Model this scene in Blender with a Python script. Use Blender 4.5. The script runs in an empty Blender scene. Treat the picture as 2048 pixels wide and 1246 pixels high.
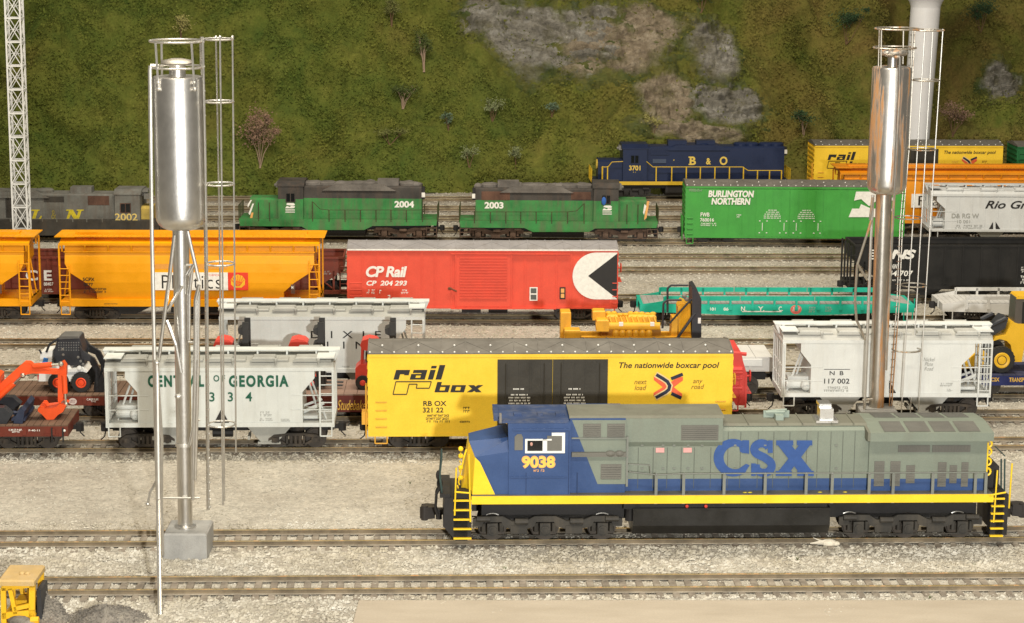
import bpy, bmesh, math, random
from mathutils import Vector, Matrix, noise
random.seed(7)
R = math.radians
S = bpy.context.scene
COL = S.collection

# ------------------------------------------------------------------ camera
FP, CX, CY = 4400.0, 1024.0, 623.0          # focal length and centre, in pixels of the 2048 x 1246 photograph
CAM_H, PITCH, YAW, ROLL = 24.55, math.atan(848 / 4400.0), R(1.5), 0.006
CP = Vector((0, 0, CAM_H))
_f = Vector((math.sin(YAW) * math.cos(PITCH), math.cos(YAW) * math.cos(PITCH), -math.sin(PITCH)))
_r = Vector((math.cos(YAW), -math.sin(YAW), 0))
_u = _r.cross(_f)
RGT = _r * math.cos(ROLL) + _u * math.sin(ROLL)
UPV = _u * math.cos(ROLL) - _r * math.sin(ROLL)
FWD = _f
cd = bpy.data.cameras.new('camera')
cam = bpy.data.objects.new('camera', cd); COL.objects.link(cam)
M3 = Matrix((RGT, UPV, -FWD)).transposed()
cam.matrix_world = Matrix.Translation(CP) @ M3.to_4x4()
cd.sensor_width = 36; cd.sensor_fit = 'HORIZONTAL'; cd.lens = FP / 2048 * 36
cd.clip_start = 1; cd.clip_end = 1500
S.camera = cam

# ------------------------------------------------------------------ room light
W = bpy.data.worlds.new('World'); S.world = W; W.use_nodes = True
W.node_tree.nodes['Background'].inputs[0].default_value = (1.0, .92, .79, 1)
W.node_tree.nodes['Background'].inputs[1].default_value = 0.205

def lamp(name, kind, loc, energy, color, size=1.0, sy=None, target=None):
    l = bpy.data.lights.new(name, kind); l.energy = energy; l.color = color
    if kind == 'AREA':
        l.size = size
        if sy: l.shape = 'RECTANGLE'; l.size_y = sy
    else:
        l.shadow_soft_size = size
    o = bpy.data.objects.new(name, l); COL.objects.link(o); o.location = loc
    if target is not None:
        o.rotation_euler = (Vector(target) - Vector(loc)).to_track_quat('-Z', 'Y').to_euler()
    return o
lamp('flash_lamp', 'POINT', CP + RGT * 9.6 + Vector((0, 0, -3.3)), 238000, (1, .99, .95), .9)
for lx, ly, w in ((-24, 40, 37000), (24, 40, 37000), (-17, 122, 44000), (17, 122, 44000)):
    lamp('ceiling_lamp', 'AREA', (lx, ly - 18, 80), w, (1, .905, .745), 30, 8, (lx * .7, ly + 16, 0))

S.view_settings.view_transform = 'Standard'
try: S.view_settings.look = 'None'
except Exception: pass
S.view_settings.exposure = 0; S.view_settings.gamma = 1
S.view_settings.use_curve_mapping = False

# ------------------------------------------------------------------ measuring on the photograph
def ray(px, py):
    return (RGT * ((px - CX) / FP) + UPV * (-(py - CY) / FP) + FWD).normalized()
def gp(px, py, z=0.0):                       # point of a level surface seen at a pixel
    d = ray(px, py); t = (z - CP.z) / d.z
    return CP + d * t
def vhit(pt, px, py):                        # point of the upright plane through pt that faces the viewer
    n = Vector((math.sin(YAW), math.cos(YAW), 0)); d = ray(px, py)
    return CP + d * ((Vector(pt) - CP).dot(n) / d.dot(n))

# ------------------------------------------------------------------ mesh builder
class MB:
    def __init__(s): s.v = []; s.f = []; s.m = []; s.k = 0
    def face(s, pts):
        b = len(s.v); s.v += [tuple(p) for p in pts]; s.f.append(tuple(range(b, b + len(pts)))); s.m.append(s.k)
    def add(s, vs, fs):
        b = len(s.v); s.v += [tuple(p) for p in vs]
        for f in fs: s.f.append(tuple(b + i for i in f)); s.m.append(s.k)
    def box(s, x0, x1, y0, y1, z0, z1):
        if x0 > x1: x0, x1 = x1, x0
        if y0 > y1: y0, y1 = y1, y0
        if z0 > z1: z0, z1 = z1, z0
        s.add([(x0,y0,z0),(x1,y0,z0),(x1,y1,z0),(x0,y1,z0),(x0,y0,z1),(x1,y0,z1),(x1,y1,z1),(x0,y1,z1)],
              [(0,3,2,1),(4,5,6,7),(0,1,5,4),(1,2,6,5),(2,3,7,6),(3,0,4,7)])
        return s
    def cham(s, x0, x1, y0, y1, z0, z1, c=.05):      # box with its top edges chamfered
        s.add([(x0,y0,z0),(x1,y0,z0),(x1,y1,z0),(x0,y1,z0),(x0,y0,z1-c),(x1,y0,z1-c),(x1,y1,z1-c),(x0,y1,z1-c),
               (x0+c,y0+c,z1),(x1-c,y0+c,z1),(x1-c,y1-c,z1),(x0+c,y1-c,z1)],
              [(0,3,2,1),(0,1,5,4),(1,2,6,5),(2,3,7,6),(3,0,4,7),(4,5,9,8),(5,6,10,9),(6,7,11,10),(7,4,8,11),(8,9,10,11)])
        return s
    def prism(s, poly, a, b, axis='y'):
        ar = sum(poly[i][0]*poly[(i+1)%len(poly)][1]-poly[(i+1)%len(poly)][0]*poly[i][1] for i in range(len(poly)))
        if ar < 0: poly = poly[::-1]
        if a > b: a, b = b, a
        n = len(poly)
        if axis == 'y':
            f = lambda p, q: (p[0], q, p[1])
        elif axis == 'x':
            f = lambda p, q: (q, p[0], p[1]); a, b = b, a
        else:
            f = lambda p, q: (p[0], p[1], q); a, b = b, a
        vs = [f(p, a) for p in poly] + [f(p, b) for p in poly]
        fs = [tuple(range(n)), tuple(range(2*n-1, n-1, -1))]
        for i in range(n):
            j = (i+1) % n; fs.append((j, i, n+i, n+j))
        s.add(vs, fs); return s
    def tube(s, p0, p1, r, n=6, r1=None, cap=True):
        p0 = Vector(p0); p1 = Vector(p1); d = p1 - p0
        if d.length < 1e-6: return s
        d.normalize(); a = d.orthogonal().normalized(); b = d.cross(a); r1 = r if r1 is None else r1
        vs = []
        for p, q in ((p0, r), (p1, r1)):
            for i in range(n):
                t = 2*math.pi*i/n; vs.append(p + (a*math.cos(t) + b*math.sin(t))*q)
        fs = [(i, (i+1)%n, n+(i+1)%n, n+i) for i in range(n)]
        if cap: fs += [tuple(range(n-1,-1,-1)), tuple(range(n, 2*n))]
        s.add(vs, fs); return s
    def path(s, pts, r, n=6):
        for a, b in zip(pts, pts[1:]): s.tube(a, b, r, n)
        return s
    def lathe(s, prof, c=(0,0,0), n=32):              # prof: (radius, z) from bottom up
        vs = []; m = len(prof)
        for r, z in prof:
            for i in range(n):
                t = 2*math.pi*i/n; vs.append((c[0]+r*math.cos(t), c[1]+r*math.sin(t), c[2]+z))
        fs = []
        for j in range(m-1):
            for i in range(n):
                k = (i+1) % n; fs.append((j*n+i, j*n+k, (j+1)*n+k, (j+1)*n+i))
        fs += [tuple(range(n-1,-1,-1)), tuple(range((m-1)*n, m*n))]
        s.add(vs, fs); return s
    def cyl(s, c, r, h, axis='y', n=20):
        c = Vector(c); d = {'x':Vector((1,0,0)),'y':Vector((0,1,0)),'z':Vector((0,0,1))}[axis]*h/2
        return s.tube(c-d, c+d, r, n)
    def ring(s, c, Rr, r, n=28, k=6, rot=None):
        vs = []; fs = []; c = Vector(c)
        for i in range(n):
            t = 2*math.pi*i/n
            for j in range(k):
                q = 2*math.pi*j/k
                p = Vector(((Rr+r*math.cos(q))*math.cos(t), (Rr+r*math.cos(q))*math.sin(t), r*math.sin(q)))
                if rot: p = rot @ p
                vs.append(c+p)
        for i in range(n):
            for j in range(k):
                fs.append((i*k+j, ((i+1)%n)*k+j, ((i+1)%n)*k+(j+1)%k, i*k+(j+1)%k))
        s.add(vs, fs); return s
    def ball(s, c, rx, ry=None, rz=None, n=10, m=7):
        ry = ry or rx; rz = rz or rx; vs = []; fs = []
        for j in range(m+1):
            p = math.pi*j/m - math.pi/2
            for i in range(n):
                t = 2*math.pi*i/n
                vs.append((c[0]+rx*math.cos(p)*math.cos(t), c[1]+ry*math.cos(p)*math.sin(t), c[2]+rz*math.sin(p)))
        for j in range(m):
            for i in range(n): fs.append((j*n+i, j*n+(i+1)%n, (j+1)*n+(i+1)%n, (j+1)*n+i))
        s.add(vs, fs); return s
    def mesh(s, name, mats, smooth=False):
        me = bpy.data.meshes.new(name); me.from_pydata(s.v, [], s.f)
        for m in (mats if isinstance(mats, (list, tuple)) else [mats]): me.materials.append(m)
        me.polygons.foreach_set('material_index', s.m)
        if smooth:
            bm = bmesh.new(); bm.from_mesh(me); bmesh.ops.remove_doubles(bm, verts=bm.verts, dist=1e-5)
            bm.to_mesh(me); bm.free(); me.polygons.foreach_set('use_smooth', [True]*len(me.polygons))
            try: me.set_sharp_from_angle(angle=R(38))
            except Exception: pass
        me.update(); return me
    def build(s, name, mats, parent=None, smooth=False, loc=None):
        o = bpy.data.objects.new(name, s.mesh(name, mats, smooth)); COL.objects.link(o)
        if parent is not None: o.parent = parent
        if loc is not None: o.location = loc
        return o
def tag(o, label, cat, group=None):
    o['label'] = label; o['category'] = cat
    if group: o['group'] = group
    return o
def thing(name, loc, rz, label, cat, group=None):
    o = bpy.data.objects.new(name, None); o.empty_display_size = .3; COL.objects.link(o)
    o.location = loc; o.rotation_euler = (0, 0, rz)
    return tag(o, label, cat, group)
def inst(name, me, parent, loc=(0,0,0), rz=0):
    o = bpy.data.objects.new(name, me); COL.objects.link(o); o.parent = parent; o.location = loc; o.rotation_euler = (0,0,rz)
    return o

# ------------------------------------------------------------------ materials
def node(nt, t, **kw):
    n = nt.nodes.new(t)
    for k, v in kw.items(): setattr(n, k, v)
    return n
def base_mat(name):
    m = bpy.data.materials.new(name); m.use_nodes = True
    nt = m.node_tree; return m, nt, nt.nodes['Principled BSDF'], nt.links
def noise_tex(nt, scale, detail=4, rough=.55, vec=None, dim=None):
    n = node(nt, 'ShaderNodeTexNoise'); n.inputs['Scale'].default_value = scale; n.inputs['Detail'].default_value = detail
    n.inputs['Roughness'].default_value = rough
    if vec is not None: nt.links.new(vec, n.inputs['Vector'])
    return n
def ramp(nt, src, stops):
    r = node(nt, 'ShaderNodeValToRGB'); e = r.color_ramp.elements
    while len(e) < len(stops): e.new(.5)
    for i, (p, c) in enumerate(stops):
        e[i].position = p; e[i].color = (c[0], c[1], c[2], 1) if isinstance(c, (tuple, list)) else (c, c, c, 1)
    nt.links.new(src, r.inputs[0]); return r
def mix(nt, fac, a, b, mode='MIX'):
    n = node(nt, 'ShaderNodeMix', data_type='RGBA', blend_type=mode)
    for sock, v in ((n.inputs[0], fac), (n.inputs[6], a), (n.inputs[7], b)):
        if isinstance(v, (int, float)): sock.default_value = v
        elif isinstance(v, tuple): sock.default_value = (*v[:3], 1)
        else: nt.links.new(v, sock)
    return n.outputs[2]
def mapping(nt, src, scale):
    mp = node(nt, 'ShaderNodeMapping'); mp.inputs['Scale'].default_value = scale; nt.links.new(src, mp.inputs[0]); return mp.outputs[0]
MATS = {}
def paint(name, c, rough=.42, var=.10, dirt=0.0, dirtc=(.12,.085,.055), metal=0.0, bump=.02, fade=0.0):
    if name in MATS: return MATS[name]
    m, nt, b, L = base_mat(name)
    tc = node(nt, 'ShaderNodeTexCoord').outputs['Object']
    n1 = noise_tex(nt, .9, 5, .6, tc)
    lo = tuple(x*(1-var*1.6) for x in c); hi = tuple(min(1, x*(1+var)) for x in c)
    col = ramp(nt, n1.outputs[0], [(.3, lo), (.7, hi)]).outputs[0]
    n2 = noise_tex(nt, 26, 3, .7, tc)                            # fine grime
    g = ramp(nt, n2.outputs[0], [(.35, .86), (.65, 1.0)]).outputs[0]
    col = mix(nt, .8, col, g, 'MULTIPLY')
    if fade:
        n5 = noise_tex(nt, .5, 4, .6, tc); r5 = ramp(nt, n5.outputs[0], [(.45, 0.0), (.75, fade)]).outputs[0]
        gry = sum(c)/3; col = mix(nt, r5, col, tuple(.5*x+.5*gry+.03 for x in c))
    n3 = noise_tex(nt, 1.4, 6, .65, mapping(nt, tc, (1.6, 1.6, .25)))    # runs down the sides
    d = ramp(nt, n3.outputs[0], [(.5 - .1*dirt, 0.0), (.78, min(1, .25 + dirt))]).outputs[0]
    col = mix(nt, d, col, dirtc) if dirt > 0 else col
    L.new(col, b.inputs['Base Color'])
    rr = ramp(nt, n1.outputs[0], [(.3, max(.1, rough-.09)), (.7, min(1, rough+.12))]); L.new(rr.outputs[0], b.inputs['Roughness'])
    b.inputs['Metallic'].default_value = metal
    b.inputs['Specular IOR Level'].default_value = .28
    if bump:
        bp = node(nt, 'ShaderNodeBump'); bp.inputs['Strength'].default_value = .25; bp.inputs['Distance'].default_value = bump
        L.new(noise_tex(nt, 8, 4, .6, tc).outputs[0], bp.inputs['Height']); L.new(bp.outputs[0], b.inputs['Normal'])
    MATS[name] = m; return m
def ink(name, c, rough=.5, wear=0.0):
    if name in MATS: return MATS[name]
    m, nt, b, L = base_mat(name)
    tc = node(nt, 'ShaderNodeTexCoord').outputs['Object']
    n = noise_tex(nt, 5, 4, .7, tc)
    L.new(ramp(nt, n.outputs[0], [(.3, tuple(x*(.82-wear*.4) for x in c)), (.62, c)]).outputs[0], b.inputs['Base Color'])
    b.inputs['Roughness'].default_value = rough; b.inputs['Specular IOR Level'].default_value = .3 if rough > .2 else .5; MATS[name] = m; return m
def metal(name, c, rough, rust=0.0):
    m, nt, b, L = base_mat(name)
    tc = node(nt, 'ShaderNodeTexCoord').outputs['Object']
    n1 = noise_tex(nt, 1.6, 5, .6, tc)
    col = ramp(nt, n1.outputs[0], [(.3, tuple(x*.80 for x in c)), (.7, c)]).outputs[0]
    n2 = noise_tex(nt, 30, 3, .6, tc)
    rr = ramp(nt, n2.outputs[0], [(.3, rough-.05), (.7, rough+.08)]).outputs[0]
    if rust:
        n3 = noise_tex(nt, 1.1, 7, .68, mapping(nt, tc, (2.2, 2.2, .16)))
        k = ramp(nt, n3.outputs[0], [(.60-.16*rust, 0.0), (.66-.16*rust, .95)]).outputs[0]
        col = mix(nt, k, col, (.46, .23, .085)); L.new(mix(nt, k, (1,1,1), (.1,.1,.1)), b.inputs['Metallic'])
        L.new(mix(nt, k, rr, (.75,.75,.75)), b.inputs['Roughness'])
    else:
        b.inputs['Metallic'].default_value = 1; L.new(rr, b.inputs['Roughness'])
    L.new(col, b.inputs['Base Color'])
    bp = node(nt, 'ShaderNodeBump'); bp.inputs['Strength'].default_value = .15; bp.inputs['Distance'].default_value = .02
    L.new(noise_tex(nt, 3, 5, .6, tc).outputs[0], bp.inputs['Height']); L.new(bp.outputs[0], b.inputs['Normal'])
    return m

WHITE = ink('white_lettering', (.82,.80,.74)); BLACK = ink('black_lettering', (.022,.02,.018)); GOLD = ink('gold_lettering', (.75,.45,.06))
DKGREEN = ink('dark_green_lettering', (.01,.10,.055)); CSXBLUE_INK = ink('blue_lettering', (.032,.085,.27)); REDINK = ink('red_lettering', (.75,.045,.03))
ORNINK = ink('pale_orange_lettering', (.80,.40,.12)); YELINK = ink('yellow_lettering', (.62,.50,.03), wear=.5)
GREYINK = ink('grey_lettering', (.33,.33,.30)); PINK = ink('pink_plate', (.75,.36,.34))
UNDER = paint('bogie_grime', (.050,.043,.036), .7, .35, .5, (.11,.085,.06))
DARK = paint('black_underframe', (.024,.022,.021), .55, .25)
WHEELM = paint('wheel_steel', (.075,.062,.05), .5, .3)
GLASS = ink('dark_glass', (.012,.013,.014), .08)
STEEL = paint('grey_steel', (.22,.21,.19), .45, .2, .3)

# ------------------------------------------------------------------ lettering
def text_mesh(s, box, y, mat, parent, bold=0.0, shear=0.0, name='lettering', flip=False, space=1.0):
    """flat painted lettering filling box=(x0,x1,z0,z1) on the plane y"""
    cu = bpy.data.curves.new('t', 'FONT'); cu.body = s; cu.size = 1; cu.offset = bold; cu.shear = shear; cu.space_line = .86
    cu.space_character = space; cu.resolution_u = 4; cu.align_x = 'CENTER'
    ob = bpy.data.objects.new('t', cu); COL.objects.link(ob)
    dg = bpy.context.evaluated_depsgraph_get(); me = bpy.data.meshes.new_from_object(ob.evaluated_get(dg))
    bpy.data.objects.remove(ob); bpy.data.curves.remove(cu)
    if not len(me.vertices): return None
    xs = [v.co.x for v in me.vertices]; ys = [v.co.y for v in me.vertices]
    ax, bx, ay, by = min(xs), max(xs), min(ys), max(ys)
    for v in me.vertices:
        u = (v.co.x-ax)/(bx-ax); w = (v.co.y-ay)/(by-ay)
        v.co = (box[0]+u*(box[1]-box[0]), y, box[2]+w*(box[3]-box[2]))
    me.materials.clear(); me.materials.append(mat); me.name = name
    o = bpy.data.objects.new(name, me); COL.objects.link(o); o.parent = parent
    return o
def poly_mark(polys, y, mat, parent, name='emblem'):
    mb = MB()
    for i_, p in enumerate(polys):
        ar = sum(p[i][0]*p[(i+1)%len(p)][1]-p[(i+1)%len(p)][0]*p[i][1] for i in range(len(p)))
        if ar < 0: p = p[::-1]
        mb.face([(a, y-.0007*i_, b) for a, b in p])
    return mb.build(name, mat, parent)
def small_print(boxes, y, mat, parent, seed=1, rows=3, name='data_lettering'):
    """rows of tiny stencilled figures, too small to read in the photograph"""
    rnd = random.Random(seed); mb = MB()
    for (x0, x1, z0, z1) in boxes:
        h = (z1-z0)/rows
        for r in range(rows):
            zb = z0+r*h+.12*h; x = x0 + rnd.random()*.1*(x1-x0)
            while x < x1:
                w = h*rnd.uniform(.35,.6)
                if rnd.random() < .85 and x+w < x1+.02:
                    q = h*.72; a = rnd.randint(0,3)
                    if a == 0: rs = [(0,.28,0,1),(.28,1,.72,1)]
                    elif a == 1: rs = [(0,1,.74,1),(.36,.66,0,.74)]
                    elif a == 2: rs = [(0,.28,0,1),(.7,1,0,1),(.28,.7,.36,.62)]
                    else: rs = [(0,1,0,.27),(0,1,.73,1),(.7,1,.27,.73)]
                    for (a0,a1,b0,b1) in rs: mb.face([(x+a0*w,y,zb+b0*q),(x+a1*w,y,zb+b0*q),(x+a1*w,y,zb+b1*q),(x+a0*w,y,zb+b1*q)])
                x += w*1.3
    return mb.build(name, mat, parent)

def stencil(cx, zt, h, widths, y, mat, parent, seed):
    boxes = [(cx-w/2, cx+w/2, zt-(i+1)*h, zt-i*h) for i, w in enumerate(widths)]
    rnd = random.Random(seed); mb = MB()
    for (x0, x1, z0, z1) in boxes:
        x = x0; q = h*.5
        while x < x1-.03:
            w = min(x1-x, rnd.uniform(.10,.30))
            while w > .03:
                lw = min(w, .035); mb.face([(x,y,z0),(x+lw,y,z0),(x+lw,y,z0+q),(x,y,z0+q)]); x += .055; w -= .055
            x += .05
    return mb.build('data_lettering', mat, parent)
# ------------------------------------------------------------------ tracks
class Track:
    def __init__(s, yl, yr):
        A = gp(0, yl); B = gp(2048, yr)
        s.d = (B-A).normalized(); s.n = Vector((-s.d.y, s.d.x, 0)); s.o = A + s.n*.74; s.rz = math.atan2(s.d.y, s.d.x)
        s.A = A; s.B = B
    def hit(s, px, py, yo=0.0):
        d = ray(px, py); p0 = s.o + s.n*yo
        q = CP + d*((p0-CP).dot(s.n)/d.dot(s.n))
        return (q-s.o).dot(s.d), q.z
    def at(s, t, z=0.0): return s.o + s.d*t + Vector((0,0,z))
class Car:                                     # local frame of one vehicle: x along the track, y away, z up from the rail
    def __init__(s, tr, x0, x1, py, w, name, label, cat, group=None):
        t0, _ = tr.hit(x0, py, -w/2); t1, _ = tr.hit(x1, py, -w/2)
        s.tr = tr; s.t = (t0+t1)/2; s.L = t1-t0; s.W = w; s.h = w/2
        s.root = thing(name, tr.at(s.t), tr.rz, label, cat, group)
    def P(s, px, py, yo=None):
        t, z = s.tr.hit(px, py, -s.h if yo is None else yo); return (t-s.t, z)
    def X(s, px, py, yo=None): return s.P(px, py, yo)[0]
    def Z(s, px, py, yo=None): return s.P(px, py, yo)[1]
    def box(s, x0, y0, x1, y1, yo=None):       # pixel rectangle -> (x0,x1,z0,z1)
        a = s.P(x0, y1, yo); b = s.P(x1, y0, yo); return (a[0], b[0], a[1], b[1])
    def poly(s, pts, yo=None): return [s.P(a, b, yo) for a, b in pts]
TR = {'t0': Track(1180,1170), 't1': Track(1084,1074), 't2': Track(897,890), 't3': Track(832,834), 't4': Track(788,788), 't4b': Track(742,742),
      't5': Track(688,688), 't6': Track(638,641), 't7': Track(597,597), 't8': Track(541,541), 't9': Track(514,514), 't10': Track(475,489),
      't11': Track(460,462), 't11b': Track(437,437), 't11c': Track(417,417), 't12': Track(398,398)}
# ------------------------------------------------------------------ ground, tracks, ballast
def ground_mat():
    m, nt, b, L = base_mat('gravel_ground')
    tc = node(nt, 'ShaderNodeTexCoord').outputs['Object']
    big = noise_tex(nt, .16, 5, .6, tc); mid = noise_tex(nt, 1.3, 5, .65, tc)
    c = ramp(nt, big.outputs[0], [(.3, (.40,.36,.295)), (.52, (.50,.46,.385)), (.72, (.57,.535,.455))]).outputs[0]
    c2 = ramp(nt, mid.outputs[0], [(.3, .72), (.7, 1.0)]).outputs[0]
    c = mix(nt, .8, c, c2, 'MULTIPLY')
    v = node(nt, 'ShaderNodeTexVoronoi'); v.inputs['Scale'].default_value = 7.5; L.new(tc, v.inputs['Vector'])
    sp = ramp(nt, v.outputs['Color'], [(.1, .66), (.9, 1.08)]).outputs[0]
    c = mix(nt, .75, c, sp, 'MULTIPLY')
    st = noise_tex(nt, .5, 6, .7, mapping(nt, tc, (.35, 1.6, 1)))
    c = mix(nt, ramp(nt, st.outputs[0], [(.60, 0.0), (.76, .28)]).outputs[0], c, (.30,.24,.175))
    L.new(c, b.inputs['Base Color']); b.inputs['Roughness'].default_value = .95
    bp = node(nt, 'ShaderNodeBump'); bp.inputs['Strength'].default_value = .9; bp.inputs['Distance'].default_value = .09
    h = mix(nt, .45, ramp(nt, v.outputs['Distance'], [(0, 1.0), (.5, 0.0)]).outputs[0], noise_tex(nt, 11, 4, .7, tc).outputs[0])
    L.new(h, bp.inputs['Height']); L.new(bp.outputs[0], b.inputs['Normal'])
    return m
def stone_mat():
    m, nt, b, L = base_mat('crushed_stone')
    tc = node(nt, 'ShaderNodeTexCoord').outputs['Object']
    v = node(nt, 'ShaderNodeTexVoronoi'); v.inputs['Scale'].default_value = 4.0; L.new(tc, v.inputs['Vector'])
    c = ramp(nt, v.outputs['Color'], [(.05, (.32,.295,.245)), (.4, (.45,.425,.36)), (.7, (.53,.505,.44)), (1, (.62,.60,.54))]).outputs[0]
    c = mix(nt, .7, c, ramp(nt, noise_tex(nt, .22, 4, .6, tc).outputs[0], [(.35, (.74,.68,.57)), (.65, (1,1,1))]).outputs[0], 'MULTIPLY')
    L.new(c, b.inputs['Base Color']); b.inputs['Roughness'].default_value = .9
    return m
GZ = -.245
def gheight(x, y):
    p = Vector((x*.09, y*.14, 0)); q = Vector((x*.8, y*.8, 3))
    return GZ + .05*noise.noise(p) + .035*noise.noise(q)
mb = MB(); nx, ny = 170, 170
xs = [-95 + 200*i/nx for i in range(nx+1)]; ys = [52 + 150*(j/ny)**1.25 for j in range(ny+1)]
vs = [(x, y, gheight(x, y)) for y in ys for x in xs]
mb.add(vs, [(j*(nx+1)+i, j*(nx+1)+i+1, (j+1)*(nx+1)+i+1, (j+1)*(nx+1)+i) for j in range(ny) for i in range(nx)])
g = mb.build('ground', ground_mat(), smooth=True); g['kind'] = 'structure'

# concrete strip along the bottom edge
m_con, nt, b, L = base_mat('concrete_strip')
tc = node(nt, 'ShaderNodeTexCoord').outputs['Object']
c = ramp(nt, noise_tex(nt, .5, 6, .65, mapping(nt, tc, (.5,1.4,1))).outputs[0], [(.3, (.37,.315,.24)), (.7, (.46,.40,.315))]).outputs[0]
c = mix(nt, .5, c, ramp(nt, noise_tex(nt, 14, 3, .7, tc).outputs[0], [(.35, .8), (.65, 1.0)]).outputs[0], 'MULTIPLY')
L.new(c, b.inputs['Base Color']); b.inputs['Roughness'].default_value = .8
a0 = gp(717, 1201, -.15); a1 = gp(2120, 1201, -.15)
mb = MB()
prev = a0; segs = [0, 1]
for s0, s1 in zip(segs, segs[1:]):
    p = a0.lerp(a1, s0); q = a0.lerp(a1, s1)
    mb.prism([(p.x+.015, p.y), (q.x-.015, q.y), (q.x-.015+.3, q.y-9), (p.x+.015-.35, p.y-9)], -.5, -.14, 'z')
o = mb.build('pavement', m_con); o['kind'] = 'structure'

M_TIE = paint('sleeper_wood', (.235,.20,.16), .9, .3, .4, (.40,.36,.29))
M_RAIL = paint('rusty_rail_side', (.20,.155,.10), .7, .3, .3, (.30,.25,.17))
M_RTOP = metal('worn_rail_top', (.80,.64,.34), .36, .35)
TLAB = {'t0':'empty weathered track nearest the concrete strip in the foreground','t1':'weathered track carrying the blue and grey locomotive',
 't2':'track carrying the two bay grey hopper and the yellow boxcar','t3':'track under the forklift flatcar just behind the yellow boxcar',
 't4':'track under the grey hopper lettered DIXIE LINE','t4b':'empty track in front of the middle empty track, left of the skid steer','t5':'empty track between the red boxcar and the grey DIXIE hopper',
 't6':'track carrying the yellow plastics hoppers and the red boxcar','t7':'track under the black open hopper behind the teal flatcar',
 't8':'nearer of two empty tracks right behind the red boxcar','t9':'farther of two empty tracks between red boxcar and green locomotives',
 't10':'track carrying the two green locomotives and the green boxcar','t11':'track under the orange hopper behind the green boxcar',
 't11b':'empty brown track directly behind the green locomotives','t11c':'empty brown track second behind the green locomotives','t12':'back track at the foot of the hillside carrying the dark blue locomotive'}
M_FOOT = paint('dusty_rail_foot', (.36,.31,.235), .8, .25, .3, (.24,.19,.13))
for k, tr in TR.items():
    rt = thing('railway_track', tr.o, tr.rz, TLAB[k], 'railway track')
    x0 = tr.hit(-60, 600)[0] - 7; x1 = tr.hit(2108, 600)[0] + 7
    for sy in (-.74, .74):
        mb = MB(); mb.k = 0
        mb.box(x0, x1, sy-.03, sy+.03, -.145, -.045); mb.k = 2; mb.box(x0, x1, sy-.11, sy+.11, -.185, -.145); mb.k = 0; mb.box(x0, x1, sy-.055, sy+.055, -.045, -.012)
        mb.k = 1; mb.box(x0, x1, sy-.045, sy+.045, -.012, 0.0)
        mb.build('rail', [M_RAIL, M_RTOP, M_FOOT], rt)
    mb = MB(); x = x0; rr = random.Random(k)
    near = k in ('t0','t1','t2','t3')
    while x < x1:
        a = rr.uniform(-.03,.03); e = rr.uniform(-.09,.09)
        mb.cham(x-.13+a, x+.13+a, -1.32+e, 1.32+e, -.5, -.19+rr.uniform(-.012,.004), .02)
        if near:
            for sy in (-.74, .74): mb.box(x-.09+a, x+.09+a, sy-.2, sy+.2, -.19, -.165)
        x += .60
    mb.build('sleepers', M_TIE, rt)

def scatter(name, regions, mat, seed):
    rnd = random.Random(seed); V = []; F = []
    for (x0, x1, y0, y1, dens, smin, smax) in regions:
        n = int((x1-x0)*(y1-y0)*dens)
        for _ in range(n):
            x = rnd.uniform(x0, x1); y = rnd.uniform(y0, y1)
            if abs(x-y*.026) > y*.245+2: continue
            s = smin + (smax-smin)*rnd.random()**2
            z = gheight(x, y) + s*.12; b0 = len(V)
            a = rnd.random()*6.28; ca, sa = math.cos(a), math.sin(a)
            for (ux, uy, uz) in ((1,.25,-.2),(.2,1,-.1),(-1,-.1,-.2),(-.2,-1,0),(.35,.1,.8),(-.35,-.15,.72)):
                ux *= rnd.uniform(.7,1.2)*s*.62; uy *= rnd.uniform(.7,1.2)*s*.5; uz *= rnd.uniform(.6,1.1)*s*.5
                V.append((x+ux*ca-uy*sa, y+ux*sa+uy*ca, z+uz))
            for f in ((0,1,4),(1,5,4),(1,2,5),(2,3,5),(3,4,5),(3,0,4)): F.append(tuple(b0+i for i in f))
    me = bpy.data.meshes.new(name); me.from_pydata(V, [], F); me.materials.append(mat)
    o = bpy.data.objects.new(name, me); COL.objects.link(o); o['kind'] = 'stuff'; return o
MST = stone_mat()
def ty(k, x): tr = TR[k]; return tr.o.y + (x-tr.o.x)*tr.d.y/tr.d.x
y0 = ty('t0', 0); y1 = ty('t1', 0); y2 = ty('t2', 0)
regs = [(-24,24,62,y0-1.0,75,.06,.21),(-24,24,y0-1.0,y0+1.0,42,.04,.12),(-24,24,y0+1.0,y1-1.0,75,.06,.21),(-24,24,y1-1.0,y1+1.0,42,.04,.12),
        (-25,25,y1+1.0,y1+2.6,50,.05,.14),(-25,25,y1+2.6,y2-2.4,22,.03,.10),(-26,26,y2-2.6,y2-.9,60,.06,.19),(-26,26,y2-.9,y2+1,30,.06,.14),
        (-30,30,y2+1,112,20,.06,.17),(-36,36,112,150,16,.07,.18),(-48,48,150,186,11,.08,.20)]
scatter('ballast', regs, MST, 3)

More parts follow.
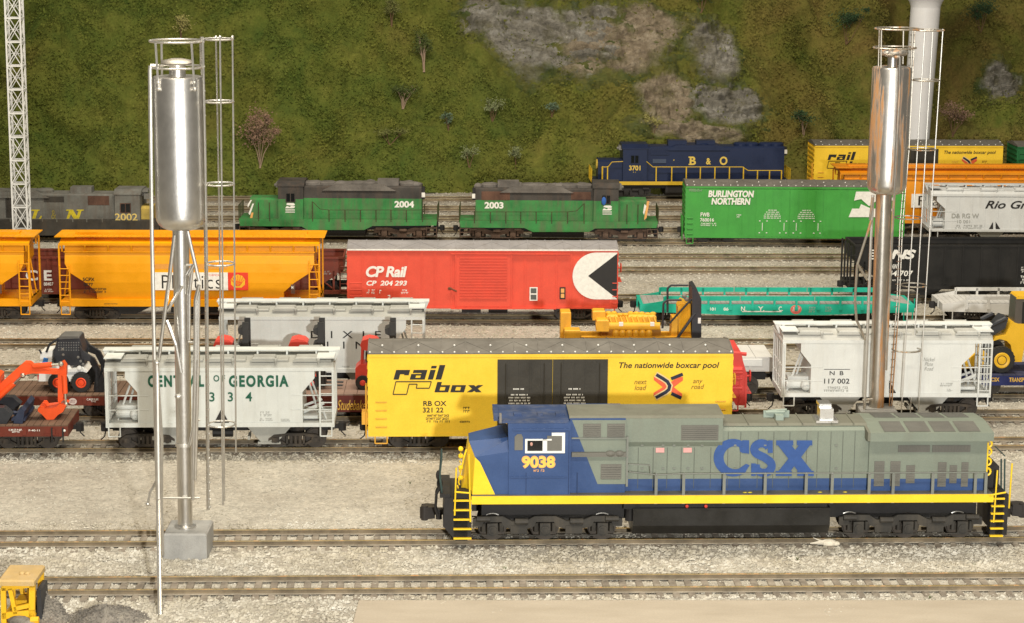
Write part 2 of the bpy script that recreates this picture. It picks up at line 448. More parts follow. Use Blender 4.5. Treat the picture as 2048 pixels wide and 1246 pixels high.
# two dark piles of cinders and a few scraps in the foreground
def heap(name, c, rx, ry, h, mat, seed, label, cat):
    mb = MB(); n = 64; vs = []; fs = []
    for j in range(n+1):
        for i in range(n+1):
            u = -1+2*i/n; v = -1+2*j/n; r = math.sqrt(u*u+v*v)
            z = h*max(0, 1-r)**.8*(1+.35*noise.noise(Vector((u*3,v*3,seed)))) - .08 + .07*noise.noise(Vector((u*9,v*9,seed))) + .10*noise.noise(Vector((u*21,v*21,seed)))
            vs.append((u*rx, v*ry, z))
    for j in range(n):
        for i in range(n): fs.append((j*(n+1)+i, j*(n+1)+i+1, (j+1)*(n+1)+i+1, (j+1)*(n+1)+i))
    mb.add(vs, fs); rnd = random.Random(seed)
    for _ in range(1100):
        p = Vector(rnd.choice(vs))
        if p.z < -.02: continue
        s_ = rnd.uniform(.025,.07); mb.ball(p + Vector((rnd.uniform(-.03,.03),0,.01)), s_, s_*rnd.uniform(.6,1), s_*rnd.uniform(.5,.9), 5, 3)
    o = mb.build(name, mat); o.location = c; tag(o, label, cat)
M_CIND = paint('cinders', (.20,.18,.155), .95, .4, .3, (.36,.33,.27), bump=.12)
p = gp(94, 1246, GZ); heap('gravel_pile', p, .75, 1.2, 1.15, M_CIND, 1, 'steep dark grey gravel pile right beside the yellow tractor cab', 'gravel pile')
p = gp(212, 1240, GZ); heap('gravel_pile', p, 1.55, 1.2, .6, M_CIND, 2, 'low wide dark grey cinder mound in the front left foreground', 'gravel pile')
M_PLAST = paint('plaster', (.72,.66,.54), .8, .1)
p = gp(1652, 1090, -.2); mb = MB()
mb.ball((.12,0,.08), .30, .2, .16); mb.tube((.0,0,.12), (-.62,.02,.06), .12, 6, .02); mb.ball((.38,-.02,.06), .16, .12, .10); mb.tube((-.1,0,.12),(-.5,.05,.28),.05,5,.01)
o = mb.build('plaster_chip', M_PLAST); o.location = p; tag(o, 'pale jagged plaster chip lying on the ballast below the locomotive', 'plaster chip')
M_WEED = ink('weed_green', (.06,.11,.015), .8)
for i, (px, py) in enumerate(((1105,1160),(1948,1133),(1595,1120),(1625,1155),(1860,1198),(820,968),(1010,1140))):
    p = gp(px, py, GZ); mb = MB(); rr = random.Random(i)
    for _ in range(14):
        a = rr.random()*6.28; l = rr.uniform(.08,.2); q = Vector((math.cos(a)*l*.6, math.sin(a)*l*.6, l))
        mb.face([(.0,0,0), (.02,.02,0), tuple(q)])
    o = mb.build('weed_tuft', M_WEED); o.location = p
    tag(o, 'tiny green weed tuft growing in the foreground gravel', 'weed', 'weed tufts in the front gravel')

# ------------------------------------------------------------------ hillside
def hill_mat(name='mossy_hillside', leaf=False):
    m, nt, b, L = base_mat(name)
    tc = node(nt, 'ShaderNodeTexCoord').outputs['Object']
    n1 = noise_tex(nt, .10, 5, .62, tc); n2 = noise_tex(nt, .55, 5, .65, tc); n3 = noise_tex(nt, 5, 4, .7, tc)
    gA = ramp(nt, n1.outputs[0], [(.30, (.070,.135,.022)), (.46, (.125,.160,.028)), (.58, (.175,.185,.034)), (.72, (.19,.145,.042))]).outputs[0]
    gB = ramp(nt, n2.outputs[0], [(.30, (.055,.095,.020)), (.52, (.145,.160,.030)), (.72, (.25,.245,.055))]).outputs[0]
    c = mix(nt, .5, gA, gB)
    sx = node(nt, 'ShaderNodeSeparateXYZ'); L.new(tc, sx.inputs[0])
    mr = node(nt, 'ShaderNodeMapRange'); mr.inputs[1].default_value = -5; mr.inputs[2].default_value = 38; L.new(sx.outputs[0], mr.inputs[0])
    br = ramp(nt, noise_tex(nt, .16, 5, .65, tc).outputs[0], [(.35, 0.0), (.62, .85)]).outputs[0]
    f = mix(nt, 1.0, br, mr.outputs[0], 'MULTIPLY')
    c = mix(nt, f, c, (.25,.175,.055))
    c = mix(nt, .8, c, ramp(nt, n3.outputs[0], [(.3, .66), (.7, 1.1)]).outputs[0], 'MULTIPLY')
    L.new(c, b.inputs['Base Color']); b.inputs['Roughness'].default_value = .95
    b.inputs['Specular IOR Level'].default_value = .15
    if not leaf:
        bp = node(nt, 'ShaderNodeBump'); bp.inputs['Strength'].default_value = .8; bp.inputs['Distance'].default_value = .25
        L.new(noise_tex(nt, 3.2, 5, .75, tc).outputs[0], bp.inputs['Height']); L.new(bp.outputs[0], b.inputs['Normal'])
    return m
HY0 = TR['t12'].o.y + 4.3
HS = math.tan(R(50))
def hbase(x): return HY0 + 3.0*max(0, min(1, (x-22)/8)) + 1.2*math.sin(x*.11+1)
def hbump(x, s):
    d = 2.0*noise.fractal(Vector((x*.075, s*.085, 1.3)), 1.0, 2.0, 3) + 1.25*noise.fractal(Vector((x*.30, s*.33, 5.1)), .9, 2.0, 4) + .32*noise.fractal(Vector((x*1.7, s*1.7, 9)), .8, 2.0, 3)
    d -= 2.6*math.exp(-((x-40-(s-10)*.25)/2.6)**2)                # gully at the right
    d -= 1.6*math.exp(-((x-33)/1.6)**2)
    d -= 6.5*math.exp(-((x+40.3+.5*math.sin(s*.5))/1.15)**2)*min(1,max(0,(11.5-s)/2))  # ravine added at the left to shape a dark band on the slope
    d -= 4.0*math.exp(-((x-39.5)/1.7)**2)*min(1,s/3)  # extra cut added to darken the slope right of the water tower
    return d*min(1, .25+s/5)
def hpt(x, s):                                  # s = height up the slope
    d = hbump(x, s)
    return Vector((x, hbase(x) + s/HS - d*.75, GZ - .1 + s + d*.6))
mb = MB(); nx, ny = 560, 170; X0, X1, SM = -78, 92, 34.0
vs = [tuple(hpt(X0+(X1-X0)*i/nx, SM*(j/ny)**1.1)) for j in range(ny+1) for i in range(nx+1)]
mb.add(vs, [(j*(nx+1)+i, j*(nx+1)+i+1, (j+1)*(nx+1)+i+1, (j+1)*(nx+1)+i) for j in range(ny) for i in range(nx)])
hl = mb.build('hillside', hill_mat(), smooth=False); hl['kind'] = 'structure'
hl.data.polygons.foreach_set('use_smooth', [True]*len(hl.data.polygons))

def hray(px, py):                               # (x, s) where a pixel meets the slope
    d = ray(px, py); lo, hi = 150.0, 260.0
    def f(t):
        p = CP + d*t; s = max(0.02, min(SM, (p.z-GZ)))
        for _ in range(4):
            q = hpt(p.x, s); s = max(.02, s + (p.z-q.z)*.7)
        return p.y - hpt(p.x, s).y, p.x, s
    for _ in range(28):
        m_ = (lo+hi)/2
        if f(m_)[0] < 0: lo = m_
        else: hi = m_
    return f(lo)[1:]

# rock outcrops: rugged slabs let into the slope
def rock_mat(name, a, bcol):
    m, nt, b, L = base_mat(name)
    tc = node(nt, 'ShaderNodeTexCoord').outputs['Object']
    c = ramp(nt, noise_tex(nt, .5, 7, .7, mapping(nt, tc, (1,1,2.2))).outputs[0], [(.3, tuple(x*.5 for x in a)), (.5, a), (.7, bcol)]).outputs[0]
    c = mix(nt, ramp(nt, noise_tex(nt, .33, 5, .65, tc).outputs[0], [(.50, 0.0), (.66, .8)]).outputs[0], c, (.16,.145,.05))
    c = mix(nt, .8, c, ramp(nt, noise_tex(nt, 6, 5, .75, tc).outputs[0], [(.3, .45), (.7, 1.1)]).outputs[0], 'MULTIPLY')
    at = node(nt, 'ShaderNodeAttribute'); at.attribute_name = 'moss_edge'
    me_ = ramp(nt, mix(nt, .45, at.outputs['Fac'], noise_tex(nt, 1.1, 6, .75, tc).outputs[0]), [(.36, 0.0), (.56, 1.0)]).outputs[0]
    moss = ramp(nt, noise_tex(nt, .55, 5, .65, tc).outputs[0], [(.30, (.055,.095,.020)), (.52, (.135,.145,.030)), (.72, (.21,.19,.05))]).outputs[0]
    c = mix(nt, me_, c, moss)
    L.new(c, b.inputs['Base Color'])
    L.new(ramp(nt, noise_tex(nt, 2.2, 4, .6, tc).outputs[0], [(.35, .30), (.6, .8)]).outputs[0], b.inputs['Roughness'])
    bp = node(nt, 'ShaderNodeBump'); bp.inputs['Strength'].default_value = .9; bp.inputs['Distance'].default_value = .3
    L.new(noise_tex(nt, 2.6, 6, .78, mapping(nt, tc, (1,1,2.4))).outputs[0], bp.inputs['Height']); L.new(bp.outputs[0], b.inputs['Normal'])
    return m
MR = rock_mat('grey_rock', (.36,.335,.28), (.62,.60,.55)); MRT = rock_mat('tan_rock', (.43,.345,.24), (.60,.51,.38))
rocks = [(1070,85,165,72,-28,MR,'long sloping grey rock slab high on the hillside'),(968,25,55,55,0,MR,'glossy grey rock outcrop at the top edge of the picture'),
         (1225,105,130,62,8,MRT,'mossy tan rock slope between the long slab and the cracked boulder'),(1185,55,95,66,10,MR,'blocky grey and brown rock ledge above the middle of the hill'),(1290,55,90,42,0,MRT,'tan ledge of rock along the top of the hill'),
         (1432,100,62,66,0,MR,'dark cracked rock boulder with a hollow on the upper slope'),(1335,205,70,66,15,MRT,'smooth tan rock face above the dark blue locomotive'),
         (1452,222,92,52,-12,MR,'rough grey rock ledges behind the dark blue locomotive hood'),(2000,175,52,42,-20,MR,'grey rock at the right edge beside the gully'),
         (1385,262,120,26,0,MRT,'low brown rock band just above the dark blue locomotive roof')]
for i, (px, py, rx, ry, rot, mt, lab) in enumerate(rocks):
    x, s = hray(px, py); k = 23.0
    ax = rx/k*1.22; az = ry/k*1.5; n = 72; vs = []; fs = []; ed = []; c0 = hpt(x, s)
    cr, sr = math.cos(R(rot)), math.sin(R(rot))
    for j in range(n+1):
        for ii in range(n+1):
            u = -1+2*ii/n; v = -1+2*j/n
            dx = u*ax*cr - v*az*sr; dz = (u*ax*sr + v*az*cr)
            ss = max(.05, s+dz*.8); q = hpt(x+dx, ss)
            r = math.sqrt(u*u+v*v) + .22*noise.noise(Vector((u*2.3, v*2.3, i*3.1)))
            e = max(0, 1-r**3) if r < 1 else -(r-1)*2
            nz = abs(noise.fractal(Vector((q.x*.35, q.z*.9, i*7.7)), .8, 2.1, 5))
            st = math.floor((q.z*1.6+2*noise.noise(Vector((q.x*.3, q.z*.3, i))))*1.0)*.0
            step = (q.z*1.15 + .8*noise.noise(Vector((q.x*.4, 0, i)))) % 1.0
            off = e*(.22+1.1*nz+.42*step) - .26; ed.append(max(0, min(1, (r-.35)/.6)))
            vs.append(tuple(q + Vector((0, -off, off*.55))))
    for j in range(n):
        for ii in range(n): fs.append((j*(n+1)+ii, j*(n+1)+ii+1, (j+1)*(n+1)+ii+1, (j+1)*(n+1)+ii))
    mb = MB(); mb.add(vs, fs); o = mb.build('rock_outcrop', mt); tag(o, lab, 'rock'); o.data.attributes.new('moss_edge','FLOAT','POINT').data.foreach_set('value', ed)
    o.data.polygons.foreach_set('use_smooth', [True]*len(o.data.polygons))

# moss and brush covering the slope: small leaf flakes
def in_rock(px_x, s_):
    return False
rnd = random.Random(11); V = []; F = []
rk = []
for (px, py, rx, ry, rot, mt, lab) in rocks:
    x, s = hray(px, py); rk.append((x, s, rx/23.0*.92, ry/23.0*.92))
for _ in range(230000):
    x = rnd.uniform(-50, 62); s = rnd.uniform(.0, 22)
    rq = min(math.sqrt(((x-a)/c)**2 + ((s-b_)/d)**2) for a, b_, c, d in rk)
    if rnd.random() < (1.25-rq)*2.2 - .25*noise.noise(Vector((x*.7,s*.7,8))) and rnd.random() < .93: continue
    inr = rq < 1.05
    if abs(x+40.3+.5*math.sin(s*.5)) < .9 and s < 10.5: continue
    if abs(x-39.5) < 1.0: continue
    clump = noise.noise(Vector((x*.5, s*.5, 2)))
    if rnd.random() > .55 + clump: continue
    p = hpt(x, s) + Vector((rnd.uniform(-.1,.1), -rnd.uniform(.0,.22) - (.45 if inr else 0) - max(0, clump)*.35, rnd.uniform(0,.2) + max(0, clump)*.3))
    sz = rnd.uniform(.05,.135); a = Vector((rnd.gauss(0,1), rnd.gauss(0,.6), rnd.gauss(0,1))).normalized(); b_ = a.orthogonal().normalized()
    b_ = (b_*math.cos(rnd.random()*6.3) + a.cross(b_)*math.sin(rnd.random()*6.3))
    k = len(V); V += [tuple(p+a*sz), tuple(p+b_*sz*.7), tuple(p-a*sz), tuple(p-b_*sz*.7)]; F.append((k, k+1, k+2, k+3))
me = bpy.data.meshes.new('brush_cover'); me.from_pydata(V, [], F); me.materials.append(hill_mat('brush_leaves', True))
o = bpy.data.objects.new('brush_cover', me); COL.objects.link(o); o['kind'] = 'stuff'

# ------------------------------------------------------------------ small trees on the slope
def leaf_mat(name, c):
    m, nt, b, L = base_mat(name); tc = node(nt, 'ShaderNodeTexCoord').outputs['Object']
    L.new(ramp(nt, noise_tex(nt, 2.5, 4, .7, tc).outputs[0], [(.3, tuple(x*.55 for x in c)), (.7, tuple(x*1.2 for x in c))]).outputs[0], b.inputs['Base Color'])
    b.inputs['Roughness'].default_value = .9; return m
LM = {'dark':leaf_mat('dark_leaves',(.085,.115,.025)),'olive':leaf_mat('olive_leaves',(.16,.17,.045)),'pale':leaf_mat('pale_grey_green_leaves',(.23,.26,.12)),
      'blue':leaf_mat('blue_green_leaves',(.13,.19,.115)),'red':leaf_mat('dry_red_brown_leaves',(.29,.18,.12)),'yellow':leaf_mat('dry_yellow_leaves',(.36,.33,.11)),'deep':leaf_mat('deep_green_leaves',(.04,.085,.03))}
TW = {'pale':paint('pale_pink_bark',(.42,.30,.22),.8,.2),'brown':paint('brown_bark',(.20,.12,.07),.8,.2)}
#  pixel of the foot, height px, crown width px, leaf kind, bark, fraction of height bare, label
trees = [(848,138,80,36,'dark','pale',.50,'thin pale forked tree with a dark crown, above the green locomotives'),
 (806,212,48,52,'dark','pale',.45,'short pale trunked tree with a flat dark crown, middle of the slope'),
 (783,52,60,46,'olive','brown',.40,'olive tree with a bare stem at the top of the slope'),
 (520,330,118,72,'red','pale',.30,'tall dry red brown bush standing above the left green locomotive'),
 (985,240,44,46,'pale','brown',.15,'pale feathery grey green bush in the middle of the slope'),
 (897,258,36,32,'blue','brown',.15,'small blue green bush left of the feathery pale one'),
 (1103,234,32,36,'blue','brown',.20,'small round blue green bush below the long rock slab'),
 (938,330,44,36,'pale','brown',.12,'pale bush above the gap between the two green locomotives, left one'),
 (1032,332,46,40,'pale','brown',.12,'pale bush nearest the nose of the dark blue locomotive'),
 (1306,272,52,42,'yellow','brown',.30,'little yellow green tree right above the dark blue locomotive cab'),
 (1606,272,58,44,'deep','pale',.42,'dark green tree with pale trunks above the far yellow boxcar'),
 (1692,84,74,66,'deep','brown',.10,'large deep green bush near the top, left of the right tank'),
 (1402,20,60,70,'deep','brown',.10,'deep green shrub on top of the cracked boulder'),
 (1905,268,64,62,'red','brown',.25,'dark reddish bush right of the white water tower column'),
 (362,78,46,56,'yellow','brown',.05,'yellow dry shrub above the left steel tank'),
 (780,285,36,50,'olive','brown',.10,'olive bush at mid height left of the blue green one'),
 (1960,60,70,60,'deep','brown',.10,'dark shrub in the top right corner')]
for i, (px, py, hp, wp, lk, bk, bare, lab) in enumerate(trees):
    x, s = hray(px, py); p = hpt(x, s); sc = FP/(p-CP).dot(FWD); h = hp/sc; w = wp/sc
    rt = thing('hill_tree' if bare >= .25 else 'hill_shrub', p + Vector((0,-.1,-.05)), 0, lab, 'tree' if bare >= .25 else 'shrub')
    rr = random.Random(i+40); tips = []; mb = MB(); nb = 4 + int(bare*6)
    for kx in range(nb):
        a = rr.random()*6.28; sp = w*.52*rr.uniform(.1,1)*(1.25 if math.cos(a) > 0 and i % 2 else .8)
        tip = Vector((math.cos(a)*sp, math.sin(a)*sp*.7-.15, h*rr.uniform(.52,.95)))
        mid = Vector((tip.x*.25, tip.y*.25-.05, h*bare*rr.uniform(.5,.9)))
        mb.tube((rr.uniform(-.06,.06),0,-.2), mid, .05, 5, .032); mb.tube(mid, tip, .032, 5, .008)
        for q in range(2):
            t2 = mid.lerp(tip, rr.uniform(.4,.8)); e = t2 + Vector((rr.uniform(-1,1), rr.uniform(-1,1), 1.1))*w*.16
            mb.tube(t2, e, .022, 4, .008); tips.append(e)
        tips.append(tip)
    mb.build('trunk', TW[bk], rt)
    V = []; F = []
    for _ in range(int(520*max(.6, w*h/4))):
        c = rr.choice(tips); k_ = .5 + (int(abs(c.x)*977+i*13) % 7)/5; q = c + Vector((rr.gauss(0,w*.10*k_), rr.gauss(0,w*.10*k_), rr.gauss(0,h*.06*k_)))
        sz = rr.uniform(.04,.12); a = Vector((rr.gauss(0,1),rr.gauss(0,1),rr.gauss(0,1))).normalized(); b_ = a.orthogonal().normalized()*.6
        k = len(V); V += [tuple(q+a*sz), tuple(q+b_*sz), tuple(q-a*sz), tuple(q-b_*sz)]; F.append((k,k+1,k+2,k+3))
    me = bpy.data.meshes.new('crown'); me.from_pydata(V, [], F); me.materials.append(LM[lk])
    o = bpy.data.objects.new('crown', me); COL.objects.link(o); o.parent = rt
# ------------------------------------------------------------------ rolling stock: shared parts
def wheel_mesh(r=.43, n=24):
    mb = MB()
    mb.cyl((0,0,r), r, .13, 'y', n); mb.cyl((0,.08 ,r), r+.04, .03, 'y', n); mb.cyl((0,-.075,r), r*.42, .06, 'y', 12)
    return mb.mesh('wheel', WHEELM)
ME_WHEEL = wheel_mesh(.44)
def side_frame_mesh():
    mb = MB()
    top = [(-1.25,.34),(-1.2,.58),(-.95,.66),(-.55,.66),(-.35,.74),(.35,.74),(.55,.66),(.95,.66),(1.2,.58),(1.25,.34),(.95,.36),(.80,.46),(.55,.34),(.32,.20),(-.32,.20),(-.55,.34),(-.80,.46),(-.95,.36)]
    # frame as bars so that daylight shows between the members
    w0, w1 = -.09, .09
    mb.prism([(-1.2,.50),(-.95,.68),(-.35,.74),(.35,.74),(.95,.68),(1.2,.50),(1.2,.38),(.9,.54),(.35,.62),(-.35,.62),(-.9,.54),(-1.2,.38)], w0, w1)
    mb.prism([(-1.02,.5),(-.40,.16),(-.40,.27),(-.92,.57)], w0, w1); mb.prism([(1.02,.5),(.40,.16),(.40,.27),(.92,.57)], w0, w1)
    mb.box(-.42,.42, w0,w1,.15,.26); mb.box(-.42,-.32,w0,w1,.2,.66); mb.box(.32,.42,w0,w1,.2,.66)
    for x in (-.2,0,.2): mb.cyl((x,-.02,.44), .085, .36, 'z', 10)
    for x in (-.88,.88): mb.box(x-.17,x+.17,-.14,.1,.32,.56); mb.cyl((x,-.15,.44), .12,.08,'y',12)
    return mb.mesh('side_frame', UNDER)
ME_SF = side_frame_mesh()
def bolster_mesh():
    mb = MB(); mb.box(-.25,.25,-1.0,1.0,.42,.68); mb.cyl((0,0,.75),.4,.16,'z',16)
    for x in (-.88,.88): mb.tube((x,-.8,.44),(x,.8,.44),.08,8)
    return mb.mesh('bogie', UNDER)
ME_BOL = bolster_mesh()
def bogie(root, x):
    b = inst('bogie', ME_BOL, root, (x,0,0))
    for wx in (-.88,.88):
        for sy in (-1,1): inst('wheel', ME_WHEEL, b, (wx,sy*.72,0), 0 if sy < 0 else math.pi)
    for sy in (-1,1): inst('side_frame', ME_SF, b, (0,sy*1.0,0), 0 if sy < 0 else math.pi)
    return b
def coupler_mesh():
    mb = MB(); mb.box(-.55,.0,-.09,.09,.70,.88); mb.prism([(0,-.16),(.22,-.18),(.34,-.05),(.22,.0),(.30,.14),(.1,.2),(0,.16)], .62, .98, 'z')
    mb.tube((.02,.25,.9),(.12,.34,.45),.03,5); mb.tube((.12,.34,.45),(.3,.3,.28),.03,5)
    return mb.mesh('coupler', DARK)
ME_CPL = coupler_mesh()
def running_gear(c, inset=1.9, mb=None):
    r = c.root
    for sx in (-1,1):
        bogie(r, sx*(c.L/2-inset)); inst('coupler', ME_CPL, r, (sx*(c.L/2+.12),0,0), 0 if sx > 0 else math.pi)
    mb = MB(); l = c.L/2-.15
    mb.box(-l,l,-.22,.22,.62,.98)
    mb.box(-1.2,-.1,-.95,-.4,.45,.85); mb.cyl((.9,-.6,.62),.24,1.1,'x',12); mb.tube((-l+2,.5,.6),(l-2,.5,.6),.04,5)
    mb.build('underframe', DARK, r)
def ladder(root, x0, x1, z0, z1, y, mat, n=5, r=.03, rails=True, dy=-.07):
    mb = MB()
    for i in range(n):
        z = z0+(z1-z0)*(i+.5)/n; mb.tube((x0,y+dy,z),(x1,y+dy,z),r,5)
        if not rails:
            mb.tube((x0,y,z),(x0,y+dy,z),r,4); mb.tube((x1,y,z),(x1,y+dy,z),r,4)
    if rails:
        for x in (x0,x1): mb.box(x-.035,x+.035,y+dy-.03,y+.0,z0,z1)
    return mb.build('ladder', mat, root)
def stirrup(root, x0, x1, z0, z1, y, mat, tilt=0):
    mb = MB(); mb.path([(x0,y,z1),(x0+tilt,y,z0),(x1-tilt*.2,y,z0),(x1,y,z1)], .035, 5); return mb.build('step', mat, root)
def roof(c, ze, rise, mat, bolts=False, diag=True, over=.06, pitch=1.02):
    mb = MB(); h = c.h+over; l = c.L/2+.04
    mb.prism([(-h,ze),(h,ze),(h,ze+.05),(.25,ze+rise),(-.25,ze+rise),(-h,ze+.05)], -l, l, 'x')
    n = int(2*l/pitch); k = (rise-.05)/(h-.25)
    for i in range(n+1):
        x = -l+.02+(2*l-.04)*i/n
        for s in (-1,1):
            mb.tube((x,s*h,ze+.06),(x,s*.2,ze+rise+.015),.030,4)
            if diag and i < n:
                x2 = x+2*l/n
                mb.tube((x if i%2 else x2, s*(h-.1), ze+.07),(x2 if i%2 else x, s*.3, ze+rise),.013,4)
    if bolts:
        mb.k = 1
        for i in range(n*2+1):
            x = -l+.1+(2*l-.2)*i/(n*2)
            mb.ball((x,-h+.06,ze+.085),.045,n=6,m=4)
            if i%3 == 1: mb.ball((x,-.85,ze+.05+k*(h-.85)+.05),.05,n=6,m=4)
    return mb.build('roof', [mat, WHITE] if bolts else mat, c.root)
def boxcar(c, zs, ze, rise, bm, rm, ribs, em=None, bolts=False, diag=True, ribw=.07, rib_t=.035):
    """plain body with posts, end corrugations, ladders, steps"""
    r = c.root; l, h = c.L/2, c.h; mb = MB()
    mb.box(-l,l,-h,h,zs,ze)
    for x in ribs:
        for s in (-1,1): mb.box(x-ribw/2,x+ribw/2,s*h,s*(h+rib_t),zs+.05,ze-.12)
    for s in (-1,1):
        mb.box(-l,l,s*h,s*(h+.05),ze-.13,ze-.002); mb.box(-l,l,s*h,s*(h+.03),zs-.002,zs+.13)
        for i in range(9):
            z = zs+.35+(ze-zs-.6)*i/8; mb.box(s*l,s*(l+.07),-h+.12,h-.12,z-.07,z+.07)
        for q in (-1,1): mb.box(s*l,s*(l+.035),q*h,q*(h-.12),zs,ze)
    body = mb.build('body', bm, r)
    roof(c, ze, rise, rm, bolts, diag)
    return body
def brake_gear(c, sx, zt, mat):
    mb = MB(); l = c.L/2
    mb.ring((sx*(l+.28), -.35, zt), .26, .03, 18, 5, Matrix.Rotation(R(90), 3, 'Y')); mb.tube((sx*(l+.05),-.35,zt),(sx*(l+.28),-.35,zt),.05,6)
    for a in range(4):
        t = a*math.pi/2; mb.tube((sx*(l+.28),-.35,zt),(sx*(l+.28),-.35+.25*math.cos(t),zt+.25*math.sin(t)),.02,4)
    mb.box(sx*(l+.04),sx*(l+.3),-.9,.6,zt-.75,zt-.70)
    return mb.build('brake_wheel', mat, c.root)

# ------------------------------------------------------------------ near yellow boxcar
M_YEL = paint('boxcar_yellow', (.95,.625,.045), .40, .05); M_YELEDGE = paint('boxcar_yellow_trim', (.80,.42,.05), .42, .05)
M_BLKDOOR = paint('black_door', (.045,.04,.031), .42, .12); M_GREYROOF = paint('galvanised_roof', (.175,.162,.14), .55, .15, .25, (.10,.085,.07))
def rail_boxcar(c, bx, far=False):
    # bx: function giving local (x,z) for the features of the near car
    r = c.root
    zs, ze = (.70, 4.42)
    L = c.L; l = L/2; h = c.h
    fx = lambda px: -l + (px-738)/722.0*L                        # feature position across the side
    fz = lambda py: zs + (873-py)/(873-711.0)*(ze-zs)
    ribs = [fx(p) for p in (783,831,869,909,950,1236,1276,1316,1356,1397,1432)]
    boxcar(c, zs, ze, .30, M_YEL, M_GREYROOF, ribs, bolts=True, ribw=.035, rib_t=.012)
    mb = MB(); x0, x1 = fx(993), fx(1212); ym = -h-.05
    for a, b in ((x0, (x0+x1)/2-.01), ((x0+x1)/2+.01, x1)):
        mb = MB(); mb.box(a,b,-h-.055,-h-.002,zs+.05,ze-.25)
        for q in range(4): xx = a+(b-a)*(.2+.2*q); mb.box(xx-.03,xx+.03,-h-.085,-h-.055,zs+.08,ze-.3)
        mb.box(a,b,-h-.075,-h-.055,zs+1.9,zs+1.98)
        for q in (.15,.85): xx = a+(b-a)*q; mb.tube((xx,-h-.11,zs+.15),(xx,-h-.11,ze-.4),.022,5)
        d = mb.build('door', M_BLKDOOR, r)
        if not far: stencil(a+.4*(b-a), zs+2.25, .13, (.55,.0,.75,.95,.9,.95,1.0), -h-.092, WHITE, d, int(a*10)%90+3)
    y = -h-.016
    # big italic name: slanted letters drawn as plates
    K_ = 1.26
    def glyph(x, z, sc, shapes, sl=.28): return [[(x+(px*K_+sl*pz)*sc, z+pz*sc) for px, pz in s] for s in shapes]
    xm = fx(787); zm = fz(761); e = (fz(742)-fz(761))            # x height of the upper word
    rr_ = [[(0,0),(.42,0),(.42,.55),(.75,.55),(.75,.45),(1.12,.45),(1.12,1),(0,1)]]
    aa_ = [[(0,0),(1.2,0),(1.2,.18),(.42,.18),(.42,.32),(.0,.32)],[(0,.32),(.42,.32),(.42,.42),(.8,.42),(.8,.18),(1.2,.18),(1.2,.58),(0,.58)],[(.1,.68),(1.2,.68),(1.2,1),(.1,1)],[(.8,.58),(1.2,.58),(1.2,.68),(.8,.68)]]
    ii_ = [[(0,0),(.42,0),(.42,1),(0,1)],[(0,1.15),(.42,1.15),(.42,1.42),(0,1.42)]]
    ll_ = [[(0,0),(.46,0),(.46,1.5),(0,1.5)]]
    P = []
    P += glyph(xm, zm, e, rr_) + glyph(xm+1.30*K_*e, zm, e, aa_) + glyph(xm+2.74*K_*e, zm, e, ii_) + glyph(xm+3.36*K_*e, zm, e, ll_)
    xb = fx(868); zb = fz(786); e2 = fz(772)-fz(786)
    bb_ = [[(0,0),(.5,0),(.5,1.45),(0,1.45)],[(.5,0),(1.5,0),(1.5,.25),(.5,.25)],[(1.05,.25),(1.5,.25),(1.5,.75),(1.05,.75)],[(.5,.75),(1.5,.75),(1.5,1.0),(.5,1.0)]]
    oo_ = [[(0,0),(1.5,0),(1.5,.25),(0,.25)],[(0,.75),(1.5,.75),(1.5,1),(0,1)],[(0,.25),(.48,.25),(.48,.75),(0,.75)],[(1.02,.25),(1.5,.25),(1.5,.75),(1.02,.75)]]
    xx_ = [[(0,0),(.6,0),(1.6,1),(1.0,1)],[(1.0,0),(1.65,0),(.6,1),(-.05,1)]]
    P += glyph(xb, zb, e2, bb_) + glyph(xb+1.72*K_*e2, zb, e2, oo_) + glyph(xb+3.5*K_*e2, zb, e2, xx_)
    poly_mark(P, y, BLACK, r, 'lettering')
    # outlined hollow letter below the name
    o = [(fx(786),fz(790)),(fx(792),fz(765)),(fx(862),fz(765)),(fx(858),fz(778)),(fx(832),fz(778)),(fx(834),fz(770)),(fx(818),fz(770)),(fx(813),fz(790))]
    mb = MB()
    for a, b in zip(o, o[1:]+o[:1]): mb.tube((a[0],y+.004,a[1]),(b[0],y+.004,b[1]),.028,4)
    mb.build('lettering', BLACK, r)
    text_mesh('The nationwide boxcar pool', (fx(1234),fx(1434),fz(743),fz(728)), y, BLACK, r, .018, .22)
    text_mesh('next\nload', (fx(1265),fx(1290),fz(783),fz(763)), y, GOLD if far else ink('brown_lettering',(.30,.16,.02)), r, .012, .25)
    text_mesh('any\nroad', (fx(1379),fx(1405),fz(781),fz(763)), y, MATS['brown_lettering'], r, .012, .25)
    # crossed rail emblem: red cross, dark bent rails
    X = lambda px, py: (fx(px), fz(py))
    poly_mark([[X(1304,755),X(1312,755),X(1333,771),X(1352,757),X(1362,757),X(1362,764),X(1344,777),X(1361,790),X(1361,797),X(1352,797),X(1333,782),X(1314,797),X(1304,794),X(1304,788),X(1322,777),X(1304,763)]], y-.002, ink('emblem_red',(.80,.13,.05)), r)
    def band(pts, w):
        out = []
        for i in range(len(pts)-1):
            a = Vector(pts[i]); b = Vector(pts[i+1]); d = (b-a).normalized(); n = Vector((-d.y, d.x))*w; a -= d*w*.5; b += d*w*.5
            out.append([tuple(a+n),tuple(b+n),tuple(b-n),tuple(a-n)])
        return out
    bent = [X(1310,753),X(1322,760),X(1331,766),X(1336,774),X(1334,782),X(1328,787),X(1310,797)]
    poly_mark(band(bent,.13), y-.004, ink('emblem_cream',(.80,.60,.30)), r); poly_mark(band(bent,.075), y-.007, ink('emblem_navy',(.02,.025,.05)), r)
    poly_mark(band([X(1340,760),X(1360,752)],.075)+band([X(1341,790),X(1358,798)],.075), y-.007, MATS['emblem_navy'], r)
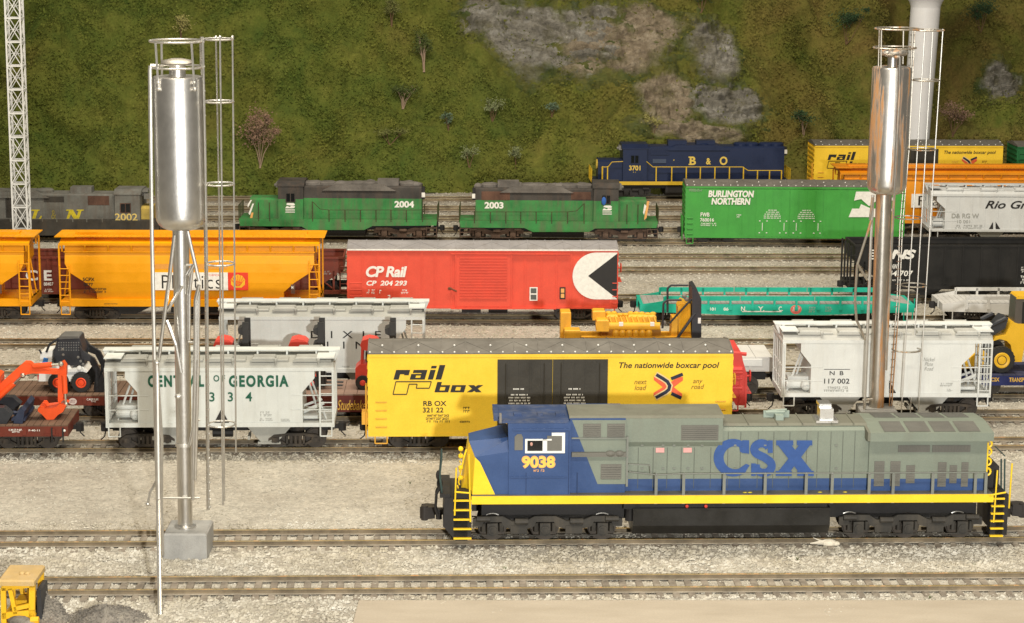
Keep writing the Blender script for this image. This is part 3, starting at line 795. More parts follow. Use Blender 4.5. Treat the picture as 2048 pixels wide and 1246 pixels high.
    text_mesh('RB OX', (fx(846),fx(892),fz(813),fz(803)), y, BLACK, r, .02)
    text_mesh('321 22', (fx(845),fx(886),fz(826),fz(816)), y, BLACK, r, .02)
    small_print([(fx(850),fx(898),fz(847),fz(829))], y, BLACK, r, 5, 3); small_print([(fx(917),fx(938),fz(847),fz(842))], y, BLACK, r, 6, 1)
    small_print([(fx(925),fx(940),fz(827),fz(814))], y, BLACK, r, 7, 2)
    for a, b in ((fx(752),fx(773)),(fx(1428),fx(1448))): ladder(r, a, b, zs+.25, zs+1.75, -h, M_YELEDGE, 4, .025, rails=False, dy=-.05)
    stirrup(r, fx(750), fx(774), zs-.32, zs, -h, M_YELEDGE); stirrup(r, fx(1428), fx(1450), zs-.32, zs, -h, M_YELEDGE)
    mb = MB()
    for yy in (-1.45,-1.05): mb.tube((-l-.13,yy,zs-.1),(-l-.13,yy,zs+2.3),.03,5)
    for i in range(6): mb.tube((-l-.13,-1.45,zs+.1+i*.36),(-l-.13,-1.05,zs+.1+i*.36),.025,4)
    mb.box(-l-.32,-l-.0,-1.4,-.7,zs+.5,zs+1.05)
    mb.build('ladder', M_YELEDGE, r)
    brake_gear(c, 1, 3.0, M_YELEDGE); running_gear(c, 2.2)
c = Car(TR['t2'], 738, 1461, 870, 3.1, 'boxcar', 'bright yellow boxcar with double black doors right behind the blue and grey locomotive', 'boxcar', 'freight cars in the yard')
rail_boxcar(c, None)
c = Car(TR['t12'], 1629, 2004, 330, 3.1, 'boxcar', 'far yellow boxcar with a black door at the foot of the hillside', 'boxcar', 'freight cars in the yard')
rail_boxcar(c, None, True)

# ------------------------------------------------------------------ red boxcar
M_RED = paint('boxcar_red', (.74,.085,.045), .42, .06); M_SILROOF = paint('silver_grey_roof', (.30,.285,.285), .5, .1, .1)
c = Car(TR['t6'], 696, 1234, 600, 3.1, 'boxcar', 'bright red boxcar with a large white and black emblem at its right end', 'boxcar', 'freight cars in the yard')
ze = c.Z(960,500); zs = c.Z(960,617); h = c.h; l = c.L/2
boxcar(c, zs, ze, .28, M_RED, M_SILROOF, [c.X(p,560) for p in (725,755,783,812,844,870,903,1022,1050,1082,1113,1142,1167,1195,1222)], rib_t=.04, ribw=.08)
mb = MB(); d0, d1 = c.X(912,550), c.X(1022,550)
b = c.box(919,511,1014,600); mb.box(d0,d1,-h-.07,-h-.003,zs+.12,ze-.28)
for i in range(15): z = b[2]+.1+(b[3]-b[2]-.1)*i/15; mb.box(b[0],b[1],-h-.115,-h-.07,z,z+.075)
mb.box(d0-.05,d0,-h-.12,-h-.002,zs+.1,ze-.2); mb.box(d1,d1+.05,-h-.12,-h-.002,zs+.1,ze-.2)
mb.build('door', M_RED, c.root)
mb = MB(); mb.box(d0-.3,c.X(1140,500),-h-.12,-h-.052,ze-.24,ze-.17); mb.box(d0-.3,d1+2.6,-h-.14,-h-.032,zs-.02,zs+.07); mb.build('door_rail', M_RED, c.root)
mb = MB(); mb.box(-l,l,-h-.085,-h-.062,ze-.03,ze+.05); mb.build('eave_strip', WHITE, c.root)
y = -h-.052
text_mesh('CP Rail', c.box(732,532,814,554), y, WHITE, c.root, .035, .2, space=.92)
text_mesh('CP  204 293', c.box(733,561,814,571), y, WHITE, c.root, .03, .2)
small_print([c.box(733,578,750,588),c.box(759,578,764,598),c.box(775,578,790,598),c.box(801,578,816,588)], y, WHITE, c.root, 9, 2)
mb = MB(); q = c.P(903,577); mb.tube((q[0]-.15,-h-.13,q[1]+.08),(q[0]+.3,-h-.12,q[1]-.14),.05,5); mb.ball((q[0]-.1,-h-.13,q[1]+.02),.13,.04,.09,7,4); mb.build('latch_or_twig', paint('twig_brown',(.16,.06,.03),.7), c.root)  # brown twig stuck to the side, no part of the car
# emblem: white half disc with black triangle
cx0, cz = c.P(1233,555); arc = []
xl = c.X(1145,555); zt = c.Z(1190,504)-.02; zb = c.Z(1190,599)+.02; zc = (zt+zb)/2; rad = (zt-zb)/2
xr = l-.02
arc = [(xl+rad-rad*math.cos(t)*1.0, zc+rad*math.sin(t)) for t in [math.pi/2-math.pi*i/24 for i in range(25)]]
poly_mark([[(xr,zt)]+arc+[(xr,zb)]], y-.004, WHITE, c.root)
poly_mark([[(xr,zt-.05),(xr,zb+.05),(c.X(1176,552),zc)]], y-.008, BLACK, c.root)
mb = MB(); b = c.box(1059,574,1075,601); mb.box(b[0],b[1],y-.012,y-.002,b[2],b[3]); mb.build('data_panel', WHITE, c.root)
mb = MB(); bx_ = b; m_ = (b[0]+b[1])/2
for q0, q1 in ((.08,.45),(.55,.92)): mb.box(b[0]+.06,b[1]-.06,y-.018,y-.012,b[2]+(b[3]-b[2])*q0,b[2]+(b[3]-b[2])*q1)
mb.build('data_lettering', ink('panel_dark',(.10,.11,.10)), c.root)
b = c.box(1119,574,1131,598); mb = MB(); mb.box(b[0],b[1],y-.012,y-.002,b[2],b[3]); mb.build('data_panel', BLACK, c.root)
mb = MB(); mb.box(b[0]+.07,b[1]-.07,y-.018,y-.012,b[2]+.08,b[2]+.32); mb.box(b[0]+.07,b[1]-.07,y-.018,y-.012,b[3]-.32,b[3]-.08); mb.build('data_lettering', ORNINK, c.root)
for a, b in ((700,723),(1225,1233)): ladder(c.root, c.X(a,580), c.X(b,580), zs+.15, zs+1.7, -h, M_RED, 4, .025, rails=False, dy=-.09)
stirrup(c.root, c.X(1209,610), c.X(1229,610), zs-.5, zs, -h, M_RED); stirrup(c.root, c.X(702,610), c.X(722,610), zs-.5, zs, -h, M_RED)
brake_gear(c, 1, 3.0, M_RED); running_gear(c, 2.2)

# ------------------------------------------------------------------ green boxcars
M_GRN = paint('boxcar_green', (.062,.34,.055), .42, .07, .12, (.05,.2,.05)); M_GRN2 = paint('dark_boxcar_green', (.02,.14,.045), .5, .15)
c = Car(TR['t10'], 1371, 1808, 450, 3.1, 'boxcar', 'bright green boxcar with white lettering behind the right steel tank', 'boxcar', 'freight cars in the yard')
ze = c.Z(1500,373); zs = c.Z(1500,476); h = c.h; l = c.L/2; y = -h-.055
boxcar(c, zs, ze, .28, M_GRN, M_GREYROOF, [c.X(p,420) for p in (1400,1428,1456,1484,1652,1680,1708,1735,1770)], bolts=True, rib_t=.02, ribw=.05)
for a, b in ((1512,1578),(1580,1646)):
    mb = MB(); A, B = c.X(a,420), c.X(b,420); mb.box(A,B,-h-.05,-h-.003,zs+.1,ze-.2)
    for q in (.25,.5,.75): xx = A+(B-A)*q; mb.box(xx-.03,xx+.03,-h-.075,-h-.05,zs+.15,ze-.25)
    d = mb.build('door', M_GRN, c.root); stencil(A+.5*(B-A), zs+2.1, .14, (.6,.9,1.1,1.2,1.2), -h-.082, WHITE, d, a)
    mb = MB()
    for q in (.2,.86): xx = A+(B-A)*q; mb.box(xx-.02,xx+.02,-h-.085,-h-.076,zs+.55,zs+1.1)
    for q in (.12,.34,.74,.93): xx = A+(B-A)*q; mb.box(xx-.05,xx+.05,-h-.085,-h-.076,zs+1.2,zs+1.26); mb.box(xx-.06,xx+.04,-h-.085,-h-.076,zs+.36,zs+.42)
    mb.build('data_lettering', WHITE, d)
text_mesh('BURLINGTON\nNORTHERN', c.box(1416,381,1508,409), y, WHITE, c.root, .045, .12)
text_mesh('FWB', c.box(1401,425,1419,433), y, WHITE, c.root, .02); text_mesh('760016', c.box(1400,436,1428,443), y, WHITE, c.root, .02)
small_print([c.box(1400,445,1432,452)], y, WHITE, c.root, 4, 2); small_print([c.box(1473,428,1482,436)], y, WHITE, c.root, 5, 2); small_print([c.box(1378,377,1404,383)], y, GREYINK, c.root, 8, 2)
X = lambda px, py: c.P(px, py)
poly_mark([[X(1712,383),X(1770,383),X(1790,400),X(1775,402),X(1752,402),X(1738,412),X(1722,398),X(1708,401)],
           [X(1697,434),X(1704,417),X(1718,417),X(1722,408),X(1742,417),X(1785,417),X(1778,434)]], y, WHITE, c.root)
ladder(c.root, c.X(1374,440), c.X(1385,440), zs+.1, zs+1.6, -h, M_GRN, 4, .03, rails=False)
stirrup(c.root, c.X(1373,470), c.X(1386,470), zs-.42, zs, -h, M_GRN)
mb = MB()
for yy in (-1.3,-.8,.2): mb.tube((-l-.2,yy,zs-.2),(-l-.2,yy,zs+1.5),.035,5)
for i in range(5): mb.tube((-l-.2,-1.3,zs+.1+i*.33),(-l-.2,-.8,zs+.1+i*.33),.03,4)
mb.build('ladder', M_GRN, c.root); running_gear(c, 2.2)
c = Car(TR['t12'], 2034, 2420, 330, 3.1, 'boxcar', 'dark green boxcar end at the right edge, beyond the far yellow boxcar', 'boxcar', 'freight cars in the yard')
boxcar(c, .7, 4.35, .28, M_GRN2, M_GREYROOF, [-c.L/2+1+i*1.2 for i in range(12)]); running_gear(c, 2.2)
ladder(c.root, -c.L/2+.1, -c.L/2+.6, .9, 4.0, -c.h, M_GRN2, 7)
mb = MB(); mb.box(-.9,.9,-c.h-.07,-c.h-.003,.8,4.1); mb.build('door', M_GRN2, c.root)

# ------------------------------------------------------------------ two bay covered hoppers
def hopper2(c, zs, ze, mat, fx, fz, cut, low, hatches=5, roof_m=None, lad_left=False):
    """cut: side sheet outline [(x,z)...]; low: openings at the sill"""
    r = c.root; l, h = c.L/2, c.h
    mb = MB(); mb.prism(cut, -h, h); # bin with sloping ends
    n = 14
    xs0, xs1 = cut[0][0], cut[-1][0]
    xa = min(p[0] for p in cut if p[1] < zs+.5); xb = max(p[0] for p in cut if p[1] < zs+.5)
    for i in range(n+1):
        x = xa+.06+(xb-xa-.12)*i/n
        for s in (-1,1): mb.box(x-.022,x+.022,s*h,s*(h+.02),zs+.14,ze-.14)
    body = mb.build('body', mat, r)
    mb = MB()
    for s in (-1,1):
        mb.box(-l,l,s*(h-.02),s*(h+.05),zs-.02,zs+.17); mb.box(-l,l,s*(h-.03),s*(h+.055),ze-.13,ze+.02)
        for e in (-1,1): mb.box(e*l,e*(l-.1),s*(h-.06),s*(h+.045),zs+.1,ze-.1)
    for e in (-1,1):
        mb.box(e*l,e*(l-.12),-h,h,zs-.05,zs+.2); mb.box(e*l,e*(l-.1),-h,h,ze-.14,ze)
        mb.box(e*(l-.1),e*(l-2.4),-1.25,1.25,zs+.0,zs+.10)
        for yy in (-.9,-.35,.35,.9): mb.tube((e*(l-.06),yy,zs),(e*(l-.06),yy,ze-.1),.045,5)
        for z in (zs+.75, zs+1.4):
            mb.tube((e*(l-.05),-h,z),(e*(l-1.9),-h,z),.028,5); mb.tube((e*(l-.06),-h,z),(e*(l-.06),h,z),.028,5)
        mb.tube((e*(l-.4),-.6,zs+.1),(e*(l-1.1),-.5,ze-.6),.05,5); mb.tube((e*(l-.7),-.2,zs+.1),(e*(l-1.2),-.3,ze-.8),.05,5)
    mb.build('end_frame', mat, r)
    mb = MB(); e = -1
    mb.ball((-l+1.25,-.95,zs+.42),.26,.26,.26,12,8); mb.cyl((-l+.9,-.6,zs+.4),.2,1.1,'x',12); mb.box(-l+.4,-l+1.7,-.8,.2,zs+.62,zs+.80)
    mb.build('brake_cylinder', mat, r); mb = MB()
    mb.tube((l-1.9,-.5,zs+.2),(l-.5,-.6,zs+.85),.09,6); mb.tube((l-1.8,-.2,zs+.5),(l-.6,-.1,zs+.9),.06,6); mb.box(l-1.6,l-.6,-.9,-.3,zs+.2,zs+.34)
    mb.build('brake_lever', mat, r)
    # roof, hatches, running board
    mb = MB(); mb.prism([(-h-.05,ze+.02),(h+.05,ze+.02),(h-.1,ze+.22),(.3,ze+.34),(-.3,ze+.34),(-h+.1,ze+.22)], -l+.02, l-.02, 'x')
    mb.build('roof', roof_m or mat, r)
    for i in range(hatches):
        x = -l + 2*l*(i+.72)/(hatches+.35)
        for s in (-1,1):
            mb = MB()
            mb.cham(x-.52,x+.48,s*.98-.40,s*.98+.40,ze+.24,ze+.44,.05); mb.cham(x+.56,x+1.06,s*.98-.36,s*.98+.36,ze+.24,ze+.34,.03)
            mb.box(x-.62,x+.58,s*1.42-.04,s*1.42+.04,ze+.25,ze+.33)
            mb.ball((x+.5,s*1.45,ze+.33),.09,.08,.10,6,4); mb.tube((x+.5,s*1.45,ze+.1),(x+.5,s*1.45,ze+.3),.05,5)
            mb.build('hatch_cover', roof_m or mat, r)
    mb = MB(); mb.box(-l-.22,l+.22,-.34,.34,ze+.52,ze+.57)
    for i in range(int(2*l/1.3)+1): x = -l+.1+i*1.3; mb.box(x-.04,x+.04,-.3,.3,ze+.3,ze+.52)
    for e in (-1,1): mb.prism([(e*(l+.2),ze+.52),(e*(l-.3),ze+.52),(e*(l-.0),ze+.05)], -.3, -.24); mb.box(e*(l-.75),e*(l+.02),-1.45,-.36,ze+.40,ze+.45)
    mb.build('running_board', mat, r)
    # hopper bays and gates
    for x in (-l*.42, l*.42):
        mb = MB(); a = 1.05
        for s in (-1,1):
            mb.prism([(x-a,zs-.03),(x+a,zs-.03),(x+.38,.36),(x-.38,.36)], s*.15, s*(h-.42))
            mb.box(x-.5,x+.5,s*.2,s*(h-.36),.26,.36); mb.box(x-.95,x-.85,s*.3,s*(h-.4),.45,.62)
        mb.build('hopper_bay', roof_m or M_HOPR, r)  # darker roof grey puts the shade below the sill into the colour
    ladder(r, l-.62, l-.06, zs+.1, ze-.15, -h-.03, mat, 6, .026)
    ladder(r, -l+.06, -l+.12, zs+.1, ze-.15, -h-.03, mat, 1, .01)
    for e in (-1,1): stirrup(r, e*(l-.12), e*(l-.62), zs-.45, zs, -h, mat, .0 if e < 0 else 0)
    inst('coupler', ME_CPL, r, (l+.12,0,0)); inst('coupler', ME_CPL, r, (-l-.12,0,0), math.pi)
    for e in (-1,1): bogie(r, e*(l-1.75))
    mb = MB(); mb.box(-l+.1,l-.1,-.2,.2,.66,.96); mb.cyl((0,-.4,.62),.2,.9,'x',10); mb.build('underframe', DARK, r)
    return body
M_HOP = paint('pale_grey_hopper', (.66,.68,.645), .45, .05, .15, (.48,.46,.40)); M_HOPR = paint('grey_hopper_roof', (.36,.36,.325), .5, .1, .2, (.3,.28,.24))
M_HOPN = paint('pale_hatch_grey', (.50,.50,.465), .5, .08, .15, (.4,.38,.34)); M_HOPW = paint('off_white_hopper', (.75,.765,.74), .45, .04, .12, (.55,.53,.47)); M_HOPD = paint('light_grey_hopper', (.62,.63,.62), .45, .05, .2, (.42,.40,.36))
def cutline(c, zs, ze, xa, xb, xi, xj, zd0, zd1):
    return [(xi, zs), (xi, zd1), (xa, zd0), (xa, ze), (xb, ze), (xb, zd0), (xj, zd1), (xj, zs)]
c = Car(TR['t2'], 212, 669, 860, 3.0, 'covered_hopper', 'pale grey two bay hopper with dark green lettering in front of the brown flatcar', 'hopper car', 'freight cars in the yard')
zs, ze = c.Z(440,853), c.Z(440,736)
hopper2(c, zs, ze, M_HOP, None, None, cutline(c, zs, ze, c.X(250,760), c.X(629,760), c.X(275,800), c.X(605,800), c.Z(250,757), c.Z(275,785)), None, 5, M_HOPR)
y = -c.h-.026
text_mesh('CENTRAL', c.box(296,750,408,774), y, DKGREEN, c.root, .045, space=1.25); text_mesh('OF', c.box(427,750,450,763), y, DKGREEN, c.root, .02, space=1.5)
text_mesh('GEORGIA', c.box(458,750,577,774), y, DKGREEN, c.root, .045, space=1.25); text_mesh('3 3 4', c.box(419,784,504,803), y, DKGREEN, c.root, .015, space=1.6)
small_print([c.box(519,822,545,833),c.box(519,835,545,842),c.box(561,837,580,843)], y, GREYINK, c.root, 12, 2)
poly_mark([c.poly([(443,817),(427,848),(460,848)])], y, BLACK, c.root, 'bay_opening_shade')  # flat black triangle: shade of the recess between the bays, as colour
c = Car(TR['t3'], 1562, 1981, 790, 3.0, 'covered_hopper', 'off white two bay hopper behind the rusty right tower pole', 'hopper car', 'freight cars in the yard')
zs, ze = c.Z(1770,793), c.Z(1770,681)
hopper2(c, zs, ze, M_HOPW, None, None, cutline(c, zs, ze, c.X(1602,700), c.X(1950,700), c.X(1622,740), c.X(1923,740), c.Z(1602,704), c.Z(1622,730)), None, 5, M_HOPN)
y = -c.h-.026
text_mesh('N  B', c.box(1659,742,1687,750), y, BLACK, c.root, .01); text_mesh('117 002', c.box(1648,757,1699,767), y, BLACK, c.root, .01)
poly_mark([c.box(1648,738,1700,739) and [(c.box(1648,738,1700,739)[0],c.box(1648,738,1700,739)[2]),(c.box(1648,738,1700,739)[1],c.box(1648,738,1700,739)[2]),(c.box(1648,738,1700,739)[1],c.box(1648,738,1700,739)[3]),(c.box(1648,738,1700,739)[0],c.box(1648,738,1700,739)[3])]], y, BLACK, c.root, 'lettering')
small_print([c.box(1646,772,1697,784),c.box(1878,765,1905,773),c.box(1893,777,1905,783)], y, GREYINK, c.root, 13, 2)
text_mesh('Nickel\nPlate\nRoad', c.box(1846,715,1870,741), y, GREYINK, c.root, .0, .3)
poly_mark([c.poly([(1778,760),(1778,786),(1792,786)])], y, BLACK, c.root, 'bay_opening_shade')  # recess shade as a flat black triangle
c = Car(TR['t4'], 440, 849, 740, 3.0, 'covered_hopper', 'pale grey two bay hopper behind the forklifts, lettered DIXIE LINE', 'hopper car', 'freight cars in the yard')
zs, ze = c.Z(640,744), c.Z(640,634)
hopper2(c, zs, ze, M_HOP, None, None, cutline(c, zs, ze, c.X(474,660), c.X(735,660), c.X(500,700), c.X(800,700), c.Z(474,656), c.Z(500,684)) if False else cutline(c, zs, ze, c.X(476,660), c.X(812,660), c.X(500,700), c.X(790,700), c.Z(474,656), c.Z(500,684)), None, 5, M_HOPR)
y = -c.h-.026
text_mesh('D I X I E', c.box(622,662,762,676), y, BLACK, c.root, .0, space=1.3); text_mesh('L I N E', c.box(654,683,764,697), y, BLACK, c.root, .0, space=1.3)
small_print([c.box(682,731,698,734)], y, GREYINK, c.root, 15, 1)
c = Car(TR['t10'], 1858, 2290, 460, 3.0, 'covered_hopper', 'light grey hopper with italic black lettering before the orange hopper, at right', 'hopper car', 'freight cars in the yard')
zs, ze = c.Z(1980,463), c.Z(1980,389)
hopper2(c, zs, ze, M_HOPD, None, None, cutline(c, zs, ze, c.X(1873,420), c.L/2-.5, c.X(1890,430), c.L/2-1.2, c.Z(1877,402), c.Z(1890,418)), None, 6)
y = -c.h-.026
text_mesh('Rio Grande', c.box(1970,402,2110,417), y, BLACK, c.root, .02, .35); text_mesh('D& RG W', c.box(1903,427,1958,436), y, GREYINK, c.root, .02)
text_mesh('10 001', c.box(1914,440,1940,446), y, GREYINK, c.root, .01)
small_print([c.box(1908,449,1964,459)], y, GREYINK, c.root, 16, 2)
poly_mark([c.poly([(1986,443),(1977,459),(1986,459)]), c.poly([(1991,443),(1991,459),(2001,459)])], y, BLACK, c.root, 'bay_opening_shade')  # recess shade as two flat black triangles

# ------------------------------------------------------------------ long curved side hoppers
M_ORY = paint('hopper_orange_yellow', (.86,.36,.004), .38, .05); M_ORG = paint('hopper_orange', (.78,.29,.012), .40, .06)
def longhopper(c, mat, ze, zs, signs=True):
    r = c.root; l, h = c.L/2, c.h
    prof = [(zs,h-.16),(zs+.45,h-.08),(zs+1.0,h-.01),(zs+1.6,h),(zs+2.1,h-.03),(zs+2.5,h-.09),(ze-.42,h-.16),(ze,h-.2)]
    z0, z1 = zs+.35, zs+1.75
    def xl(z): return l-.35 if z >= z1 else (l-.35) - 1.75*min(1, (z1-z)/(z1-z0-.25))
    mb = MB()
    for s in (-1,1):
        P0 = [(-xl(z), s*y_, z) for z, y_ in prof]; P1 = [(xl(z), s*y_, z) for z, y_ in prof]
        for i in range(len(prof)-1):
            q = [P0[i],P1[i],P1[i+1],P0[i+1]]; mb.face(q if s < 0 else q[::-1])
    for e in (-1,1):
        for i in range(len(prof)-1):
            (z_,y_),(zz,yy) = prof[i],prof[i+1]; q = [(e*xl(z_),-y_,z_),(e*xl(z_),y_,z_),(e*xl(zz),yy,zz),(e*xl(zz),-yy,zz)]
            mb.face(q if e > 0 else q[::-1])
    body = mb.build('body', mat, r)
    mb = MB()
    for s in (-1,1):
        mb.box(-l,l,s*(h-.30),s*(h+.02),zs-.38,zs+.02); mb.box(-l+.02,l-.02,s*(h-.2),s*(h+.0),ze-.02,ze+.10)
        mb.box(-l+.3,l-.3,s*(h-.22),s*(h-.06),ze-.42,ze-.36)
        n = int(2*l/1.27)
        for i in range(n+1): x = -l+.2+(2*l-.4)*i/n; mb.prism([(s*(h-.15),ze-.40),(s*(h+.0),ze-.02),(s*(h-.18),ze-.02)], x-.05, x+.05, 'x')
        for e in (-1,1): mb.box(e*l,e*(l-.09),s*(h-.14),s*(h+.02),zs-.1,ze)
    for e in (-1,1):
        mb.box(e*l,e*(l-.15),-h,h,zs-.35,zs+.02); mb.box(e*(l-.02),e*(l-2.2),-1.2,1.2,zs-.1,zs+.02)
        mb.tube((e*(l-.1),-.6,zs),(e*(l-.5),-.6,ze-.5),.05,5); mb.tube((e*(l-.1),.6,zs),(e*(l-.5),.6,ze-.5),.05,5)
    mb.build('frame', mat, r)
    mb = MB(); mb.prism([(-h+.15,ze+.08),(h-.15,ze+.08),(.5,ze+.36),(-.5,ze+.36)], -l+.05, l-.05, 'x')
    for s in (-1,1): mb.box(-l-.1,l+.1,s*.95-.28,s*.95+.28,ze+.42,ze+.46)
    n = int(2*l/.33)
    for i in range(n): x = -l+.1+i*.33; mb.box(x,x+.05,-1.23,-.67,ze+.46,ze+.49)
    mb.box(-l+.8,l-.8,-.38,.38,ze+.36,ze+.56)
    for e in (-1,1): mb.box(e*(l-.9),e*(l+.25),-1.25,1.25,ze+.40,ze+.45)
    mb.build('roof', mat, r)
    for a in (-l+.06, l-.62): ladder(r, a, a+.56, zs-.3, zs+2.0 if a < 0 else zs+2.3, -h-.0, mat, 6, .028)
    for a in (-l+.08, l-.60): stirrup(r, a, a+.5, zs-.85, zs-.35, -h, mat)
    for x in (-l*.5, 0, l*.5):
        mb = MB(); mb.prism([(x-2.2,zs-.1),(x+2.2,zs-.1),(x+.5,.35),(x-.5,.35)], -1.0, 1.0); mb.build('hopper_bay', DARK, r)
    running_gear(c, 2.0)
    return body
c = Car(TR['t6'], 119, 641, 590, 3.15, 'covered_hopper', 'long orange yellow hopper with a white plastics sign, behind the left steel tower', 'hopper car', 'freight cars in the yard')
ze = c.Z(400,491); zs = c.Z(400,600)
longhopper(c, M_ORY, ze, zs); y = -c.h-.018
b = c.box(310,545,456,580); mb = MB(); mb.box(b[0],b[1],y-.02,y+.03,b[2],b[3]); sg = mb.build('sign_panel', WHITE, c.root)
text_mesh('Plastics', c.box(324,550,442,577), y-.024, BLACK, sg, -.004, space=1.12); text_mesh('CHEMICAL', c.box(418,548,441,552), y-.024, REDINK, sg)
b = c.box(456,545,496,580); mb = MB(); mb.box(b[0]+.004,b[1],y-.02,y+.03,b[2],b[3]); sg = mb.build('sign_panel', ink('sign_red',(.76,.05,.02)), c.root)
cx_, cz_ = (b[0]+b[1])/2, (b[2]+b[3])/2-.02; rr_ = (b[3]-b[2])*.42; pts = []
for i in range(15):
    t = R(-40+260*i/14); k = rr_*(1.0 if i%2 else .92); pts.append((cx_+k*math.cos(t), cz_+k*math.sin(t)))
pts += [(cx_-rr_*.45, cz_-rr_*.80),(cx_+rr_*.45, cz_-rr_*.80)]
poly_mark([pts], y-.024, ink('shell_yellow',(.82,.46,.02)), sg)
mb = MB()
for i in range(7): t = R(20+140*i/6); mb.tube((cx_+.08*math.cos(t),y-.026,cz_-rr_*.55),(cx_+rr_*.9*math.cos(t),y-.026,cz_+rr_*.9*math.sin(t)),.018,4)
mb.build('emblem', MATS['sign_red'], sg); text_mesh('SHELL', (cx_-rr_*.6,cx_+rr_*.6,cz_-rr_*.15,cz_+rr_*.12), y-.046, MATS['sign_red'], sg, .02)
text_mesh('SCPX', c.box(166,555,189,562), y, BLACK, c.root, .02); text_mesh('5877', c.box(167,566,186,572), y, BLACK, c.root, .02)
small_print([c.box(167,575,213,586)], y, BLACK, c.root, 21, 2); small_print([c.box(206,606,235,609)], y-.03, BLACK, c.root, 22, 1)
b = c.box(582,569,590,587); mb = MB(); mb.box(b[0],b[1],y-.01,y+.02,b[2],b[3]); mb.build('data_panel', ink('panel_brown',(.12,.06,.04)), c.root); small_print([(b[0]+.03,b[1]-.03,b[2]+.05,b[3]-.05)], y-.014, WHITE, c.root, 23, 2)
poly_mark([c.poly([(310,528),(455,528),(455,538),(310,538)])], y+.02, ink('faded_orange',(.74,.33,.06)), c.root, 'paint_patch')
c = Car(TR['t6'], -420, 62, 590, 3.15, 'covered_hopper', 'orange yellow hopper cut off by the left edge of the picture', 'hopper car', 'freight cars in the yard')
longhopper(c, M_ORY, ze, zs); b = c.box(-6,569,3,587); mb = MB(); mb.box(b[0],b[1],y-.01,y+.02,b[2],b[3]); mb.build('data_panel', MATS['panel_brown'], c.root)
small_print([(b[0]+.03,b[1]-.03,b[2]+.05,b[3]-.05)], y-.014, WHITE, c.root, 24, 2)
c = Car(TR['t11'], 1678, 2180, 420, 3.15, 'covered_hopper', 'orange hopper behind the green boxcar and the light grey hopper', 'hopper car', 'freight cars in the yard')
ze2 = c.Z(1850,349); longhopper(c, M_ORG, ze2, ze2-3.2); y = -c.h-.018
b = c.box(1822,388,1962,415); mb = MB(); mb.box(b[0],b[1],y-.02,y+.03,b[2],b[3]); sg = mb.build('sign_panel', WHITE, c.root)
text_mesh('Plastics', c.box(1836,392,1950,411), y-.024, BLACK, sg, -.004)

# ------------------------------------------------------------------ low sided cars
M_TEAL = paint('teal_paint', (.015,.42,.29), .42, .07); M_GDECK = paint('grey_deck', (.36,.35,.32), .7, .12, .2)
M_WFLAT = paint('white_grey_flat', (.62,.61,.58), .5, .06, .15, (.42,.40,.36)); M_NAVYU = paint('dark_navy_underframe', (.016,.018,.045), .5, .2)
def lowside(c, mat, deckm, z, belly, step=1.27, pat=None):
    """z: (deck, slot low, slot high, top of side board)"""
    r = c.root; l, h = c.L/2, c.h; zd, z0, z1, zt = z
    mb = MB()
    for s in (-1,1):
        mb.prism([(-l,zd),(l,zd),(l,zd-.45),(l-2.6,zd-.50),(l*.35,belly),(-l*.35,belly),(-l+2.6,zd-.50),(-l,zd-.45)], s*(h-.12), s*h)
    for e in (-1,1): mb.box(e*l,e*(l-.2),-h+.13,h-.13,zd-.42,zd)
    mb.build('side_sill', mat, r)
    mb = MB(); mb.box(-l+.2,l-.2,-h+.13,h-.13,zd-.1,zd-.01)
    n = int((2*l-.5)/.32)
    for i in range(n): x = -l+.25+i*.32; mb.box(x,x+.29,-h+.14,h-.14,zd-.01,zd+.02)
    mb.build('deck', deckm, r)
    for s in (-1,1):
        mb = MB(); a = l-1.4
        segs = [-a,-a+(2*a)*.335,-a+2*a*.665,a]
        for x0, x1 in zip(segs, segs[1:]): mb.box(x0+.02,x1-.02,s*(h-.1),s*(h-.02),z1,zt)
        x = -a
        while x <= a+.01:
            mb.box(x-.06,x+.06,s*(h-.1),s*(h+.05),zd-.12,zt-.03); mb.prism([(s*(h+.05),zd-.30),(s*(h+.0),zd-.40),(s*(h+.0),zd-.1),(s*(h+.05),zd-.12)], x-.09, x+.09, 'x'); x += step
        mb.build('side_board', mat, r)
    mb = MB()
    for e in (-1,1):
        for s in (-1,1): mb.prism([(e*l,zd-.02),(e*(l-1.4),zd-.02),(e*(l-1.4),z1),(e*(l-.9),z1-.1)], s*(h-.1), s*(h-.02))
        mb.tube((e*(l+.12),-.9,zd-.3),(e*(l+.12),-.9,zd+.25),.04,5)
    mb.build('end_bracket', mat, r)
    for e in (-1,1): stirrup(r, e*(l-.1), e*(l-.6), zd-.95, zd-.45, -h, mat)
    mb = MB(); mb.box(-l+1,l-1,-.35,.35,.45,zd-.15); mb.build('centre_sill', M_NAVYU, r)
    for e in (-1,1): bogie(r, e*(l-1.9)); inst('coupler', ME_CPL, r, (e*(l+.12),0,0), 0 if e > 0 else math.pi)
c = Car(TR['t6'], 1280, 1829, 612, 3.0, 'flatcar', 'long teal flatcar with low slotted side boards behind the yellow engine', 'flatcar', 'freight cars in the yard')
Z = lambda py: c.Z(1500, py)
lowside(c, M_TEAL, M_GDECK, (Z(609), Z(609), Z(602), Z(593)), Z(630)); y = -c.h-.006
for s, x0, x1 in (('N.',1482,1493),('Y.',1516,1529),('C.',1557,1566)): text_mesh(s, c.box(x0,613,x1,622), y, WHITE, c.root, .02)
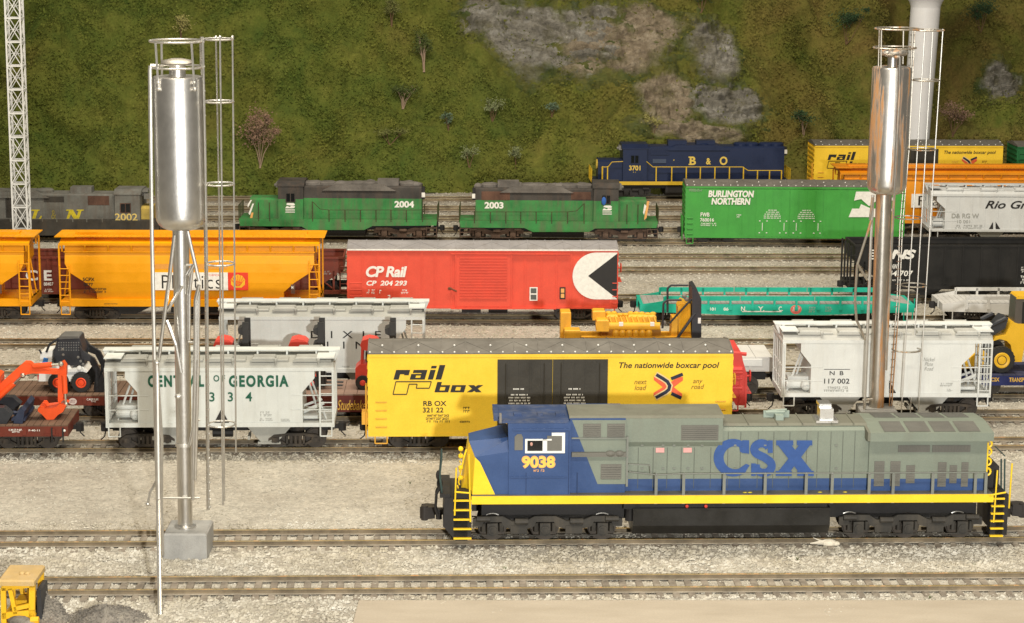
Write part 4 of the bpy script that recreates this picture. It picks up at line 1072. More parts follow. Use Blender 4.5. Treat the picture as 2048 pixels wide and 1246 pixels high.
poly_mark([[ (c.box(1484,622,1563,624))[i] and p for i, p in enumerate([(c.box(1484,622,1563,624)[0],c.box(1484,622,1563,624)[2]),(c.box(1484,622,1563,624)[1],c.box(1484,622,1563,624)[2]),(c.box(1484,622,1563,624)[1],c.box(1484,622,1563,624)[3]),(c.box(1484,622,1563,624)[0],c.box(1484,622,1563,624)[3])])]], y, WHITE, c.root, 'lettering')
text_mesh('101', c.box(1420,615,1431,621), y, WHITE, c.root, .02); text_mesh('864', c.box(1447,615,1462,621), y, WHITE, c.root, .02)
ex, ez = c.P(1592,619); rr_ = .27; poly_mark([[(ex+rr_*1.2*math.cos(i*math.pi/9), ez+rr_*math.sin(i*math.pi/9)) for i in range(18)]], y, ink('pale_red_emblem',(.72,.16,.13)), c.root)
small_print([(ex-.2,ex+.2,ez-.12,ez+.14)], y-.004, WHITE, c.root, 31, 2); small_print([c.box(1617,613,1631,626),c.box(1650,613,1664,624)], y, GREYINK, c.root, 32, 3)
c = Car(TR['t6'], 1885, 2420, 612, 3.0, 'flatcar', 'white grey flatcar with low slotted side boards, right of the teal one', 'flatcar', 'freight cars in the yard')
lowside(c, M_WFLAT, M_WFLAT, (Z(607), Z(603), Z(599), Z(592)), Z(632)); text_mesh('PIGGYBACK', c.box(2023,616,2100,622), -c.h-.006, REDINK, c.root, .02)

M_FSIDE = paint('oxide_brown_side', (.16,.030,.016), .5, .12, .2, (.10,.05,.03)); M_FDECK = paint('brown_plank_deck', (.155,.095,.062), .8, .2, .35, (.10,.065,.045))
def flatcar(c, sidem, deckm, zt, zb, pockets=True, plank=.30, fish=0.0):
    r = c.root; l, h = c.L/2, c.h
    mb = MB()
    for s in (-1,1): mb.prism([(-l,zt),(l,zt),(l,zb),(l*.45,zb-fish),(-l*.45,zb-fish),(-l,zb)], s*(h-.14), s*h)
    for e in (-1,1): mb.box(e*l,e*(l-.2),-h+.15,h-.15,zb,zt)
    if pockets:
        x = -l+.7
        while x < l-.3:
            for s in (-1,1): mb.box(x-.09,x+.09,s*h,s*(h+.07),zb+.08,zt-.10)
            x += 1.25
    for e in (-1,1): mb.tube((e*(l-.4),-h-.03,zb+.1),(e*(l-1.1),-h-.03,zb+.1),.025,4)
    mb.build('side_sill', sidem, r)
    mb = MB(); n = int(2*l/plank)
    for i in range(n):
        x = -l+2*l*i/n; j = random.uniform(0,.012); mb.box(x+.012,x+2*l/n-.012,-h+.0,h-.0,zt+.003,zt+.055+j)
    mb.box(-l+.2,l-.2,-h+.15,h-.15,zt-.1,zt); mb.build('deck', deckm, r)
    running_gear(c, 1.9)
    return zt+.065
c = Car(TR['t2'], -560, 136, 862, 3.1, 'flatcar', 'brown plank deck flatcar in the left foreground carrying the orange excavator', 'flatcar', 'freight cars in the yard')
zt = c.Z(80,853); zb = c.Z(80,873); D_EXC = flatcar(c, M_FSIDE, M_FDECK, zt, zb); FL_EXC = c; y = -c.h-.076
text_mesh('C.M.ST.P.&P.', c.box(18,857,45,861), y, WHITE, c.root, .02); small_print([c.box(24,861,40,865)], y, WHITE, c.root, 41, 1); text_mesh('F-40-11', c.box(58,858,80,862), y, WHITE, c.root, .02)
mb = MB(); q = c.P(129,861); mb.ball((q[0],-c.h-.03,q[1]),.06,n=8,m=5); mb.build('reflector', WHITE, c.root)
mb = MB()
for px in (104,126): q = c.P(px,858); mb.box(q[0]-.03,q[0]+.03,-c.h-.1,-c.h-.0,zb-.25,zt-.05)
mb.build('step', DARK, c.root)
c = Car(TR['t3'], -400, 300, 800, 3.1, 'flatcar', 'brown plank deck flatcar carrying the white skid steer loader', 'flatcar', 'freight cars in the yard')
zt = c.Z(150,793); zb = c.Z(150,811); D_SKID = flatcar(c, M_FSIDE, M_FDECK, zt, zb); FL_SKID = c; y = -c.h-.076
ex, ez = c.P(146,802); poly_mark([[(ex+.19*math.cos(i*math.pi/8), ez+.16*math.sin(i*math.pi/8)) for i in range(16)]], y, ink('faded_white_emblem',(.60,.50,.46)), c.root); small_print([(ex-.12,ex+.12,ez-.08,ez+.08)], y-.004, MATS['oxide_brown_side'], c.root, 43, 2)
text_mesh('C.M.ST.P.&P.', c.box(174,796,198,800), y, WHITE, c.root, .02); small_print([c.box(180,800,192,804)], y, WHITE, c.root, 44, 1)
M_FSIDE2 = paint('dark_red_brown_side', (.13,.022,.014), .45, .15, .2, (.07,.03,.02)); M_FDECK2 = paint('pinkish_brown_deck', (.25,.165,.125), .8, .15, .3, (.17,.12,.10))
c = Car(TR['t3'], 318, 872, 810, 3.1, 'flatcar', 'dark red brown flatcar with gold script carrying the red forklifts', 'flatcar', 'freight cars in the yard')
zt = c.Z(700,791); zb = c.Z(700,824); D_FORK = flatcar(c, M_FSIDE2, M_FDECK2, zt, zb, False, .6); FL_FORK = c
text_mesh('Studebaker', c.box(675,800,738,820), -c.h-.006, GOLD, c.root, .0, .35)
M_BLUEF = paint('blue_flatcar', (.022,.030,.12), .42, .12); M_BDECK = paint('blue_grey_deck', (.045,.05,.10), .6, .2, .2)
c = Car(TR['t4'], 1880, 2460, 762, 3.1, 'flatcar', 'dark blue flatcar at the right edge carrying the yellow wheel loader', 'flatcar', 'freight cars in the yard')
zt = c.Z(2000,752); zb = c.Z(2000,771); D_LOAD = flatcar(c, M_BLUEF, M_BDECK, zt, zb, False, .6); FL_LOAD = c
text_mesh('CSX', c.box(1982,755,1999,763), -c.h-.006, GOLD, c.root, .03); text_mesh('TRANSPORTATION', c.box(2018,755,2090,764), -c.h-.006, GOLD, c.root, .02)
c = Car(TR['t4'], 1065, 1545, 730, 3.0, 'flatcar', 'white grey flatcar carrying the yellow engine behind the near yellow boxcar', 'flatcar', 'freight cars in the yard')
zt = c.Z(1500,717); zb = c.Z(1500,743); D_ENG = flatcar(c, M_WFLAT, M_WFLAT, zt, zb, True, .8); FL_ENG = c
mb = MB(); q = c.box(1485,718,1524,731); mb.box(q[0],q[1],-c.h-.10,-c.h-.0,q[2],q[3]); mb.build('side_panel', M_HOPW, c.root)

# ------------------------------------------------------------------ open hoppers and the red hopper
def openhopper(c, mat, ze, zs, lip=True, nrib=14):
    r = c.root; l, h = c.L/2, c.h; mb = MB()
    a0, a1 = l-.3, l-2.3; zm = zs+(ze-zs)*.62
    for s in (-1,1):
        mb.prism([(-a0,ze),(a0,ze),(a0,zm),(a1,zs+.15),(-a1,zs+.15),(-a0,zm)], s*(h-.08), s*h)
        for i in range(nrib): x = -a1+.1+(2*a1-.2)*i/(nrib-1); mb.box(x-.05,x+.05,s*h,s*(h+.05),zs+.2,ze-.12)
        mb.box(-l,l,s*(h-.16),s*(h+.05),zs-.02,zs+.2); mb.box(-a0,a0,s*(h-.12),s*(h+.06),ze-.10,ze+.01)
    for e in (-1,1):
        vs = [(e*a0,-h+.081,ze),(e*a0,h-.081,ze),(e*a0,h-.081,zm),(e*a0,-h+.081,zm),(e*a1,h-.081,zs+.1),(e*a1,-h+.081,zs+.1)]
        mb.add(vs, [(0,1,2,3),(3,2,4,5)]); mb.box(e*(a0-.05),e*(a0+.06),-h-.06,h+.06,ze-.1,ze+.012)
    mb.box(-a1,a1,-h+.1,h-.1,zs+.1,zs+.22)
    mb.build('body', mat, r)
    mb = MB()
    for e in (-1,1):
        mb.box(e*l,e*(l-.14),-h,h,zs-.03,zs+.2)
        for yy in (-h+.05,-.5,.5,h-.05): mb.box(e*l,e*(l-.1),yy-.06,yy+.06,zs,ze-.05)
        for s in (-1,1): mb.tube((e*(l-.6),s*(h-.05),zs),(e*(l-1.7),s*(h-.05),zs+.9),.05,5); mb.box(e*(l-.95),e*(l-.83),s*h,s*(h-.1),zs,zm)
    mb.build('end_frame', mat, r)
    for e in (-1,1): ladder(r, e*l - (.5 if e > 0 else -.0), e*l + (.5 if e < 0 else 0), zs+.1, ze-.4, -h-.02, mat, 5, .026)
    for x in (-l*.5, -l*.17, l*.17, l*.5):
        mb = MB(); mb.prism([(x-1.1,zs+.1),(x+1.1,zs+.1),(x+.4,.32),(x-.4,.32)], -h+.25, h-.25); mb.build('hopper_bay', mat, r)
    running_gear(c, 1.9)
M_BLK = paint('hopper_black', (.016,.015,.0135), .5, .2, .2, (.032,.028,.024)); M_OXB = paint('hopper_oxide_brown', (.17,.035,.02), .5, .12, .2)
c = Car(TR['t7'], 1699, 2330, 560, 3.1, 'open_hopper', 'long black open hopper with white lettering behind the teal flatcar', 'hopper car', 'freight cars in the yard')
ze = c.Z(1850,490); openhopper(c, M_BLK, ze, .75); y = -c.h-.056
text_mesh('NS', c.box(1780,499,1832,518), y, WHITE, c.root, .05, .25, space=.9)
poly_mark([c.poly([(1742,499+i*5.6),(1782-i*1.5,499+i*5.6),(1780-i*1.5,501.6+i*5.6),(1742,501.6+i*5.6)]) for i in range(4)], y, WHITE, c.root)
text_mesh('NW', c.box(1782,528,1795,538), y, WHITE, c.root, .02, .1); text_mesh('144 707', c.box(1770,541,1826,552), y, WHITE, c.root, .02, .1); small_print([c.box(1770,558,1822,562)], y, WHITE, c.root, 51, 1)
small_print([c.box(2041,533,2062,545),c.box(2039,550,2062,568)], y, WHITE, c.root, 52, 3)
c = Car(TR['t7'], -330, 330, 560, 3.1, 'open_hopper', 'brown hopper showing between the two yellow hoppers, white letter on its side', 'hopper car', 'freight cars in the yard')
ze = c.Z(100,514); openhopper(c, M_OXB, ze, .45); y = -c.h-.056
text_mesh('C E', c.box(52,540,104,561), y, WHITE, c.root, .03); text_mesh('88407', c.box(88,564,107,571), y, WHITE, c.root, .02); small_print([c.box(88,577,106,584)], y, WHITE, c.root, 53, 2)
c = Car(TR['t7'], 352, 697, 560, 3.1, 'open_hopper', 'brown hopper showing between the plastics hopper and the red boxcar', 'hopper car', 'freight cars in the yard')
openhopper(c, M_OXB, ze, .45); small_print([c.box(646,541,662,549),c.box(673,545,688,555)], y, GREYINK, c.root, 54, 2)
M_REDH = paint('coral_red', (.62,.06,.05), .42, .08)
c = Car(TR['t3'], 985, 1493, 800, 3.0, 'covered_hopper', 'coral red hopper mostly hidden behind the near yellow boxcar, its brake wheel showing', 'hopper car', 'freight cars in the yard')
ze = c.Z(1480,706); zs = c.Z(1480,815); l = c.L/2; h = c.h
mb = MB(); q = lambda px, py: c.P(px, py)
mb.prism([(-l,zs+.3),(-l,ze-.7),(-l+1,ze),(q(1483,706)[0],ze),(q(1486,722)[0],q(1486,722)[1]),(q(1492,742)[0],q(1492,742)[1]),(l,zs+1.4),(l,zs+.1),(l-.5,zs+.1),(l-.6,zs+.3)], -h, h); mb.build('body', M_REDH, c.root)
mb = MB()
for py, rr_ in ((738,.12),(744,.09),(775,.10),(757,.05)): zz = c.Z(1470,py); mb.tube((l-2.8,-h-.06,zz),(c.X(1484,py),-h-.06,zz),rr_,8)
mb.tube((l-.9,-h+.1,ze),(l-.05,-h+.1,ze-.08),.10,6); mb.box(l-.35,l-.22,-h-.06,-h,zs+.2,zs+1.7); mb.box(l-.1,l,-h-.05,-h,zs,zs+1.7); mb.tube((l-2,-h,ze+.04),(l-1.4,-h,ze+.14),.05,5)
mb.build('pipework', M_REDH, c.root)
brake_gear(c, 1, c.Z(1500,762), M_REDH); stirrup(c.root, l-.9, l-.4, zs-.15, zs+.3, -h, M_REDH); running_gear(c, 1.9)
# ------------------------------------------------------------------ locomotives: shared parts
def loco_bogie(root, x, axles, spread, mat, zf=.95, half=1.08, r=.52):
    """a bogie: frame with axle boxes, springs; wheels as sub-parts"""
    n = len(axles); a0, a1 = axles[0]-.75, axles[-1]+.75
    mb = MB()
    for s in (-1,1):
        y0, y1 = s*(half-.09), s*(half+.09)
        up = [(a0,zf-.05)]; dn = [(a0,zf-.34)]
        for i, a in enumerate(axles):
            up += [(a-.40,zf+.06),(a+.40,zf+.06)]; dn += [(a-.42,zf-.34),(a-.34,zf-.16),(a+.34,zf-.16),(a+.42,zf-.34)]
            if i < n-1: m_ = (a+axles[i+1])/2; up += [(m_-.25,zf-.14),(m_+.25,zf-.14)]; dn += [(m_-.3,zf-.44),(m_+.3,zf-.44)]
        up.append((a1,zf-.05)); dn.append((a1,zf-.34))
        mb.prism(up+dn[::-1], y0, y1)
        for a in axles:
            mb.box(a-.20,a+.20,s*(half+.02),s*(half+.16),r-.24,r+.26); mb.cyl((a,s*(half+.17),r),.17,.10,'y',14); mb.cyl((a,s*(half+.22),r),.09,.05,'y',10)
            for q in (-.34,.34): mb.cyl((a+q,s*(half+.02),r+.08),.09,.34,'z',8)
        for i in range(n-1):
            m_ = (axles[i]+axles[i+1])/2; mb.box(m_-.32,m_+.32,s*(half),s*(half+.12),zf-.62,zf-.30); mb.cyl((m_+.1,s*(half+.16),zf-.12),.12,.5,'x',10)
        mb.cyl((axles[0]-.35,s*(half+.16),zf-.02),.11,.5,'x',10); mb.cyl((axles[-1]+.35,s*(half+.16),zf-.02),.11,.5,'x',10)
        mb.path([(a0,s*(half+.15),.35),(axles[0]+.6,s*(half+.15),.30),(axles[-1]-.6,s*(half+.15),.30),(a1,s*(half+.15),.35)],.03,4)
    mb.box(axles[0],axles[-1],-.8,.8,.55,1.0)
    b = mb.build('bogie', mat, root); b.location = (x,0,0)
    for a in axles:
        for s in (-1,1): w = inst('wheel', ME_LWHEEL, b, (a,s*.73,0), 0 if s < 0 else math.pi)
    return b
def lw():
    mb = MB(); mb.cyl((0,0,.52),.52,.14,'y',28); mb.cyl((0,.085,.52),.56,.03,'y',28); mb.cyl((0,-.08,.52),.2,.08,'y',14); return mb.mesh('wheel', WHEELM)
ME_LWHEEL = lw()
M_GLINT = metal('wheel_glint_bright',(.75,.73,.68),.25)
def railing(root, pts, posts, y, mat, r=.026, zbase=0, postw=.05, name='handrail'):
    mb = MB(); mb.path([(x,y,z) for x,z in pts], r, 5); o = mb.build(name, mat, root)
    for (x, zt, zb) in posts:
        mb = MB(); mb.box(x-postw/2,x+postw/2,y-.03,y+.03,zb,zt); mb.ball((x,y,zt),r*1.9,n=6,m=4); mb.build('stanchion', mat, root)

# ------------------------------------------------------------------ the near blue, grey and yellow locomotive
M_CB = paint('loco_blue', (.038,.078,.20), .38, .08); M_CG = paint('loco_grey_green', (.205,.235,.19), .48, .05, .06, (.16,.15,.12))
M_CGR = paint('loco_roof_grey', (.175,.175,.135), .6, .10, .2, (.13,.11,.09)); M_CY = paint('loco_yellow', (.93,.63,.03), .38, .05); M_CBR = paint('dusty_blue_roof', (.035,.062,.15), .5, .2, .3, (.15,.15,.16))
M_LOUV = paint('louvre_grey', (.155,.15,.13), .6, .1); M_CGRAIL = paint('grey_handrail', (.20,.21,.185), .5, .1); M_TRUCK = paint('loco_bogie_grey', (.042,.039,.034), .6, .3, .4, (.095,.08,.06))
M_TANK = paint('fuel_tank_black', (.022,.021,.019), .35, .2); M_DKG = paint('dark_green_rail', (.045,.075,.07), .5, .15)
c = Car(TR['t1'], 900, 2014, 1040, 3.1, 'locomotive', 'large blue, grey and yellow diesel locomotive, number 9038, in the foreground', 'locomotive', 'diesel locomotives in the yard')
r = c.root; l, h = c.L/2, c.h
hc = 1.50; hh = 1.02                                              # half widths of cab and hood
P = c.P
zdk = c.Z(1500,990); zst = c.Z(1500,1006)                          # walkway edge top and bottom
xn = c.X(943,1000); xe = c.X(1984,1000)
# frame, walkway, yellow sill stripe
mb = MB(); mb.box(xn,xe,-h+.02,h-.02,zst+.02,zdk-.0); mb.box(xn+.4,xe-.4,-.8,.8,.85,zst+.02); fr = mb.build('frame', DARK, r)
mb = MB(); mb.box(xn+.02,xe,-h,h,zdk,zdk+.035); mb.build('walkway', paint('walkway_grey', (.13,.125,.11), .7, .15), r)
for s in (-1,1):
    mb = MB(); mb.box(xn,xe+.05,s*(h-.018),s*(h+.03),zst,zdk); mb.build('sill_stripe', M_CY, r)
# cab and nose: one lofted shell
C_ = lambda px, py: c.P(px, py, -hc)
zc0 = zdk+.036
nose_top = C_(962,924); cabf = C_(1020,904); roof_f = C_(1000,846); roof_z = C_(1100,846)[1]; cab_r = C_(1252,900)[0]
zr1 = roof_z+.05
xw0 = cabf[0]; xw1 = C_(1016,848)[0]
mb = MB()
# side profile: near and far faces with inset upper nose
x_b = C_(990,992)[0]; xf0 = C_(945,1004)[0]; zn = nose_top[1]
A_, B_, K_, D_ = C_(945,1004)[0], C_(950,915), xw0, zc0
hn = hc-.06; xc_ = A_-.42
mb = MB()
zB, zC = B_[1], cabf[1]; zE, zF = zB+.42, zC+.50; xF = xw0+.12
for s in (-1,1):
    f = [(A_,s*hn,zc0),(K_,s*hn,zc0),(K_,s*hn,zC),(B_[0],s*hn,zB)]; mb.face(f if s < 0 else f[::-1])
    f = [(B_[0],s*hn,zB),(K_,s*hn,zC),(xF,s*1.15,zF),(xc_+.30,s*.62,zE)]; mb.face(f if s < 0 else f[::-1])
mb.face([(xc_+.30,-.62,zE),(xF,-1.15,zF),(xF,1.15,zF),(xc_+.30,.62,zE)])
nose = mb.build('nose', [M_CB], r)
mb = MB()
for s in (-1,1):
    f = [(A_-.004,s*(hn+.012),zc0),(C_(990,992)[0],s*(hn+.012),zc0),(C_(960,925)[0],s*(hn+.012),C_(960,925)[1]),(B_[0],s*(hn+.012),zB)]; mb.face(f if s < 0 else f[::-1])
    f = [(xc_,s*.70,zc0),(A_,s*hn,zc0),(B_[0],s*hn,zB),(xc_+.29,s*.62,zE)]; mb.face(f if s < 0 else f[::-1])
mb.face([(xc_,-.70,zc0),(xc_+.29,-.62,zE),(xc_+.29,.62,zE),(xc_,.70,zc0)][::-1])
mb.path([(xc_-.06,-.8,zc0+.2),(xc_-.10,-.8,zc0+.3),(xc_+.10,-.8,zE-.6),(xc_+.2,-.7,zE-.3)],.03,5)
for i in range(5): mb.tube((xc_-.12+.03*i,-1.05,zc0+.15+i*.32),(xc_-.14+.03*i,-.7,zc0+.15+i*.32),.028,4)
for z in (zc0+.5,zc0+.9,zc0+1.35,zE-.25): mb.ball((xc_-.02,-.85,z),.10,n=8,m=5)
mb.build('nose_front', M_CY, r)
xf0 = A_
# cab shell with sloped windshield
xr_cab = C_(1138,900)[0]
mb = MB(); ce = roof_z
mb.prism([(xw0-.05,zc0),(xr_cab+.05,zc0),(xr_cab+.05,ce),(xw1,ce),(xw0-.05,cabf[1])], -hc, hc)
cab = mb.build('cab', M_CB, r)
mb = MB(); xa = C_(1003,846)[0]; mb.prism([(-hc-.02,ce),(hc+.02,ce),(hc-.25,zr1),(-hc+.25,zr1)], xa-.10, xr_cab-.02, 'x'); mb.box(xa-.28,xa-.08,-1.0,1.0,ce-.04,ce+.14)
for q, w_ in ((.5,.3),(1.4,.2),(2.1,.35)): mb.box(xa+q,xa+q+w_,-.6,-.1,zr1,zr1+.07)
mb.build('cab_roof', M_CBR, r)
mb = MB()                                                         # front windscreens
for a, b in ((-1.25,-.72),(-.62,-.05),(.05,.62),(.72,1.25)):
    z0_, z1_ = cabf[1]+.50, ce-.10; zz0 = (cabf[1]+.53)
    fx_ = lambda z: (xw0-.05)+(xw1-xw0+.05)*(z-cabf[1])/(ce-cabf[1])
    mb.face([(fx_(zz0)-.02,a,zz0),(fx_(z1_)-.02,a,z1_),(fx_(z1_)-.02,b,z1_),(fx_(zz0)-.02,b,zz0)])
mb.build('windscreen', GLASS, r)
mb = MB(); b = c.box(1012,862,1022,890,-hc); mb.box(xw1-.32,xw1-.24,-hc+.02,-hc+.3,ce-.02,ce+.32); mb.build('number_board', STEEL, r)
# side window, mirror window, rails on the cab
b = c.box(1050,865,1130,906,-hc); y = -hc-.014; t_ = .085
fw = MB(); fw.box(b[0],b[1],y-.03,y+.01,b[2],b[2]+t_); fw.box(b[0],b[0]+t_,y-.03,y+.01,b[2]+t_,b[3]-.24); fw.box(b[1]-t_*1.3,b[1],y-.03,y+.01,b[2]+t_,b[3]); m_ = b[0]+(b[1]-b[0])*.44
fw.box(m_,m_+.17,y-.03,y+.01,b[2]+t_,b[3]-.24); fw.box(b[1]-.5,b[1]-t_*1.3,y-.03,y+.01,b[3]-.12,b[3]); fw.box(b[0]+t_,b[1]-.5,y-.03,y+.01,b[3]-.30,b[3]-.24)
wf = fw.build('window', paint('white_window_frame', (.80,.80,.76), .4, .03), r)
mb = MB(); mb.box(b[0]+t_,m_,y-.012,y+.004,b[2]+t_,b[3]-.30); mb.build('pane', GLASS, wf)
mb = MB(); mb.box(m_+.17,b[1]-t_*1.3,y-.012,y+.004,b[2]+t_,b[3]-.12); mb.build('pane', M_LOUV, wf)
q = c.P(1082,893,-hc); mb = MB(); mb.ball((b[0]+.24,y-.006,b[3]-.44),.06,.015,.08,8,6); mb.build('driver_head', ink('skin_pink',(.55,.30,.24)), wf)
b = c.box(1029,868,1046,900,-hc); mb = MB(); mb.prism([(b[0],b[2]),(b[0]+.0,b[3]-.1),(b[0]+.1,b[3]),(b[1]-.06,b[3]),(b[1],b[3]-.12),(b[1],b[2])], y-.02, y+.005); mb.build('corner_window', M_LOUV, r)
text_mesh('9038', c.box(1043,911,1111,937,-hc), y, ORNINK, r, .055); text_mesh('9038', c.box(1045,913,1109,935,-hc), y-.006, ink('number_yellow',(.86,.55,.10)), r, .03)
small_print([c.box(1066,938,1088,944,-hc)], y, ORNINK, r, 61, 1)
mb = MB(); bb = c.box(1020,951,1134,955,-hc); mb.box(bb[0],bb[1],y-.03,y+.01,bb[2],bb[2]+.04); bb = c.box(1025,857,1138,860,-hc); mb.box(bb[0],bb[1],y-.05,y+.01,bb[2],bb[2]+.05); mb.build('cab_trim', M_CB, r)
mb = MB()
for px in (1052,1137,1155): q = c.X(px,970,-hc); mb.box(q-.008,q+.008,y-.004,y+.008,zc0+.02,c.Z(px,945 if px != 1137 else 862,-hc))
mb.build('panel_seam', ink('seam_dark', (.012,.025,.08)), r)
# section behind the cab (full width, grey over blue)
xs1 = c.X(1252,900,-hc); hx = 1.26
zt2 = c.Z(1200,838,-hx)
mb = MB(); mb.box(xr_cab+.052,xs1,-hx,hx,zc0,zt2); eq = mb.build('equipment_cab', M_CB, r)
g = [c.P(*p, -hx) for p in ((1144,840),(1252,840),(1252,968),(1195,968))]
for s in (-1,1): mb = MB(); f = [(x, s*(hx+.012), z) for x, z in g]; mb.face(f if s > 0 else f[::-1]); mb.build('grey_panel', M_CG, r)
y = -hx-.014
for b in (c.box(1166,847,1202,874,-hx), c.box(1214,847,1250,874,-hx), c.box(1201,928,1243,958,-hx)):
    mb = MB(); mb.box(b[0],b[1],y-.012,y,b[2],b[3])
    n = int((b[3]-b[2])/.085)
    for i in range(n): z = b[2]+.02+(b[3]-b[2]-.04)*i/n; mb.prism([(y-.012,z),(y-.05,z+.01),(y-.012,z+.06)], b[0]+.03, b[1]-.03, 'x')
    mb.build('louvre', M_LOUV, r)
mb = MB(); b = c.box(1143,903,1252,912,-hx); mb.box(b[0],b[1],y-.14,y,b[2],b[3]); mb.ball((b[1]-.6,y-.1,b[2]+.12),.2,.1,.12); mb.ball((b[1]-.25,y-.1,b[2]+.12),.18,.1,.12); mb.build('air_pipe', M_LOUV, r)
mb = MB(); b = c.box(1143,873,1256,877,-hx); mb.box(b[0],b[1],y-.06,y,b[2],b[2]+.05); b = c.box(1251,872,1256,972,-hx); mb.box(b[0],b[0]+.08,y-.08,y,b[2],b[3]); mb.build('panel_trim', M_CGRAIL, r)
# upper inverter box over the front hood, hood, radiator
zt_u = c.Z(1300,837,-1.14); xu = c.X(1446,850,-1.14); zl_u = zt_u-.62
mb = MB(); mb.prism([(-1.14,zl_u-.3),(-1.14,zt_u),(-.95,zt_u+.05),(.95,zt_u+.05),(1.14,zt_u),(1.14,zl_u-.3),(hh,zl_u-.5),(-hh,zl_u-.5)], xs1-.0, xu, 'x'); mb.build('inverter_housing', M_CG, r)
mb = MB(); mb.prism([(-1.14,zt_u+.004),(1.14,zt_u+.004),(.94,zt_u+.07),(-.94,zt_u+.07)], xr_cab+.03, xu+.05, 'x'); mb.build('hood_roof', M_CGR, r)
b = c.box(1362,850,1437,880,-1.14); mb = MB(); mb.box(b[0],b[1],-1.17,-1.141,b[2],b[3])
for i in range(6): z = b[2]+.05+(b[3]-b[2]-.1)*i/6; mb.box(b[0]+.04,b[1]-.04,-1.195,-1.17,z,z+.05)
mb.build('louvre', M_LOUV, r)
H_ = lambda px, py: c.P(px, py, -hh)
xh1 = c.X(1737,900,-hh); zhd = H_(1600,855)[1]
mb = MB(); mb.prism([(-hh,zc0),(-hh,zhd-.12),(-hh+.22,zhd+.02),(hh-.22,zhd+.02),(hh,zhd-.12),(hh,zc0)], xs1+.002, xh1, 'x'); hood = mb.build('hood', M_CG, r)
mb = MB(); mb.prism([(-hh+.17,zhd+.022),(hh-.17,zhd+.022),(hh-.30,zhd+.10),(-hh+.30,zhd+.10)], xu+.06, xh1-.05, 'x')
for q in (.18,.38,.55,.75,.9): xx = xu+(xh1-xu)*q; mb.box(xx-.02,xx+.02,-hh+.2,hh-.2,zhd+.10,zhd+.13)
mb.build('hood_roof', M_CGR, r)
xre = c.X(1974,900,-hh-.12); hr = hh+.12
mb = MB(); mb.box(xh1+.002,xre,-hr,hr,zc0,c.Z(1850,868,-hr)); rad = mb.build('radiator_hood', M_CG, r)
# radiator wing
hw = 1.62; wz0 = c.Z(1850,883,-hw); wz1 = c.Z(1850,866,-hw); xw_a = c.X(1741,875,-hw); xw_b = c.X(1988,875,-hw)
mb = MB(); mb.prism([(-hw,wz0),(-hw,wz1),(-.25,wz1+.13),(.25,wz1+.13),(hw,wz1),(hw,wz0),(hr+.02,wz0-.12),(-hr-.02,wz0-.12)], xw_a, xw_b, 'x'); wing = mb.build('radiator_wing', M_CG, r)
mb = MB(); mb.prism([(-hw-.02,wz0+.02),(-hw-.02,wz1+.02),(-.25,wz1+.17),(.25,wz1+.17),(hw,wz1+.02),(hw,wz0+.02)], xw_a-.10, xw_a-.002, 'x'); mb.build('wing_edge', M_CGR, r)
for s in (-1,1):
    for i in range(4):
        u0 = xw_a+.55+i*(xw_b-xw_a-.9)/4; u1 = u0+(xw_b-xw_a-.9)/4-.14; f = lambda t: (s*(hw-(hw-.25)*t), wz1+.13*t+.014)
        (ya, za), (yb, zb_) = f(.10), f(.92)
        mb = MB(); v = [(u0,ya,za),(u1,ya,za),(u1,yb,zb_),(u0,yb,zb_)]; mb.face(v if s < 0 else v[::-1])
        for k in range(9): t = .10+.82*k/8; q = f(t); mb.tube((u0,q[0],q[1]+.005),(u1,q[0],q[1]+.005),.016,4)
        mb.build('radiator_grille', M_LOUV, r)
for b in (c.box(1796,890,1860,904,-hr), c.box(1864,890,1941,904,-hr)):
    mb = MB(); mb.box(b[0],b[1],-hr-.03,-hr-.002,b[2],b[3])
    for i in range(12): x = b[0]+(b[1]-b[0])*i/12; mb.box(x,x+.05,-hr-.05,-hr-.03,b[2]+.03,b[3]-.03)
    mb.build('radiator_grille', M_LOUV, r)
for (x0,y0,x1,y1) in ((1747,922,1769,972),(1779,922,1801,972),(1811,930,1830,966),(1874,924,1893,973),(1898,930,1914,966),(1921,924,1937,973)):
    b = c.box(x0,y0,x1,y1,-hr); mb = MB(); mb.box(b[0],b[1],-hr-.035,-hr-.014,b[2],b[3])
    n = int((b[3]-b[2])/.09)
    for i in range(n): z = b[2]+.02+i*.09; mb.box(b[0]+.03,b[1]-.03,-hr-.05,-hr-.035,z,z+.045)
    mb.build('louvre', M_LOUV, r)
# blue band along the bottom of the hood
zb1 = H_(1500,957)[1]
mb = MB()
for s in (-1,1):
    mb.box(xs1+.004,xh1-.002,s*(hh+.001),s*(hh+.012),zc0,zb1); mb.box(xh1+.004,xre-.002,s*(hr+.001),s*(hr+.012),zc0,zb1)
mb.build('blue_band', M_CB, r)
mb = MB()
for px in (1276,1306,1334,1362,1388,1421,1455,1480,1515,1546,1578,1612,1634,1660,1684,1708):
    x = c.X(px,930,-hh); top = zl_u-.54 if px < 1446 else zhd-.16; mb.box(x-.010,x+.010,-hh-.018,-hh-.013,zc0+.1,top)
mb.build('door_seam', ink('seam_grey', (.10,.11,.09)), r)
mb = MB()
for px in (1284,1326,1348,1376,1404,1470,1530,1560,1620,1672):
    for py in (890,936): q = H_(px, py); mb.box(q[0]-.05,q[0]+.05,-hh-.05,-hh-.012,q[1]-.025,q[1]+.025)
mb.build('latch_or_twig', M_CGRAIL, r)
for px in (1320,1375):
    q = H_(px,900); mb = MB(); mb.box(q[0]-.16,q[0]+.16,-hh-.03,-hh-.012,q[1]-.09,q[1]+.09); mb.build('warning_plate', PINK, r)
